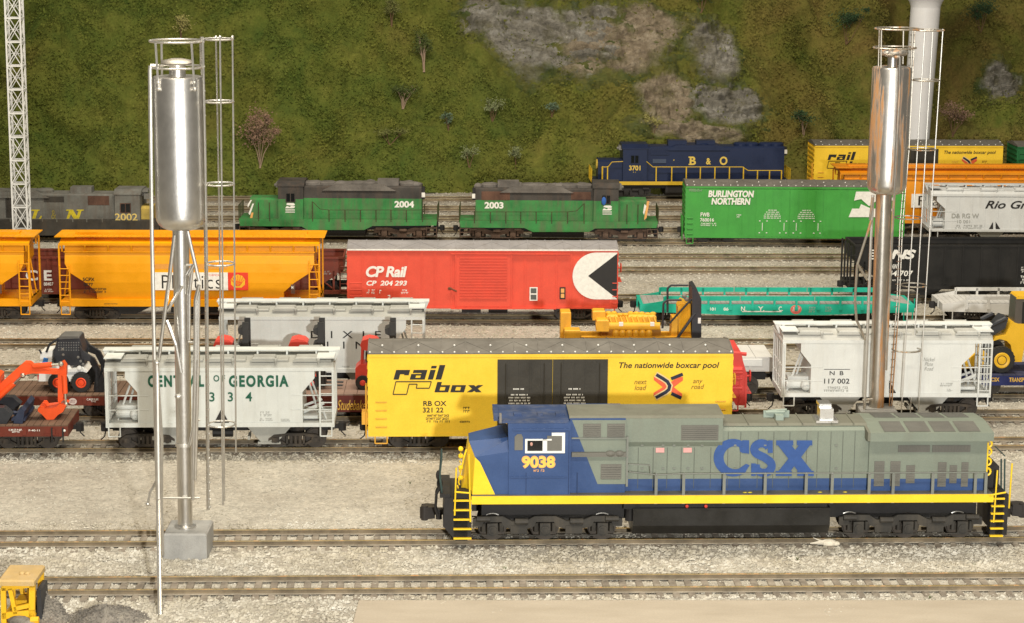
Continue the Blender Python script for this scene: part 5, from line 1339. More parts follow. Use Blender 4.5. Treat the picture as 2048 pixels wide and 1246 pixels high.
mb = MB(); mb.path([(c.X(1258,922,-hh-.3),-hh-.3,H_(1258,924)[1]),(c.X(1300,925,-hh-.3),-hh-.3,H_(1300,926)[1]),(c.X(1302,945,-hh-.3),-hh-.3,H_(1302,947)[1])],.03,4); mb.build('grab_rail', M_CGRAIL, r)
# CSX letters: slab serif glyphs as outlined plates
y = -hh-.024
pl = lambda pts: [H_(px, py) for px, py in pts]
def arcp(cx, cy, rx, ry, a0, a1, n): return [(cx+rx*math.cos(R(a0+(a1-a0)*i/n)), cy-ry*math.sin(R(a0+(a1-a0)*i/n))) for i in range(n+1)]
quads = []
oc = arcp(1466,915,39,37.5,50,312,24); ic = arcp(1470,915,23,23,62,305,24)
for i in range(24): quads.append([oc[i],oc[i+1],ic[i+1],ic[i]])
quads += [[(1484,880),(1498,880),(1498,907),(1484,905)],[(1478,893),(1486,893),(1486,906),(1480,903)],[(1480,935),(1492,927),(1499,930),(1490,944)]]
def stroke(pts, w):
    out = []
    L_, R_ = [], []
    for i, p in enumerate(pts):
        a = Vector(pts[max(0,i-1)]); b = Vector(pts[min(len(pts)-1,i+1)]); d = (b-a).normalized(); n = Vector((-d.y,d.x))*w; L_.append(tuple(Vector(p)+n)); R_.append(tuple(Vector(p)-n))
    for i in range(len(pts)-1): out.append([L_[i],L_[i+1],R_[i+1],R_[i]])
    return out
sp_ = arcp(1524,899,16,13.5,20,270,14) ; sp_ = arcp(1523,898,15,12,15,235,12)+[(1528,914)]+arcp(1527,931,16,14,60,-195,14)
quads += stroke(sp_, 8.2)
quads += [[(1536,880),(1545,880),(1545,905),(1535,905)],[(1502,926),(1511,926),(1511,951),(1502,951)]]
quads += [[(1552,880),(1586,880),(1586,890),(1552,890)],[(1593,880),(1624,880),(1624,890),(1593,890)],[(1551,941),(1583,941),(1583,951),(1551,951)],[(1594,941),(1627,941),(1627,951),(1594,951)],
          [(1555,889),(1582,889),(1624,942),(1596,942)],[(1598,889),(1620,889),(1580,942),(1556,942)]]
poly_mark([pl(q) for q in quads], y, CSXBLUE_INK, r, 'lettering')
# exhaust stack
q = c.P(1652,846,-.5); mb = MB(); zz = zhd+.10; xq = q[0]
mb.box(xq-.42,xq+.42,-.75,.15,zz,zz+.10); mb.box(xq-.26,xq+.26,-.6,.05,zz+.10,zz+.52); mb.box(xq-.22,xq+.24,-.2,.5,zz+.5,zz+.62); mb.build('exhaust_stack', metal('bright_silver', (.80,.80,.78), .3), r)
mb = MB(); xq = c.X(1556,835,-.2); mb.box(xq-.5,xq+.5,.2,.3,zhd+.1,zhd+.36); mb.tube((xq-.4,.2,zhd+.3),(xq+.3,0,zhd+.36),.07,6); mb.tube((xq-.3,.4,zhd+.3),(xq+.4,.2,zhd+.4),.06,6); mb.box(xq-.1,xq+.2,-.3,.3,zhd+.08,zhd+.3); mb.build('horn', paint('pale_green_horn',(.30,.36,.31),.5), r)
# handrails
zr = c.Z(1500,948); pts = [1312,1367,1448,1530,1612,1664,1738,1786,1865,1950,1971]
xs_ = [c.X(p,980) for p in pts]
for s in (-1,1):
    railing(r, [(c.X(1258,944),zr+.10),(xs_[0],zr-.02)]+[(x,zr+.02) for x in xs_[1:]], [(x,zr,zst-.02) for x in xs_], s*(h-.01), M_CGRAIL, .028, postw=.11)
# fuel tank
b = c.box(1266,1018,1662,1068); mb = MB(); zt0, zb0 = c.Z(1450,1016,-1.4), .30
mb.prism([(-1.05,zb0),(-1.42,zb0+.42),(-1.42,zt0),(1.42,zt0),(1.42,zb0+.42),(1.05,zb0)], b[0], b[1], 'x'); mb.build('fuel_tank', M_TANK, r)
mb = MB(); mb.cyl((b[0]-.12,-1.1,zt0-.3),.16,.5,'z',10); mb.box(b[0]-.35,b[0]+.3,-1.3,-.7,zt0-.05,zst+.05); mb.box(b[0]+.1,b[1]-.1,-1.3,-1.0,zt0+.002,zst+.03); mb.build('air_tank', DARK, r)
mb = MB()
for px in (1374,1412): mb.ball((c.X(px,1013),-h+.03,c.Z(px,1013)),.07,n=8,m=5)
mb.build('fuel_gauge', ink('red_lamp', (.6,.06,.04)), r)
fa = [c.X(p,1050,-1.1) for p in (985,1090,1205)]; ra = [c.X(p,1050,-1.1) for p in (1716,1815,1924)]
for ax in (fa, ra): m_ = ax[1]; loco_bogie(r, m_, [a-m_ for a in ax], 0, M_TRUCK, .98)
for px in (985,1205,1700,1917):
    x = c.X(px,1024,-1.1); mb = MB(); mb.path([(x+.5*math.sin(R(t)),-.96,.60+.5*math.cos(R(t))) for t in range(-28,29,7)],.03,5); mb.build('wheel_glint', M_GLINT, r)  # short bright arcs stand in for the glint on the wheel tops
# steps, pilots, end railings
def steps(x0, x1, ztop, sx, inner, nsteps=5):
    mb = MB(); mb.box(x0+.03,x1-.03,-h+.10,-h+.6,.30,ztop); mb.build('step_well', DARK, r)
    mb = MB()
    for i in range(nsteps):
        z = .26+i*(ztop-.26)/nsteps; mb.box(x0+.02,x1-.02,-h-.02,-h+.11,z,z+.055)
    mb.build('step', M_CY, r)
xa, xb = c.X(906,1030), c.X(944,1030); zt_s = c.Z(925,984)
steps(xa, xb, zt_s, -1, True)
mb = MB(); mb.tube((xa+.06,-h-.05,c.Z(912,1030)),(xa+.12,-h-.05,c.Z(912,935)),.032,6); mb.tube((xb-.06,-h-.05,c.Z(943,1043)),(xb-.12,-h-.05,c.Z(941,908)),.032,6); mb.tube((xa+.06,-h-.05,zt_s+.02),(xb-.06,-h-.05,zt_s-.03),.035,6); mb.build('handrail', M_CY, r)
mb = MB(); mb.prism([(xa+.55,.18),(xa+.1,.18),(xa-.38,.75),(xa-.32,1.85),(xa+.55,1.85)], -1.45, 1.45); mb.prism([(xa-.1,1.85),(xa-.5,1.85),(xa-.5,2.0),(xa-.1,2.0)], -1.4, 1.4); mb.build('pilot', DARK, r)
mb = MB()
for yy in (-1.2,-.8,-.45): mb.path([(xa-.42,yy,2.0),(xa-.5,yy,2.6),(xa-.42,yy,c.Z(895,905)-.1+.1*yy)],.035,5)
mb.build('handrail', M_DKG, r)
mb = MB()
for i, yy in enumerate((-1.0,-.7,-.5)): mb.path([(xa-.45,yy,2.2),(xa-.62,yy,1.9),(xa-.66,yy,1.3),(xa-.55,yy,.95)],.05,6)
mb.ball((xa-.55,-.9,2.6),.1,.1,.2); mb.ball((xa-.5,-.6,2.2),.12,.1,.22); mb.build('air_hose', DARK, r)
for e, x in ((-1, xa-.18), (1, c.X(2012,1030)+.1)):
    mb = MB(); mb.box(x,x+e*.6,-.14,.14,.82,1.04); mb.prism([(x+e*.5,-.24),(x+e*.85,-.34),(x+e*1.08,-.22),(x+e*1.0,-.05),(x+e*.86,.0),(x+e*1.02,.22),(x+e*.8,.32),(x+e*.5,.22)], .70, 1.16, 'z'); mb.cyl((x+e*.9,-.2,.93),.14,.56,'z',12); mb.cyl((x+e*.35,-.1,.80),.12,.3,'z',10); mb.build('coupler', paint('coupler_brown',(.035,.03,.027),.5,.2), r)
xa, xb = c.X(1981,1030), c.X(2009,1030); steps(xa, xb, c.Z(1995,984), 1, True, 6)
mb = MB(); xm = (xa+xb)/2; mb.tube((xm-.15,-h-.05,c.Z(1990,1044)),(xm-.1,-h-.05,c.Z(1992,940)),.03,6); mb.tube((xa-.1,-h-.05,c.Z(1980,990)),(xb,-h-.05,c.Z(2000,984)),.035,6)
mb.tube((xb+.32,-h+.6,c.Z(2016,1025)),(xb+.36,-h+.6,c.Z(2018,935)),.035,6); mb.build('handrail', M_CY, r)
mb = MB(); mb.box(xb-.3,xb+.15,-1.45,1.45,.3,1.9); mb.box(xre+.004,xb-.1,-h+.7,h-.7,zdk-.1,zdk+.9); mb.build('pilot', DARK, r)
mb = MB()
for yy, px in ((-1.0,1996),(-.5,2008)): mb.path([(xb+.1,yy,1.9),(xb+.05,yy,c.Z(px,918,yy))],.035,5)
mb.tube((xb+.05,-1.0,3.3),(xb+.05,.5,3.3),.025,5); mb.build('handrail', M_DKG, r)
mb = MB()
for py in (889,905,925,945): mb.ring((xre+.07,-hr+.12,c.Z(1972,py,-hr)),.14,.045,12,5,Matrix.Rotation(R(90),3,'X'))
mb.tube((xre+.03,-hr,c.Z(1970,885,-hr)),(xre+.03,-hr,c.Z(1970,980,-hr)),.035,5); mb.build('end_grab', M_CY, r)
mb = MB(); rr = random.Random(4)
for px in (1490,1500,1640,1690): q = c.P(px,985,-h+.2); mb.ball((q[0],-h+.2,zdk+.04),.09,.05,.03,6,4)
mb.build('paint_chip', YELINK, r)

# ------------------------------------------------------------------ smaller hood locomotives on the back tracks
def hoodloco(name_c, tr, x0, x1, py, label, sp):
    """sp: pixel measures of the parts and their paints"""
    c = Car(tr, x0, x1, py, 3.0, 'locomotive', label, 'locomotive', 'diesel locomotives in the yard'); r = c.root; h = c.h; l = c.L/2
    hh, hc = .95, 1.42; zs = c.Z(*sp['sill_top']); z0 = c.Z(*sp['sill_bot'])
    mb = MB(); out = [(-l,zs),(l,zs)] + sorted([c.P(*p) for p in sp['belly']], key=lambda q: -q[0])
    for s in (-1,1): mb.prism(out, s*(h-.1), s*h)
    mb.build('side_skirt', sp['m_sill'], r)
    mb = MB(); mb.box(-l+.02,l-.02,-h+.11,h-.11,z0+.1,zs-.002); mb.box(-l+.6,l-.6,-.9,.9,z0-.3,z0+.1); mb.build('frame', DARK, r)
    mb = MB(); mb.box(-l,l,-h,h,zs,zs+.03); mb.build('walkway', sp.get('m_walk', sp['m_sill']), r)
    zc = zs+.032
    xa, xb = c.X(sp['hood'][0],400,-hh), c.X(sp['hood'][1],400,-hh); zt = c.Z(sp['hood'][0],sp['hood'][2],-hh); zm = c.Z(sp['hood'][0],sp['split'],-hh)
    mb = MB(); mb.box(xa,xb,-hh,hh,zc,zm)
    nd = 13
    for i in range(1,nd): x = xa+(xb-xa)*i/nd; [mb.box(x-.012,x+.012,s*hh,s*(hh+.015),zc+.3,zm) for s in (-1,1)]
    mb.build('hood', sp['m_low'], r)
    mb = MB(); mb.prism([(-hh,zm),(-hh,zt-.1),(-hh+.12,zt),(hh-.12,zt),(hh,zt-.1),(hh,zm)], xa, xb, 'x'); mb.build('hood_top', sp['m_top'], r)
    for a, b, cc, d, mt in sp.get('patch', []):
        q = c.box(a,b,cc,d,-hh); mb = MB(); mb.box(q[0],q[1],-hh-.02,-hh-.002,q[2],q[3])
        for i in range(int((q[1]-q[0])/.2)): mb.box(q[0]+.05+i*.2,q[0]+.1+i*.2,-hh-.035,-hh-.02,q[2]+.05,q[3]-.05)
        mb.build('louvre', mt, r)
    ca, cb = c.X(sp['cab'][0],390,-hc), c.X(sp['cab'][1],390,-hc); ct = c.Z(sp['cab'][0],sp['cab'][2],-hc); cm = c.Z(sp['cab'][0],sp['cabsplit'],-hc)
    mb = MB(); mb.box(ca,cb,-hc,hc,zc,cm); mb.build('cab', sp['m_low'], r)
    mb = MB(); mb.prism([(-hc,cm),(hc,cm),(hc,ct-.22),(.9,ct+.06),(-.9,ct+.06),(-hc,ct-.22)], ca, cb, 'x'); mb.prism([(-hc-.05,ct-.24),(hc+.05,ct-.24),(hc+.05,ct-.18),(.9,ct+.1),(-.9,ct+.1),(-hc-.05,ct-.18)], ca-.08, cb+.08, 'x'); mb.build('cab_top', sp['m_top'], r)
    q = c.box(*sp['win'], -hc); mb = MB(); mb.box(q[0]-.06,q[1]+.06,-hc-.03,-hc-.002,q[2]-.06,q[3]+.06); w = mb.build('window', sp.get('m_win', sp['m_top']), r)
    mb = MB(); m_ = (q[0]+q[1])/2; mb.box(q[0],m_-.03,-hc-.04,-hc-.031,q[2],q[3]); mb.box(m_+.03,q[1],-hc-.04,-hc-.031,q[2],q[3]); mb.build('pane', GLASS, w)
    if sp.get('crew'): mb = MB(); mb.ball((q[0]+.12,-hc-.07,(q[2]+q[3])/2-.1),.16,.05,.3,8,6); mb.build('driver', ink('blue_overall',(.03,.12,.42)), w)
    na, nb = c.X(sp['nose'][0],415,-hh), c.X(sp['nose'][1],415,-hh); nt_ = c.Z(sp['nose'][0],sp['nose'][2],-hh)
    mb = MB(); mb.prism([(-hh,zc),(-hh,nt_-.15),(-hh+.25,nt_),(hh-.25,nt_),(hh,nt_-.15),(hh,zc)], na, nb, 'x'); mb.build('nose', sp.get('m_nose', sp['m_low']), r)
    for e, x in ((-1, min(xa,na,ca)), (1, max(xb,nb,cb))): pass
    mb = MB(); fx = (xa if sp['dir'] > 0 else xb)
    # roof equipment: fans, dynamic brake blister, stack
    z_ = zt
    for q in sp['fans']:
        x = c.X(q, 365, 0); mb.lathe([(.62,0),(.62,.16),(.5,.24),(.2,.27)], (x,0,z_), 16)
    x = c.X(sp['blister'], 365, 0); mb.prism([(x-2.6,z_-.30),(x-1.7,z_+.12),(x+1.7,z_+.12),(x+2.6,z_-.30)], -hh-.12, hh+.12); mb.box(x-1.6,x+1.6,-hh-.13,-hh-.12,z_-.1,z_+.1)
    for q in sp['boxes']: x = c.X(q, 365, 0); mb.box(x-.75,x+.75,-.5,.5,z_,z_+.42)
    rr = random.Random(x0)
    if sp.get('soot'):
        for i in range(26): mb.ball((xa+(xb-xa)*rr.random(), rr.uniform(-.2,.7), z_+.0), rr.uniform(.3,.6), .4, rr.uniform(.12,.32), 7, 5)
    mb.build('roof_gear', sp['m_roof'], r)
    # headlights and number boards on the hood end and cab front
    he = xb if sp['dir'] > 0 else xa; e = 1 if sp['dir'] > 0 else -1
    mb = MB(); mb.box(he,he+e*.22,-.75,-.3,zm-.05,zt-.05); mb.build('headlight', DARK, r)
    mb = MB(); mb.box(he-.02,he+e*.24,-.86,-.76,zm+.1,zm+.42); mb.build('number_board', WHITE, r)
    ce_ = ca if sp['dir'] > 0 else cb; mb = MB(); mb.box(ce_,ce_-e*.25,-.4,.4,ct-.45,ct-.1); mb.ball((ce_-e*.3,-.2,ct-.3),.12,n=8,m=5); mb.build('headlight', STEEL, r)
    # handrails
    rl = sp['rail']; rm = sp['m_rail']
    railing(r, [c.P(*p) for p in rl['line']], [(c.X(px,420), c.Z(px,t), zs-.12) for px, t in rl['posts']], -h+.02, rm, rl.get('r',.03), postw=rl.get('w',.07))
    railing(r, [c.P(*p) for p in rl['line']], [(c.X(px,420), c.Z(px,t), zs-.12) for px, t in rl['posts']], h-.02, rm, rl.get('r',.03), postw=rl.get('w',.07))
    for e in (-1,1):
        mb = MB()
        for yy in (-1.35,-.8,-.3,.3,.8,1.35): mb.tube((e*(l+.02),yy,zs-.1),(e*(l+.02),yy,zs+1.0),.032,5)
        mb.tube((e*(l+.02),-1.35,zs+1.0),(e*(l+.02),-.3,zs+1.0),.03,5); mb.tube((e*(l+.02),.3,zs+1.0),(e*(l+.02),1.35,zs+1.0),.03,5); mb.build('handrail', rm, r)
        mb = MB()
        for i in range(3): mb.box(e*l,e*(l-.75),-h+.0,-h+.35,.38+i*.3,.42+i*.3)
        mb.box(e*l,e*(l-.06),-h,-h+.35,.35,z0); mb.box(e*(l-.72),e*(l-.76),-h,-h+.35,.35,z0); mb.build('step', sp['m_truck'], r)
        mb = MB(); mb.box(e*l,e*(l-.25),-1.2,1.2,.45,zs-.05); mb.build('pilot', DARK, r)
        inst('coupler', ME_CPL, r, (e*(l+.15),0,0), 0 if e > 0 else math.pi)
    mb = MB(); t0, t1 = c.X(sp['tank'][0],460), c.X(sp['tank'][1],460); mb.prism([(-1.0,.35),(-1.3,.6),(-1.3,z0+.0),(1.3,z0+.0),(1.3,.6),(1.0,.35)], t0, t1, 'x'); mb.build('fuel_tank', sp.get('m_tank', DARK), r)
    for ax in sp['axles']:
        a = [c.X(p, 470) for p in ax]; m_ = sum(a)/len(a); loco_bogie(r, m_, [q-m_ for q in a], 0, sp['m_truck'], .92)
    return c, hh, hc
M_BNG = paint('weathered_loco_green', (.045,.235,.062), .65, .22, .75, (.125,.125,.070)); M_BNK = paint('sooty_black', (.062,.056,.05), .7, .3, .5, (.10,.07,.052))
M_RUST = paint('rust_brown_patch', (.12,.062,.042), .8, .3, .4, (.16,.09,.06)); M_SOOT = paint('sooty_grey_roof', (.16,.145,.13), .85, .3, .3, (.09,.075,.062)); M_TRBN = paint('rusty_bogie', (.115,.075,.055), .8, .35, .5, (.16,.105,.075))
M_BNR = paint('dirty_green_rail', (.055,.065,.025), .7, .3, .4, (.10,.06,.03))
def bn_spec(m):          # m maps the pixels of the left locomotive onto this one
    f, dy = m
    px = lambda v: f(v)
    sp = dict(dir=1 if f(800) > f(500) else -1, sill_top=(f(680),440+dy), sill_bot=(f(680),453+dy), belly=[(f(480),452+dy),(f(603),453+dy),(f(616),460+dy),(f(728),460+dy),(f(745),452+dy),(f(873),451+dy)],
      hood=tuple(sorted((f(607),f(843))))+(372+dy,), split=396+dy, cab=tuple(sorted((f(556),f(606))))+(366+dy,), cabsplit=398+dy, nose=tuple(sorted((f(500),f(558))))+(396+dy,),
      win=(min(f(573),f(589)),387+dy,max(f(573),f(589)),403+dy), fans=[f(625),f(655),f(715),f(735),f(815)], blister=f(720), boxes=[f(777)], soot=True, m_sill=M_BNG, m_low=M_BNG, m_top=M_BNK, m_roof=M_SOOT, m_rail=M_BNR, m_truck=M_TRBN, m_win=M_BNK,
      tank=tuple(sorted((f(625),f(730)))), axles=[sorted((f(512),f(582))), sorted((f(768),f(838)))],
      rail=dict(line=[(f(504),402+dy),(f(556),402+dy)], posts=[(f(517),404+dy),(f(539),404+dy)]))
    sp['rail'] = dict(line=[(f(626),404+dy),(f(640),418+dy),(f(658),420+dy),(f(850),420+dy)], posts=[(f(v),421+dy) for v in (658,690,721,752,782,813,845)]+[(f(517),406+dy),(f(539),406+dy),(f(625),404+dy)], r=.022, w=.07)
    return sp
sp = bn_spec((lambda v: v, 0))
c, hh, hc = hoodloco('', TR['t10'], 478, 874, 446, 'weathered green and black locomotive numbered 2004, the left of two', sp)
r = c.root
text_mesh('2004', c.box(789,402,828,415,-hh), -hh-.02, WHITE, r, .04)
def bnlogo(c, x0, x1, y0, y1, hc, flip):
    f = (lambda u, v: (x0+(x1-x0)*u, y0+(y1-y0)*v))
    y = -hc-.02
    poly_mark([c.poly([f(.15,0),f(.85,0),f(1,.14),f(.93,.26),f(.55,.26),f(.3,.22),f(.1,.18)], -hc), c.poly([f(0,.50),f(.15,.30),f(.45,.42),f(.6,.30),f(1,.34),f(.95,.48),f(.8,.55),f(0,.55)], -hc)], y, WHITE, c.root)
    poly_mark([c.poly([f(0,.66+k*.14),f(1,.66+k*.14),f(.97,.72+k*.14),f(0,.72+k*.14)], -hc) for k in range(3)], y, WHITE, c.root)
bnlogo(c, 571, 590, 406, 425, hc, False)
b = [c.P(*p, -hh) for p in ((497,427),(505,407),(508,407),(500,430))]; poly_mark([b], -hh-.02, WHITE, r, 'stripe')
poly_mark([[c.P(*p, -hh) for p in ((499,440),(503,425),(507,425),(504,440))]], -hh-.02, ORNINK, r, 'stripe'); poly_mark([[c.P(*p, -hh) for p in ((495,410),(501,400),(504,400),(496,415))]], -hh-.02, WHITE, r, 'stripe')
f2 = lambda v: 1315 - (v-478)*(1315-920)/(874-478)
sp = bn_spec((f2, 4)); sp['crew'] = True
sp['patch'] = [(963,383,1020,400,M_RUST),(1142,384,1182,399,M_RUST)]
c, hh, hc = hoodloco('', TR['t10'], 919, 1316, 450, 'weathered green and black locomotive numbered 2003, facing right', sp); r = c.root
text_mesh('2003', c.box(969,404,1007,417,-hh), -hh-.02, WHITE, r, .04); bnlogo(c, 1205, 1224, 411, 429, hc, True)
poly_mark([[c.P(*p, -hh) for p in ((1288,440),(1294,402),(1299,402),(1293,436))]], -hh-.02, ORNINK, r, 'stripe'); poly_mark([[c.P(*p, -hh) for p in ((1286,425),(1289,408),(1293,412),(1288,430))]], -hh-.02, WHITE, r, 'stripe')

M_NAVY = paint('locomotive_navy', (.014,.024,.068), .42, .1); M_BOY = paint('yellow_handrail', (.70,.46,.03), .45, .1)
bo = dict(dir=1, sill_top=(1300,363), sill_bot=(1300,371), belly=[(1186,370),(1580,370)], hood=(1293,1566,293), split=310, cab=(1245,1293,292), cabsplit=306, nose=(1195,1246,320),
  win=(1262,311,1277,326), fans=[1405,1480,1500,1530,1550], blister=1390, boxes=[1352,1408], m_sill=M_BOY, m_low=M_NAVY, m_top=M_NAVY, m_roof=M_NAVY, m_rail=M_BOY, m_truck=paint('navy_bogie',(.03,.028,.026),.6), m_win=M_NAVY, m_walk=M_NAVY,
  tank=(1330,1440), axles=[(1222,1252,1282),(1480,1510,1540)],
  rail=dict(line=[(1204,334),(1216,334),(1224,324),(1246,323)], posts=[(1204,334),(1214,334)], r=.035, w=.09))
bo['rail'] = dict(line=[(1293,323),(1306,334),(1485,334),(1496,341),(1562,341)], posts=[(v,335) for v in (1311,1342,1371,1399,1428,1457,1485)]+[(v,342) for v in (1513,1537,1561)]+[(1204,334),(1214,334)], r=.035, w=.09)
c, hh, hc = hoodloco('', TR['t12'], 1184, 1580, 364, 'dark blue locomotive with yellow lettering and handrails at the foot of the hill', bo); r = c.root
def fatletter(glyph, x0, x1, y0, y1, c, yo, mat):
    text_mesh(glyph, c.box(x0,y0,x1,y1,yo), yo-.02, mat, c.root, .03)
M_BOL = ink('gold_yellow_lettering', (.75,.54,.10))
fatletter('B',1379,1392,313,330,c,-hh,M_BOL); fatletter('&',1412,1422,316,329,c,-hh,M_BOL); fatletter('O',1439,1455,313,330,c,-hh,M_BOL)
poly_mark([c.poly(p,-hh) for p in ([(1377,313),(1384,313),(1384,315.5),(1377,315.5)],[(1377,327.5),(1384,327.5),(1384,330),(1377,330)])], -hh-.025, M_BOL, r, 'lettering')
text_mesh('3701', c.box(1258,331,1281,341,-hc), -hc-.02, M_BOL, r, .03); small_print([c.box(1266,343,1273,346,-hc)], -hc-.02, M_BOL, r, 71, 1); small_print([c.box(1344,318,1350,322,-hh)], -hh-.04, M_BOL, r, 72, 1)
mb = MB(); mb.path([(c.X(1204,363),-c.h,c.Z(1204,362)),(c.X(1204,334),-c.h,c.Z(1204,334)),(c.X(1216,334),-c.h,c.Z(1216,334)),(c.X(1224,324),-c.h,c.Z(1224,324)),(c.X(1246,323),-c.h,c.Z(1246,323))],.035,5); mb.build('handrail', M_BOY, r)
q = c.box(1301,294,1338,310,-hh); mb = MB(); mb.box(q[0],q[1],-hh-.06,-hh-.002,q[2],q[3]); [mb.box(q[0]+.1,q[1]-.1,-hh-.08,-hh-.06,q[2]+.1*k,q[2]+.05+.1*k) for k in range(1,6)]; mb.build('louvre', M_NAVY, r)
q = c.box(1305,318,1332,326,-hh); mb = MB(); mb.box(q[0],q[1],-hh-.10,-hh-.002,q[2],q[3]); mb.build('air_filter_box', paint('pale_navy',(.06,.08,.13),.5), r)
mb = MB(); mb.ring((c.X(1193,325,0),-.3,c.Z(1193,327,0)),.36,.05,16,5,Matrix.Rotation(R(90),3,'Y')); mb.ring((c.X(1193,325,0),-.3,c.Z(1193,327,0)),.2,.04,14,5,Matrix.Rotation(R(90),3,'Y')); mb.build('emblem_ring', M_BOL, r)

M_LNG = paint('weathered_loco_grey', (.17,.168,.15), .75, .22, .45, (.105,.072,.052)); M_LNS = paint('grimy_dark_grey', (.058,.053,.046), .8, .3, .4, (.09,.07,.05)); M_LNY = paint('weathered_yellow_nose', (.48,.35,.08), .7, .25, .4, (.16,.11,.05))
ln = dict(dir=-1, sill_top=(150,441), sill_bot=(150,452), belly=[(-150,455),(-40,462),(-20,471),(190,471),(205,462),(318,460)], hood=(-130,229,386), split=398, cab=(229,279,383), cabsplit=400, nose=(278,306,413),
  win=(242,408,260,424), fans=[40,90,-40], blister=30, boxes=[164], m_sill=M_LNS, m_low=M_LNG, m_top=M_LNG, m_roof=M_LNG, m_rail=M_LNG, m_truck=M_TRBN, m_win=M_RUST, m_nose=M_LNY, tank=(0,170), axles=[(-110,-75,-40),(215,250,285)],
  patch=[(176,392,218,410,M_RUST),(88,393,128,404,M_LNS),(12,383,30,435,M_LNS)],
  rail=dict(line=[(-130,438),(205,438),(223,420)], posts=[(v,438) for v in (-100,-60,-20,20,60,84,113,145,173,204)], r=.02, w=.06))
c, hh, hc = hoodloco('', TR['t10'], -150, 322, 446, 'grimy grey locomotive numbered 2002 with a yellow nose, behind the lattice mast', ln); r = c.root
y = -hh-.03
poly_mark([c.poly(p,-hh) for p in ([(63,419),(80,419),(79,421.5),(76,421.5),(71,437),(78,437),(82,431),(84,432),(81,441),(60,441),(61,438.5),(64,438.5),(69,421.5),(62,421.5)],
  [(133,419),(146,419),(154,432),(157,421.5),(153,421.5),(154,419),(168,419),(167,421.5),(163,421.5),(157,442),(150,442),(142,428),(138,438.5),(142,438.5),(141,441),(128,441),(129,438.5),(133,438.5),(138,421.5),(132,421.5)])], y, YELINK, r, 'lettering')
text_mesh('&', c.box(103,420,112,438,-hh), y, ink('faded_yellow_lettering',(.33,.27,.06),wear=.6), r, .0); text_mesh('2002', c.box(230,427,275,441,-hc), -hc-.02, ink('pale_yellow_number',(.66,.50,.16)), r, .015)
mb = MB(); xx = c.X(280,395,-.6); mb.box(xx,xx+.6,-.7,.4,c.Z(285,384,-.6),c.Z(285,382,-.6)+.1); mb.box(xx+.3,xx+.8,-.72,-.1,c.Z(290,398,-.7),c.Z(290,387,-.7)); mb.build('number_board', M_LNG, r)
# ------------------------------------------------------------------ steel vent towers
M_ST = metal('brushed_steel', (.74,.72,.68), .33); M_STR = metal('rust_streaked_steel', (.66,.635,.59), .33, .42); M_PIPE = metal('bright_pipe', (.78,.76,.71), .45); M_PIPER = metal('rusty_pipe', (.56,.52,.45), .45, .35)
M_BLOCK = paint('silver_painted_block', (.36,.355,.335), .55, .14, .2, (.27,.25,.22), bump=.06)
class Rig:                                       # upright thing measured on its own upright plane
    def __init__(s, foot, name, label, cat):
        s.f = Vector(foot); s.root = thing(name, s.f, -YAW, label, cat)
    def q(s, px, py, dy=0.0):
        n = Vector((math.sin(YAW), math.cos(YAW), 0)); e = Vector((math.cos(YAW), -math.sin(YAW), 0))
        p = vhit(s.f + n*dy, px, py) - s.f
        return Vector((p.dot(e), dy, p.z))
def fillet(r, z0, z1, k, bot=True, n=6):
    return [(max(.02, r-k+k*math.sin(math.pi/2*i/n)), z0+k-k*math.cos(math.pi/2*i/n)) for i in range(n+1)]
fb = gp(371,1120,GZ); foot = fb + Vector((.02,.95,0))
T = Rig(foot, 'vent_tower', 'clean bright steel tank tower on a square silver block, left foreground', 'vent tower'); r = T.root; Q = T.q
bl = Q(327,1118,-.95).x; br = Q(414,1118,-.95).x; bt = Q(371,1068,-.95).z
mb = MB(); mb.cham(bl,br,-.95,.95,-.05,bt,.06); mb.build('base_block', M_BLOCK, r)
cx_ = Q(364,1000).x; rp = (Q(384,1000).x-Q(355,1000).x)/2; zb = Q(360,458).z; zt = Q(360,152).z
cx_ = (Q(384,1000).x+Q(355,1000).x)/2; cxt = Q(359,300).x; lean = (cxt-cx_)
def ctr(z): return cx_ + lean*(z-bt)/(Q(359,300).z-bt)
mb = MB(); zp = [bt-.0+i*(zb+.2-bt)/8 for i in range(9)]; mb.tube((ctr(bt),0,bt),(ctr(zb),0,zb+.2),rp,32,rp*1.12)
mb.lathe([(rp*1.5,0),(rp*1.5,.06),(rp*1.1,.1)],(ctr(bt),0,bt),24); mb.build('pole', M_ST, r, smooth=True)
rt = (Q(410,300).x-Q(309,300).x)/2
prof = fillet(rt, 0, 0, .48)+[(rt,.9),(rt,zt-zb-.10),(rt-.03,zt-zb-.02),(rt-.10,zt-zb)]
mb = MB(); mb.lathe([(.1,0)]+prof, (ctr((zb+zt)/2),0,zb), 64); tank = mb.build('tank', M_ST, r, smooth=True)
xc = ctr(zt)-.03; zk = Q(358,128).z
mb = MB(); mb.lathe([(.30,-.02),(.30,.42),(.28,zk-zt)],(xc,0,zt),28); mb.build('vent_neck', M_ST, r, smooth=True)
mb = MB(); mb.lathe([(.25,-.03),(.58,.0),(.60,.05),(.50,.14),(.22,.20),(.02,.21)],(xc,0,zk),32); mb.build('vent_cap', metal('dull_cap',(.46,.43,.38),.5), r, smooth=True)
zr = Q(355,82).z; rr_ = (Q(407,82).x-Q(300,82).x)/2; xr_ = (Q(407,82).x+Q(300,82).x)/2
mb = MB(); mb.ring((xr_,0,zr),rr_,.045,40,6); mb.build('guard_ring', M_PIPE, r)
mb = MB(); mb.ring((xr_+.0,0,Q(355,134).z),rr_*.97,.045,40,6); mb.build('guard_ring', M_PIPE, r)
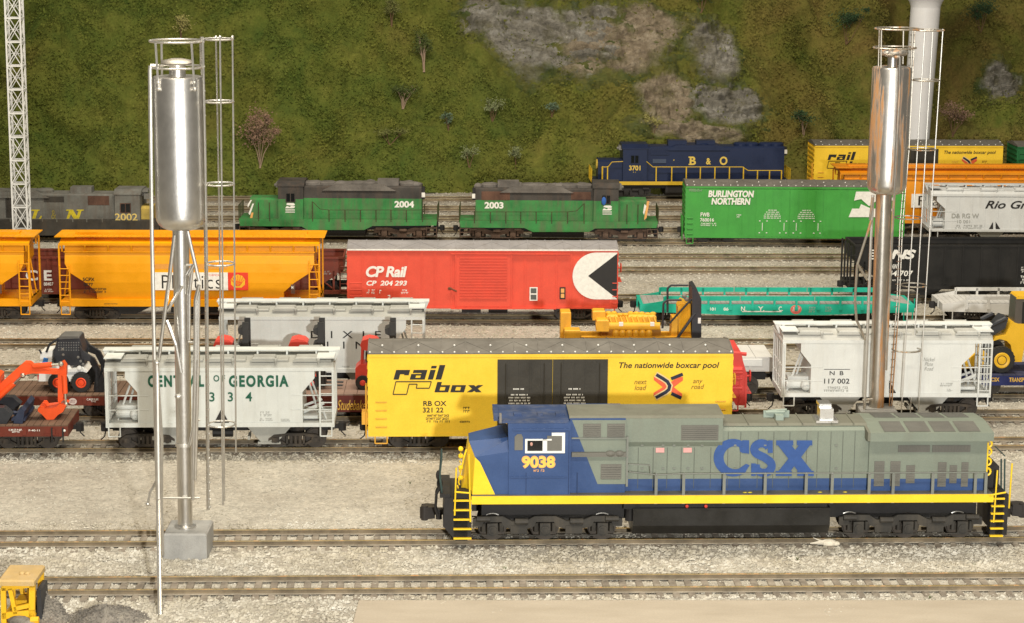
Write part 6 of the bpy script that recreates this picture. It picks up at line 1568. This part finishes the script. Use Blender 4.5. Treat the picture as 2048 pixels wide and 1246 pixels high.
for px, p2, y0, y1, dy in ((311,317,86,178,-.75),(323,324,85,150,.7),(383,389,86,178,-.75),(401,402,88,130,.6)):
    mb = MB(); mb.path([Q(px,y0,dy),Q((px+p2)/2,(y0+y1)/2,dy),Q(p2,y1,dy)],.045,6)
    if dy < 0: mb.ball(Q(p2,y1,dy),.085,n=8,m=6); mb.ball(Q(p2-1,y1-13,dy),.075,n=8,m=6)
    mb.build('guard_post', M_PIPE, r)
# tall side pipe, second shorter pipe, bands
mb = MB(); mb.path([Q(318,132,-.45),Q(301,132,-.45),Q(300,140,-.45),Q(304,480,-.45),Q(311,820,-.5),Q(316,1020,-.9),Q(317,1080,-1.2)],.075,8); mb.build('side_pipe', M_PIPE, r)
mb = MB(); g0 = gp(320,1231,GZ) - foot; g0 = Vector((g0.x*math.cos(YAW)-g0.y*math.sin(YAW), g0.x*math.sin(YAW)+g0.y*math.cos(YAW), -.03)); mb.path([g0,Q(317,1000,-1.6),Q(314,745,-1.2),Q(313,725,-1.2)],.085,8); mb.ball(Q(313,726,-1.2),.1,n=8,m=6); mb.build('support_pole', M_PIPE, r)
mb = MB(); mb.path([Q(326,1110,-1.0),Q(323,1010,-.9),Q(324,880,-.8),Q(316,760,-.7)],.06,6); mb.path([Q(296,1006,-.5),Q(300,985,-.5),Q(317,955,-.5)],.05,6); mb.ball(Q(295,1008,-.5),.08,n=8,m=6); mb.build('side_pipe', M_PIPE, r)
# raking struts
for a, b, dy in (((349,470),(338,560),-.5),((338,560),(318,715),-.6),((364,572),(334,622),-.45),((333,640),(352,690),-.4),((352,690),(362,745),-.4),((375,462),(398,562),-.4),((376,550),(387,530),-.4),((385,530),(378,590),-.3),((378,590),(378,680),-.35),((398,570),(391,600),-.5),((391,600),(390,720),-.5),((397,575),(396,720),-.45),((390,720),(385,1000),-.4),((388,850),(380,890),-.4),((396,720),(390,960),-.45)):
    mb = MB(); mb.tube(Q(*a,dy),Q(*b,dy),.07,8); mb.build('strut', M_ST, r)
mb = MB(); mb.lathe([(rp+.05,-.06),(rp+.05,.06)],(ctr(Q(360,888).z),0,Q(360,888).z),24); mb.ball((ctr(6)-rp*.6,-rp,Q(356,790).z),.12,n=8,m=6)
for py, x0, x1 in ((530,372,390),(684,376,400),(840,384,400),(996,325,400)): mb.tube(Q(x0,py,-.4),Q(x1,py,-.3),.045,6)
mb.build('clamp', M_PIPE, r)
# ladder and cage
l0, l1 = Q(403,75,.1), Q(416,1040,.1)
mb = MB()
for dx in (0,9): mb.path([Q(402+dx*.4,74,.35-dx*.08),Q(407+dx*.4,300,.35-dx*.08),Q(411+dx*.4,560,.35-dx*.08),Q(415+dx*.3,1020,.35-dx*.08)],.042,6)
for i in range(58):
    t = i/57; py = 84+t*930; x = 402+(13)*(t**.8)
    a, b = Q(x,py,.36), Q(x+4.5,py,-.36); mb.tube(a,b,.026,4)
    if i % 3 == 0: mb.ball(b,.05,n=6,m=4)
mb.build('ladder', M_PIPE, r)
for py, dx in ((78,0),(203,1.5),(368,3.5),(527,5),(697,6.5),(848,8)):
    a = Q(408+dx,py,0); b = Q(466+dx*.6,py,0); rad = (b.x-a.x)/2
    if py == 697: continue
    mb = MB(); mb.ring(((a.x+b.x)/2,0,a.z),rad,.036,30,5); mb.build('cage_hoop', M_PIPE, r)
for px, p2, dy, yb in ((465,472,.1,905),(432,446,.55,1010),(440,449,-.55,1002)):
    mb = MB(); mb.path([Q(px,74,dy),Q(px+(p2-px)*.45,420,dy),Q(p2,yb,dy)],.034,6); mb.ball(Q(px,74,dy),.06,n=6,m=4); mb.build('cage_bar', M_PIPE, r)

# right tower
fb = gp(1757,862,GZ)
T = Rig(fb + Vector((0,.7,0)), 'vent_tower', 'rust streaked steel tank tower standing behind the big locomotive at right', 'vent tower'); r = T.root; Q = T.q
mb = MB(); a = Q(1720,862,-.7); b = Q(1793,862,-.7); mb.cham(a.x,b.x,-.8,.8,-.05,1.0,.06); mb.build('base_block', M_BLOCK, r)
def lt(px0, py0, px1, py1, r0, r1, dy=0): mb = MB(); mb.tube(Q(px0,py0,dy),Q(px1,py1,dy),r0,32,r1); return mb
rp = (Q(1779,600).x-Q(1748,600).x)/2
mb = lt(1752,830,1768,385,rp*.95,rp*1.02); mb.tube(Q(1752,862),Q(1752,828),rp*.95,32); mb.build('pole', metal('rusty_pole_steel', (.58,.54,.48), .34, .55), r, smooth=True)
# the tank leans a little with the pole: build upright, then shear in x
z0, z1 = Q(1772,388).z, Q(1780,133).z; xb_, xt_ = Q(1769,300).x, 0
x0_, x1_ = (Q(1734,372).x+Q(1812,372).x)/2, (Q(1744,150).x+Q(1823,150).x)/2; rt = (Q(1812,372).x-Q(1734,372).x)/2
mb = MB(); mb.lathe([(.1,0)]+fillet(rt,0,0,.45)+[(rt,.9),(rt,z1-z0-.1),(rt-.03,z1-z0-.02),(rt-.12,z1-z0)], (0,0,0), 64)
za, zb_ = Q(1770,372).z, Q(1780,150).z
mb.v = [(x + x0_ + (x1_-x0_)*((z+z0)-za)/(zb_-za), y, z+z0) for x, y, z in mb.v]; mb.build('tank', M_STR, r, smooth=True)
q = Q(1785,128); mb = MB(); mb.lathe([(.24,-.05),(.24,.42),(.22,Q(1785,112).z-z1)],(q.x,0,z1),24); mb.build('vent_neck', M_STR, r, smooth=True)
q = Q(1788,112); mb = MB(); mb.lathe([(.22,-.08),(.60,.06),(.66,.14),(.60,.24),(.3,.31),(.02,.32)],(q.x,0,q.z),32); mb.build('vent_cap', M_STR, r, smooth=True)
for py, x0, x1 in ((57,1750,1838),(95,1747,1832)):
    a, b = Q(x0,py), Q(x1,py); mb = MB(); mb.ring(((a.x+b.x)/2,0,a.z),(b.x-a.x)/2,.038,36,5); mb.build('guard_ring', M_PIPER, r)
for px, p2, y0, y1, dy in ((1759,1757,56,133,.2),(1763,1762,60,140,-.5),(1807,1806,60,128,.5),(1826,1822,58,135,-.3)):
    mb = MB(); mb.tube(Q(px,y0,dy),Q(p2,y1,dy),.036,6); mb.build('guard_post', M_PIPER, r)
mb = MB(); mb.path([Q(1790,114,-.95),Q(1800,114,-1.05),Q(1799,190,-1.05),Q(1789,380,-1.05),Q(1786,430,-.95),Q(1776,640,-.8),Q(1772,740,-.6)],.065,8); mb.build('side_pipe', M_STR, r)
mb = MB(); mb.path([Q(1746,390,-.3),Q(1741,500,-.5),Q(1733,720,-.6),Q(1728,835,-.6)],.07,8); mb.build('side_pipe', M_PIPE, r)
for a, b in (((1743,440),(1715,528)),((1715,528),(1735,560)),((1714,530),(1710,600)),((1710,600),(1713,640)),((1713,640),(1731,680)),((1745,395),(1740,440)),((1725,800),(1745,798))):
    mb = MB(); mb.tube(Q(*a,-.6),Q(*b,-.5),.06,8); mb.build('strut', M_PIPER, r)
mb = MB()
for px, p2 in ((1822,1776),(1827,1781)): mb.path([Q(px+3,60,.1),Q(px-9,300,.1),Q(px-22,450,.1),Q(p2+18,600,.1),Q(p2+4,790,.1),Q(p2,850,.1)],.028,5)
for i in range(52):
    t = i/51; py = 70+t*770; x = 1825-46*t; mb.tube(Q(x-4.5,py,.3),Q(x+4.5,py,-.25),.024,4)
mb.build('ladder', M_PIPER, r)
for py, x0, x1 in ((60,1826,1888),(160,1824,1880),(298,1817,1872),(570,1802,1852),(699,1785,1842),(435,1790,1842)):
    a, b = Q(x0,py), Q(x1,py); mb = MB(); mb.ring(((a.x+b.x)/2,0,a.z),(b.x-a.x)/2,.030,30,5); mb.build('cage_hoop', M_PIPER, r)
for px, p2, dy in ((1886,1836,0),(1866,1820,.5),(1850,1802,-.5)):
    mb = MB(); mb.path([Q(px,58,dy),Q(px+(p2-px)*.55,480,dy),Q(p2,835,dy)],.03,6); mb.build('cage_bar', M_PIPE, r)

# white lattice mast at the left, white water tower at the right
M_MAST = paint('mast_white', (.76,.76,.74), .45, .04); M_WT = paint('water_tower_white', (.74,.74,.75), .4, .03)
y9 = gp(46,505,GZ); T = Rig(y9, 'lattice_mast', 'slim white lattice mast standing in front of the grimy grey locomotive', 'mast'); r = T.root; Q = T.q
wd = (Q(57,300).x-Q(28,300).x)/2; ht = 24.0; cxm = 0
mb = MB()
for sx in (-1,1):
    for sy in (-1,1): mb.box(sx*wd-.05,sx*wd+.05,sy*wd-.05,sy*wd+.05,-.2,ht)
mb.build('mast_legs', M_MAST, r)
n = 15; mb = MB(); dz = ht/n
for i in range(n):
    z0, z1 = i*dz, (i+1)*dz
    for s in (-1,1):
        mb.box(-wd-.05,wd+.05,s*wd-.055,s*wd+.055,z1-.05,z1+.04); mb.box(s*wd-.055,s*wd+.055,-wd-.04,wd+.04,z1-.05,z1+.04)
        mb.tube((-wd,s*wd,z0),(wd,s*wd,z1),.035,4); mb.tube((wd,s*wd,z0),(-wd,s*wd,z1),.035,4)
        mb.tube((s*wd,-wd,z0),(s*wd,wd,z1),.03,4); mb.tube((s*wd,wd,z0),(s*wd,-wd,z1),.03,4)
    mb.box(-wd,wd,-.03,.03,(z0+z1)/2-.02,(z0+z1)/2+.02)
mb.build('mast_bracing', M_MAST, r)
y12 = TR['t12'].o.y; p = gp(1841,392,GZ); T = Rig(Vector((p.x, y12+3.6, GZ)), 'water_tower', 'white water tower with a smooth round column behind the far yellow boxcar', 'water tower'); r = T.root; Q = T.q
rb = (Q(1868,285).x-Q(1815,285).x)/2; rtp = (Q(1881,30).x-Q(1822,30).x)/2; zt = Q(1850,12).z; xb_ = Q(1841.5,285).x; xt_ = Q(1851,20).x
mb = MB(); mb.tube((xb_-.6,0,-.3),(xt_,0,zt),rb*.98,40,rtp); mb.build('column', M_WT, r, smooth=True)
mb = MB(); mb.lathe([(rtp*1.0,-.1),(rtp*1.04,.1),(rtp*1.12,.35),(rtp*1.5,1.0),(rtp*2.6,2.2),(4.6,3.8),(5.0,5.4),(4.6,7.0),(3.0,8.3),(.05,8.8)],(xt_,0,zt),48); mb.build('tank', M_WT, r, smooth=True)

# ------------------------------------------------------------------ excavator, skid steer, forklifts, loader, engine, tractor
def onflat(c, name, label, cat, z): 
    o = thing(name, c.root.location + Vector((0,0,z)), c.root.rotation_euler.z, label, cat); return o
M_OR = paint('excavator_orange', (.88,.105,.022), .38, .08); M_ORL = paint('light_orange', (.82,.20,.10), .45, .08); M_TYRE = paint('tyre_rubber', (.03,.029,.027), .75, .2, bump=.03); M_CHR = metal('chrome_rod', (.75,.72,.62), .3)
M_BKT = paint('machine_black', (.035,.037,.042), .45, .25)
c = FL_EXC; z0 = D_EXC; o = onflat(c, 'excavator', 'orange excavator arm and bucket reaching over the front brown flatcar', 'excavator', z0); yo = 0.0
G = lambda px, py: (c.P(px, py, yo)[0], c.P(px, py, yo)[1]-z0)
mb = MB(); mb.prism([G(*p) for p in ((-30,800),(0,768),(28,742),(50,723),(60,723),(66,727),(64,740),(58,746),(50,749),(30,764),(4,782),(-24,812))], -.22, .22); mb.prism([G(*p) for p in ((56,724),(66,728),(100,738),(120,739),(120,747),(66,745),(52,748))], -.2, .2)
mb.build('boom', M_OR, o)
mb = MB(); mb.prism([G(*p) for p in ((122,724),(128,721),(134,730),(134,748),(130,760),(127,800),(120,806),(117,800),(117,745))], -.17, .17); mb.build('stick', M_OR, o)
def cyl2(a, b, f, ra, rb_, name='hydraulic_ram', ys=-.32):
    mb = MB(); A = Vector((G(*a)[0],ys,G(*a)[1])); B = Vector((G(*b)[0],ys,G(*b)[1])); M_ = A.lerp(B,f); mb.tube(A,M_,ra,10); w = mb.build(name, M_OR, o); mb = MB(); mb.tube(M_,B,rb_,8); mb.ball(B,ra*1.1,n=8,m=5); mb.build('ram_rod', M_CHR, w)
cyl2((68,729),(124,725),.68,.12,.06); cyl2((2,790),(48,748),.62,.12,.06); cyl2((131,748),(134,805),.62,.11,.05)
mb = MB(); mb.prism([G(*p) for p in ((80,811),(90,808),(94,812),(116,809),(122,803),(136,806),(130,818),(120,824),(112,833),(98,834),(88,823),(80,817))], -.55, .55)
for i in range(4): x = G(82,814); mb.prism([G(*p) for p in ((84,806),(90,806),(94,812),(84,815))], -.5+i*.3, -.36+i*.3)
mb.build('bucket', M_OR, o)
mb = MB(); mb.path([Vector((G(130,800)[0],-.2,G(130,800)[1])),Vector((G(124,806)[0],-.2,G(124,806)[1])),Vector((G(135,808)[0],-.2,G(135,808)[1]))],.06,6); mb.build('bucket_link', M_CHR, o)
mb = MB(); xb_ = G(14,810)[0]
for s in (-1,1):
    mb.prism([(xb_-3.4,.35),(xb_-3.1,.72),(xb_+.1,.72),(xb_+.45,.4),(xb_+.2,.0),(xb_-3.1,.0)], s*.75, s*1.3)
mb.build('tracks', M_BKT, o)
mb = MB(); mb.cham(xb_-3.2,xb_-.3,-1.2,1.2,.75,1.9,.1); mb.cham(xb_-2.0,xb_-.6,-1.15,-.1,1.9,3.2,.1); mb.build('cab', M_OR, o)
mb = MB(); mb.box(xb_+.4,xb_+1.0,-1.2,1.2,.1,.2); mb.prism([(xb_+.5,.02),(xb_+.9,.0),(xb_+1.0,.55),(xb_+.85,.7),(xb_+.6,.35)], -1.3, 1.3); mb.tube((xb_-.2,-.6,.4),(xb_+.7,-.6,.3),.1,6); mb.build('dozer_blade', paint('blue_black_blade',(.03,.04,.075),.5,.2), o)

def wheel(root, x, y, z, rr_, w, rim, tyre=M_TYRE, rf=.52):
    mb = MB(); mb.tube((x,y-w/2,z),(x,y+w/2,z),rr_*.93,28)
    mb.tube((x,y-w*.32,z),(x,y+w*.32,z),rr_,28)
    n = 22
    for i in range(n):
        t = 2*math.pi*i/n; m_ = Vector((math.cos(t),0,math.sin(t)))*rr_*.97; mb.tube(Vector((x,y-w*.48,z))+m_,Vector((x,y+w*.1,z))+m_*1.03,rr_*.05,4)
    o = mb.build('wheel', tyre, root)
    mb = MB(); s = -1 if y < 0 else 1
    mb.lathe([(rr_*rf,0),(rr_*rf,.05),(rr_*(rf-.07),.06),(rr_*.32,.02),(rr_*.30,.07),(.02,.08)],(0,0,0),20)
    mb.v = [(x+a, y+s*(w/2-.03)+s*cz_, z+b) for a, b, cz_ in mb.v]; mb.build('rim', rim, o)
    return o
c = FL_SKID; z0 = D_SKID; o = onflat(c, 'skid_steer', 'white skid steer loader with orange wheel rims on the brown flatcar', 'skid steer', z0); yo = -.75
M_SW = paint('skid_white', (.80,.80,.76), .35, .03); M_RIMO = paint('orange_rim', (.85,.08,.02), .4, .08)
wr = (G(170,782)[1]-G(170,744)[1])/-2; wr = abs(G(166,744)[1]-G(166,783)[1])/2
xA, xB = G(118,763)[0], G(164,763)[0]
for x in (xA, xB):
    for s in (-1,1): wheel(o, x, s*.85, wr, wr, .36, M_RIMO)
mb = MB(); mb.prism([G(*p) for p in ((80,706),(104,702),(102,730),(138,732),(142,738),(165,735),(174,745),(150,765),(140,764),(98,764),(76,764))], -.62, .62)
mb.prism([G(*p) for p in ((135,738),(165,736),(166,742),(135,744))], -.8, -.62); mb.ball((G(159,737)[0],-.75,G(159,737)[1]),.14,n=8,m=6); mb.build('body', M_SW, o)
mb = MB(); mb.prism([G(*p) for p in ((112,684),(118,676),(158,676),(160,686),(166,706),(168,732),(140,733),(106,728),(106,704))], -.55, .55); cb = mb.build('cab', M_BKT, o)
mb = MB()
for i in range(9):
    for j in range(4): q = G(116+i*5,687+j*5); mb.ball((q[0],-.56,q[1]),.035,.012,.035,6,4)
mb.build('mesh_screen', paint('screen_grey',(.16,.16,.155),.5), cb)
mb = MB(); mb.prism([G(*p) for p in ((112,680),(158,678),(154,674),(120,674))], -.62, .62); mb.build('roof', paint('dusty_dark_roof',(.13,.125,.115),.7,.2), cb)
mb = MB(); mb.prism([G(*p) for p in ((160,690),(168,702),(190,716),(202,740),(196,775),(188,778),(192,745),(180,722),(164,716))], -.9, -.7); mb.prism([G(*p) for p in ((160,690),(168,702),(190,716),(202,740),(196,775),(188,778),(192,745),(180,722),(164,716))], .7, .9)
mb.prism([G(*p) for p in ((188,776),(206,744),(212,760),(208,786),(192,784))], -.95, .95); mb.build('lift_arm', M_BKT, o)
mb = MB(); mb.path([Vector((G(92,705)[0],-.66,G(92,705)[1])),Vector((G(98,690)[0],-.66,G(98,690)[1])),Vector((G(116,678)[0],-.66,G(116,678)[1]))],.06,6); mb.tube((G(78,700)[0],-.66,G(78,700)[1]),(G(82,708)[0],-.66,G(82,708)[1]),.05,6); mb.build('handrail', M_BKT, o)
mb = MB(); q = c.box(82,716,96,731,-.75); mb.prism([(q[0],q[2]-z0),(q[0]+.12,q[3]-z0),(q[1],q[3]-z0-.05),(q[1]-.1,q[2]-z0)], -.632, -.624); mb.build('emblem', ink('sky_blue_mark',(.05,.22,.60)), o)
mb = MB(); q = G(76,757); mb.box(q[0]-.06,q[0]+.02,-.55,-.3,q[1]-.12,q[1]+.1); mb.build('tail_lamp', ink('red_tail_lamp',(.55,.03,.03)), o)
mb = MB()
for px, py in ((124,700),(125,711),(155,716),(160,724),(165,730)): q = G(px,py); mb.ball((q[0],-.58,q[1]),.07,.03,.07,6,4)
mb.build('fittings', STEEL, cb)

M_FRED = paint('forklift_red', (.72,.075,.05), .42, .08); M_FDK = paint('mast_black', (.04,.038,.036), .5, .2)
c = FL_FORK; z0 = D_FORK; yo = 0.0
labs = ('red forklift behind the left cage of the grey hopper, leftmost of three','middle red forklift of three, its red canopy before the DIXIE hopper','red forklift half hidden by the near yellow boxcar, its red post showing')
for i, mx in enumerate((495,644,786)):
    o = thing('forklift', c.tr.at(c.t) + Vector((0,0,z0)), c.tr.rz, labs[i], 'forklift', 'forklifts on the brown flatcar')
    X = G(mx,780)[0]; zt = G(mx,640)[1]; u = lambda px: X + (px-644)/41.5
    mb = MB()
    for s in (-1,1): mb.box(X-.14,X+.14,s*.52-.08,s*.52+.08,.12,zt)
    for k in range(4): zz = .5+k*.72; mb.prism([(X-.13,zz-.1),(X-.34,zz+.0),(X-.36,zz+.22),(X-.13,zz+.3)], -.46, .46)
    mb.box(X+.14,X+.2,-.5,.5,.15,.6); mb.box(X+.2,X+1.0,-.42,-.28,.12,.18); mb.box(X+.2,X+1.0,.28,.42,.12,.18); mb.build('mast', M_FDK, o)
    zc_ = G(mx,682)[1]
    mb = MB(); mb.prism([(X-1.75,.35),(X-1.75,1.0),(X-1.55,1.2),(X-.9,1.25),(X-.75,.8),(X-.25,.8),(X-.2,.35)], -.55, .55); mb.build('body', M_FRED, o)
    mb = MB(); pr = [(X-1.42,zc_-.34),(X-1.52,zc_-.12),(X-1.42,zc_+.12),(X-1.12,zc_+.21),(X-.78,zc_+.14),(X-.62,zc_-.0),(X-.64,zc_-.14),(X-.9,zc_-.22),(X-1.1,zc_-.36)]
    mb.prism(pr, -.52, .52); mb.build('canopy', M_FRED, o)
    mb = MB()
    for s in (-1,1): mb.tube((X-1.46,s*.48,1.0),(X-1.42,s*.48,zc_-.2),.06,6); mb.tube((X-.3,s*.48,.8),(X-.72,s*.48,zc_-.1),.04,6)
    mb.build('canopy_post', M_FRED, o)
    mb = MB(); mb.box(X-1.2,X-.8,-.25,.25,1.22,1.3); mb.box(X-1.28,X-1.15,-.25,.25,1.3,1.7); mb.build('seat', M_FDK, o)
    for x in (X-1.4, X-.45):
        for s in (-1,1): wheel(o, x, s*.58, .34, .34, .2, M_FRED, rf=.4)

c = FL_LOAD; z0 = D_LOAD; o = onflat(c, 'wheel_loader', 'yellow wheel loader on the dark blue flatcar at the right edge', 'wheel loader', z0); yo = -.95
M_LY = paint('loader_yellow', (.80,.46,.025), .38, .06); xw = G(2001,718)[0]; wr = abs(G(2001,693)[1]-G(2001,745)[1])/2
for x in (xw, xw+3.1):
    for s in (-1,1): wheel(o, x, s*1.0, wr+.0, wr, .5, M_LY, rf=.60)
mb = MB(); mb.prism([G(*p) for p in ((1990,684),(2002,680),(2016,684),(2024,692),(2030,726),(2046,726),(2052,690),(2060,690),(2060,650),(2040,650),(2028,646),(2014,672),(1994,676))], -.7, .7)
mb.prism([(xw+1.7,wr*.6),(xw+1.7,wr*2.3),(xw+4.6,wr*2.2),(xw+4.6,wr*.6)], -.7, .7); mb.build('body', M_LY, o)
mb = MB(); mb.prism([G(*p) for p in ((2036,598),(2032,650),(2040,658),(2100,658),(2100,598))], -.6, .6); cb = mb.build('cab', paint('loader_cab_frame',(.10,.085,.07),.4,.1), o)
mb = MB(); mb.prism([G(*p) for p in ((2036,600),(2040,594),(2104,594),(2104,600))], -.7, .7); mb.build('roof', M_LY, cb)
mb = MB(); q = c.box(2043,604,2096,650,-.6); mb.box(q[0],q[1],-.612,-.602,q[2]-z0,q[3]-z0); mb.build('window', GLASS, cb)
mb = MB()
for a, b, ry in (((1975,660),(2016,640),-.5),((1980,672),(2010,655),-.3),((1966,642),(1990,630),-.5)): mb.tube((G(*a)[0],ry,G(*a)[1]),(G(*b)[0],ry,G(*b)[1]),.11,7)
mb.prism([G(*p) for p in ((1990,676),(1982,668),(2010,636),(2022,640),(2016,660))], -.45, .45); mb.build('lift_arm', M_BKT, o)
mb = MB(); mb.prism([(G(1962,650)[0],1.2),(G(1962,650)[0]-1.0,.35),(G(1962,650)[0]-1.1,.22),(G(1962,650)[0]+.1,.25),(G(1962,650)[0]+.3,1.0)], -1.2, 1.2); mb.tube((G(1962,650)[0],-.5,1.0),(G(1975,660)[0],-.5,G(1975,660)[1]),.1,6); mb.build('bucket', M_LY, o)

c = FL_ENG; z0 = D_ENG; o = onflat(c, 'diesel_engine', 'yellow diesel engine with a black radiator frame on the white flatcar', 'engine', z0); yo = 0.0
M_EY = paint('engine_yellow', (.78,.40,.025), .45, .10, .15, (.35,.17,.03)); zb_ = .02
def gb(x0,y0,x1,y1): a = G(x0,y1); b = G(x1,y0); return a[0],b[0],max(zb_,a[1]),b[1]
mb = MB(); a = gb(1160,668,1390,690); mb.box(a[0],a[1],-.7,-.45,zb_,a[3]); mb.box(a[0],a[1],.45,.7,zb_,a[3]); mb.build('skid_base', M_EY, o)
mb = MB(); a = gb(1202,652,1320,675); mb.cham(a[0],a[1],-.5,.5,zb_+.2,a[3],.08); mb.build('engine_block', paint('engine_ochre',(.42,.20,.025),.6,.2), o)
for i in range(6):
    q = G(1230+i*13.2,664); mb = MB(); mb.ball((q[0],-.52,q[1]),.19,.16,.30,10,7); mb.build('cylinder_head', M_EY, o)
a = gb(1190,640,1318,655); mb = MB(); mb.cyl(((a[0]+a[1])/2,-.55,(a[2]+a[3])/2),.19,a[1]-a[0],'x',14)
for px in (1240,1302): q = G(px,643); mb.k = 1; mb.box(q[0]-.1,q[0]+.1,-.76,-.62,q[1]-.08,q[1]+.1); mb.k = 0
mb.build('exhaust_manifold', [M_EY, WHITE], o)
a = gb(1212,628,1312,643); mb = MB(); mb.cham(a[0],a[1],-.3,.4,a[2]-.2,a[3],.1)
rr = random.Random(2)
for i in range(9): x = a[0]+(a[1]-a[0])*(i+.5)/9; mb.ball((x,rr.uniform(-.25,.3),a[3]),.16,.15,.10,7,5); mb.tube((x,-.3,a[3]-.05),(x+.15,-.55,a[2]-.1),.05,5)
mb.build('top_pipes', M_EY, o)
for b, ys in (((1185,621,1211,640),(-.1,.7)),((1191,634,1216,657),(-.75,.1))): a = gb(*b); mb = MB(); mb.cham(a[0],a[1],ys[0],ys[1],a[2],a[3],.06); mb.build('intake_box', M_EY, o)
mb = MB(); mb.prism([G(*p) for p in ((1338,690),(1343,632),(1354,632),(1352,690))], -.5, .5); mb.build('bell_housing', M_EY, o)
mb = MB(); mb.prism([G(*p) for p in ((1355,668),(1354,610),(1362,598),(1378,606),(1380,670)) ], -.5, .5)
for i in range(6): a = G(1357+i*4,660); b = G(1361+i*3.2,604); mb.tube((a[0],-.52,a[1]),(b[0],-.52,b[1]),.05,5)
mb.build('radiator_shroud', M_EY, o)
mb = MB(); mb.prism([G(*p) for p in ((1380,690),(1381,570),(1388,567),(1399,592),(1399,690))], -.85, .85); mb.build('radiator', M_BKT, o)
mb = MB()
for ys in (-.8,): mb.path([Vector((G(px,py)[0],ys,G(px,py)[1])) for px, py in ((1322,650),(1324,600),(1332,594),(1360,594))],.055,6); mb.tube((G(1380,592)[0],ys,G(1380,592)[1]),(G(1336,640)[0],ys,G(1336,640)[1]),.05,6)
mb.build('guard_frame', M_BKT, o); mb = MB()
mb.path([Vector((G(px,py)[0],.75,G(px,py)[1])) for px, py in ((1338,630),(1338,582),(1345,576),(1380,576))],.055,6); mb.tube((G(1386,620)[0],-.88,G(1386,620)[1]),(G(1345,678)[0],-.88,G(1345,678)[1]),.07,6)
mb.build('guard_frame', M_BKT, o)
mb = MB()
for px, py in ((1366,588),(1371,594),(1326,641)): q = G(px,py); mb.ball((q[0],-.6,q[1]),.12,n=8,m=5)
mb.build('filler_cap', STEEL, o)
mb = MB(); q = gb(1392,629,1398,640); mb.box(q[0],q[1],-.87,-.852,q[2],q[3]); mb.build('data_plate', WHITE, o)
o = onflat(c, 'yellow_crate', 'stepped pair of yellow boxes at the left end of the yellow engine', 'crate', z0)
mb = MB(); a = gb(1121,624,1142,660); mb.cham(a[0],a[1],-.1,.9,zb_,a[3],.04); b = gb(1127,652,1159,690); mb.cham(b[0],b[1],-.9,-.1,zb_,b[3]-.03,.04); mb.build('box', M_EY, o)

# yellow tractor cab in the near left corner
p = gp(38,1268,GZ); sc = FP/(p-CP).dot(FWD)
T = Rig(p + Vector((0,.9,0)), 'tractor', 'yellow tractor cab cut off by the lower left corner of the picture', 'tractor'); r = T.root; Q = T.q
M_TY = paint('tractor_yellow', (.82,.47,.02), .4, .06, .12, (.5,.32,.08)); M_TROOF = paint('dusty_cab_roof', (.55,.38,.16), .6, .12, .3, (.45,.36,.24))
def fr(px, py): q = Q(px, py, -.75); return (q.x, q.z)
mb = MB(); outer = [fr(*p_) for p_ in ((3,1178),(66,1168),(68,1246),(60,1262),(4,1262))]
def bar(a, b, w, ys=(-.75,-.62)):
    A = Vector(fr(*a)); B = Vector(fr(*b)); d = (B-A).normalized(); n = Vector((-d.y,d.x))*w; A -= d*w*.6; B += d*w*.6
    mb.prism([tuple(A+n),tuple(B+n),tuple(B-n),tuple(A-n)], *ys)
for ys in ((-.75,-.62),(.62,.75)):
    bar((6,1179),(8,1262),.085,ys); bar((64,1172),(63,1262),.10,ys); bar((6,1177),(66,1170),.085,ys); bar((20,1180),(30,1226),.07,ys); bar((30,1218),(56,1212),.07,ys); bar((8,1232),(66,1226),.11,ys)
x0, z0_ = fr(4,1240); x1, z1_ = fr(68,1226)
mb.box(x0,x1,-.62,.62,-.0,z0_+.1); mb.build('cab_frame', M_TY, r)
mb = MB(); a = fr(-3,1176); b = fr(70,1163); zz = max(a[1],b[1]); mb.cham(a[0],b[0],-.88,.88,zz-.12,zz+.08,.06)
for px in (44,55): q = Q(px,1158,-.2); mb.ball((q.x,-.2,zz+.1),.1,.1,.07,8,5)
mb.build('roof', M_TROOF, r)
mb = MB(); a = fr(40,1215); mb.box(a[0]-.25,a[0]+.3,-.3,.3,a[1]-.2,a[1]+.1); mb.box(a[0]+.15,a[0]+.3,-.3,.3,a[1]+.1,a[1]+.5); mb.build('seat', M_TY, r)
mb = MB(); mb.box(fr(68,1200)[0]+.05,fr(80,1200)[0],-.55,.5,.0,fr(75,1183)[1]); mb.build('radiator', M_BKT, r)
mb = MB(); q = fr(86,1243); mb.tube((fr(60,1246)[0],-1.0,q[1]-.25),(fr(148,1246)[0],-1.0,q[1]-.12),.14,8); mb.tube((fr(64,1238)[0],-.95,fr(64,1236)[1]),(fr(80,1238)[0],-.95,fr(80,1236)[1]),.12,8); mb.cham(x0-.2,fr(150,1250)[0],-1.1,-.8,-.0,.28,.05); mb.build('loader_arm', M_TY, r)
mb = MB(); q = fr(40,1240); mb.ball((q[0],-.85,q[1]),.42,.25,.18,8,5); mb.ball((q[0]+.35,-.9,q[1]-.05),.3,.25,.16,8,5); mb.build('dust_heap', M_CIND, r)
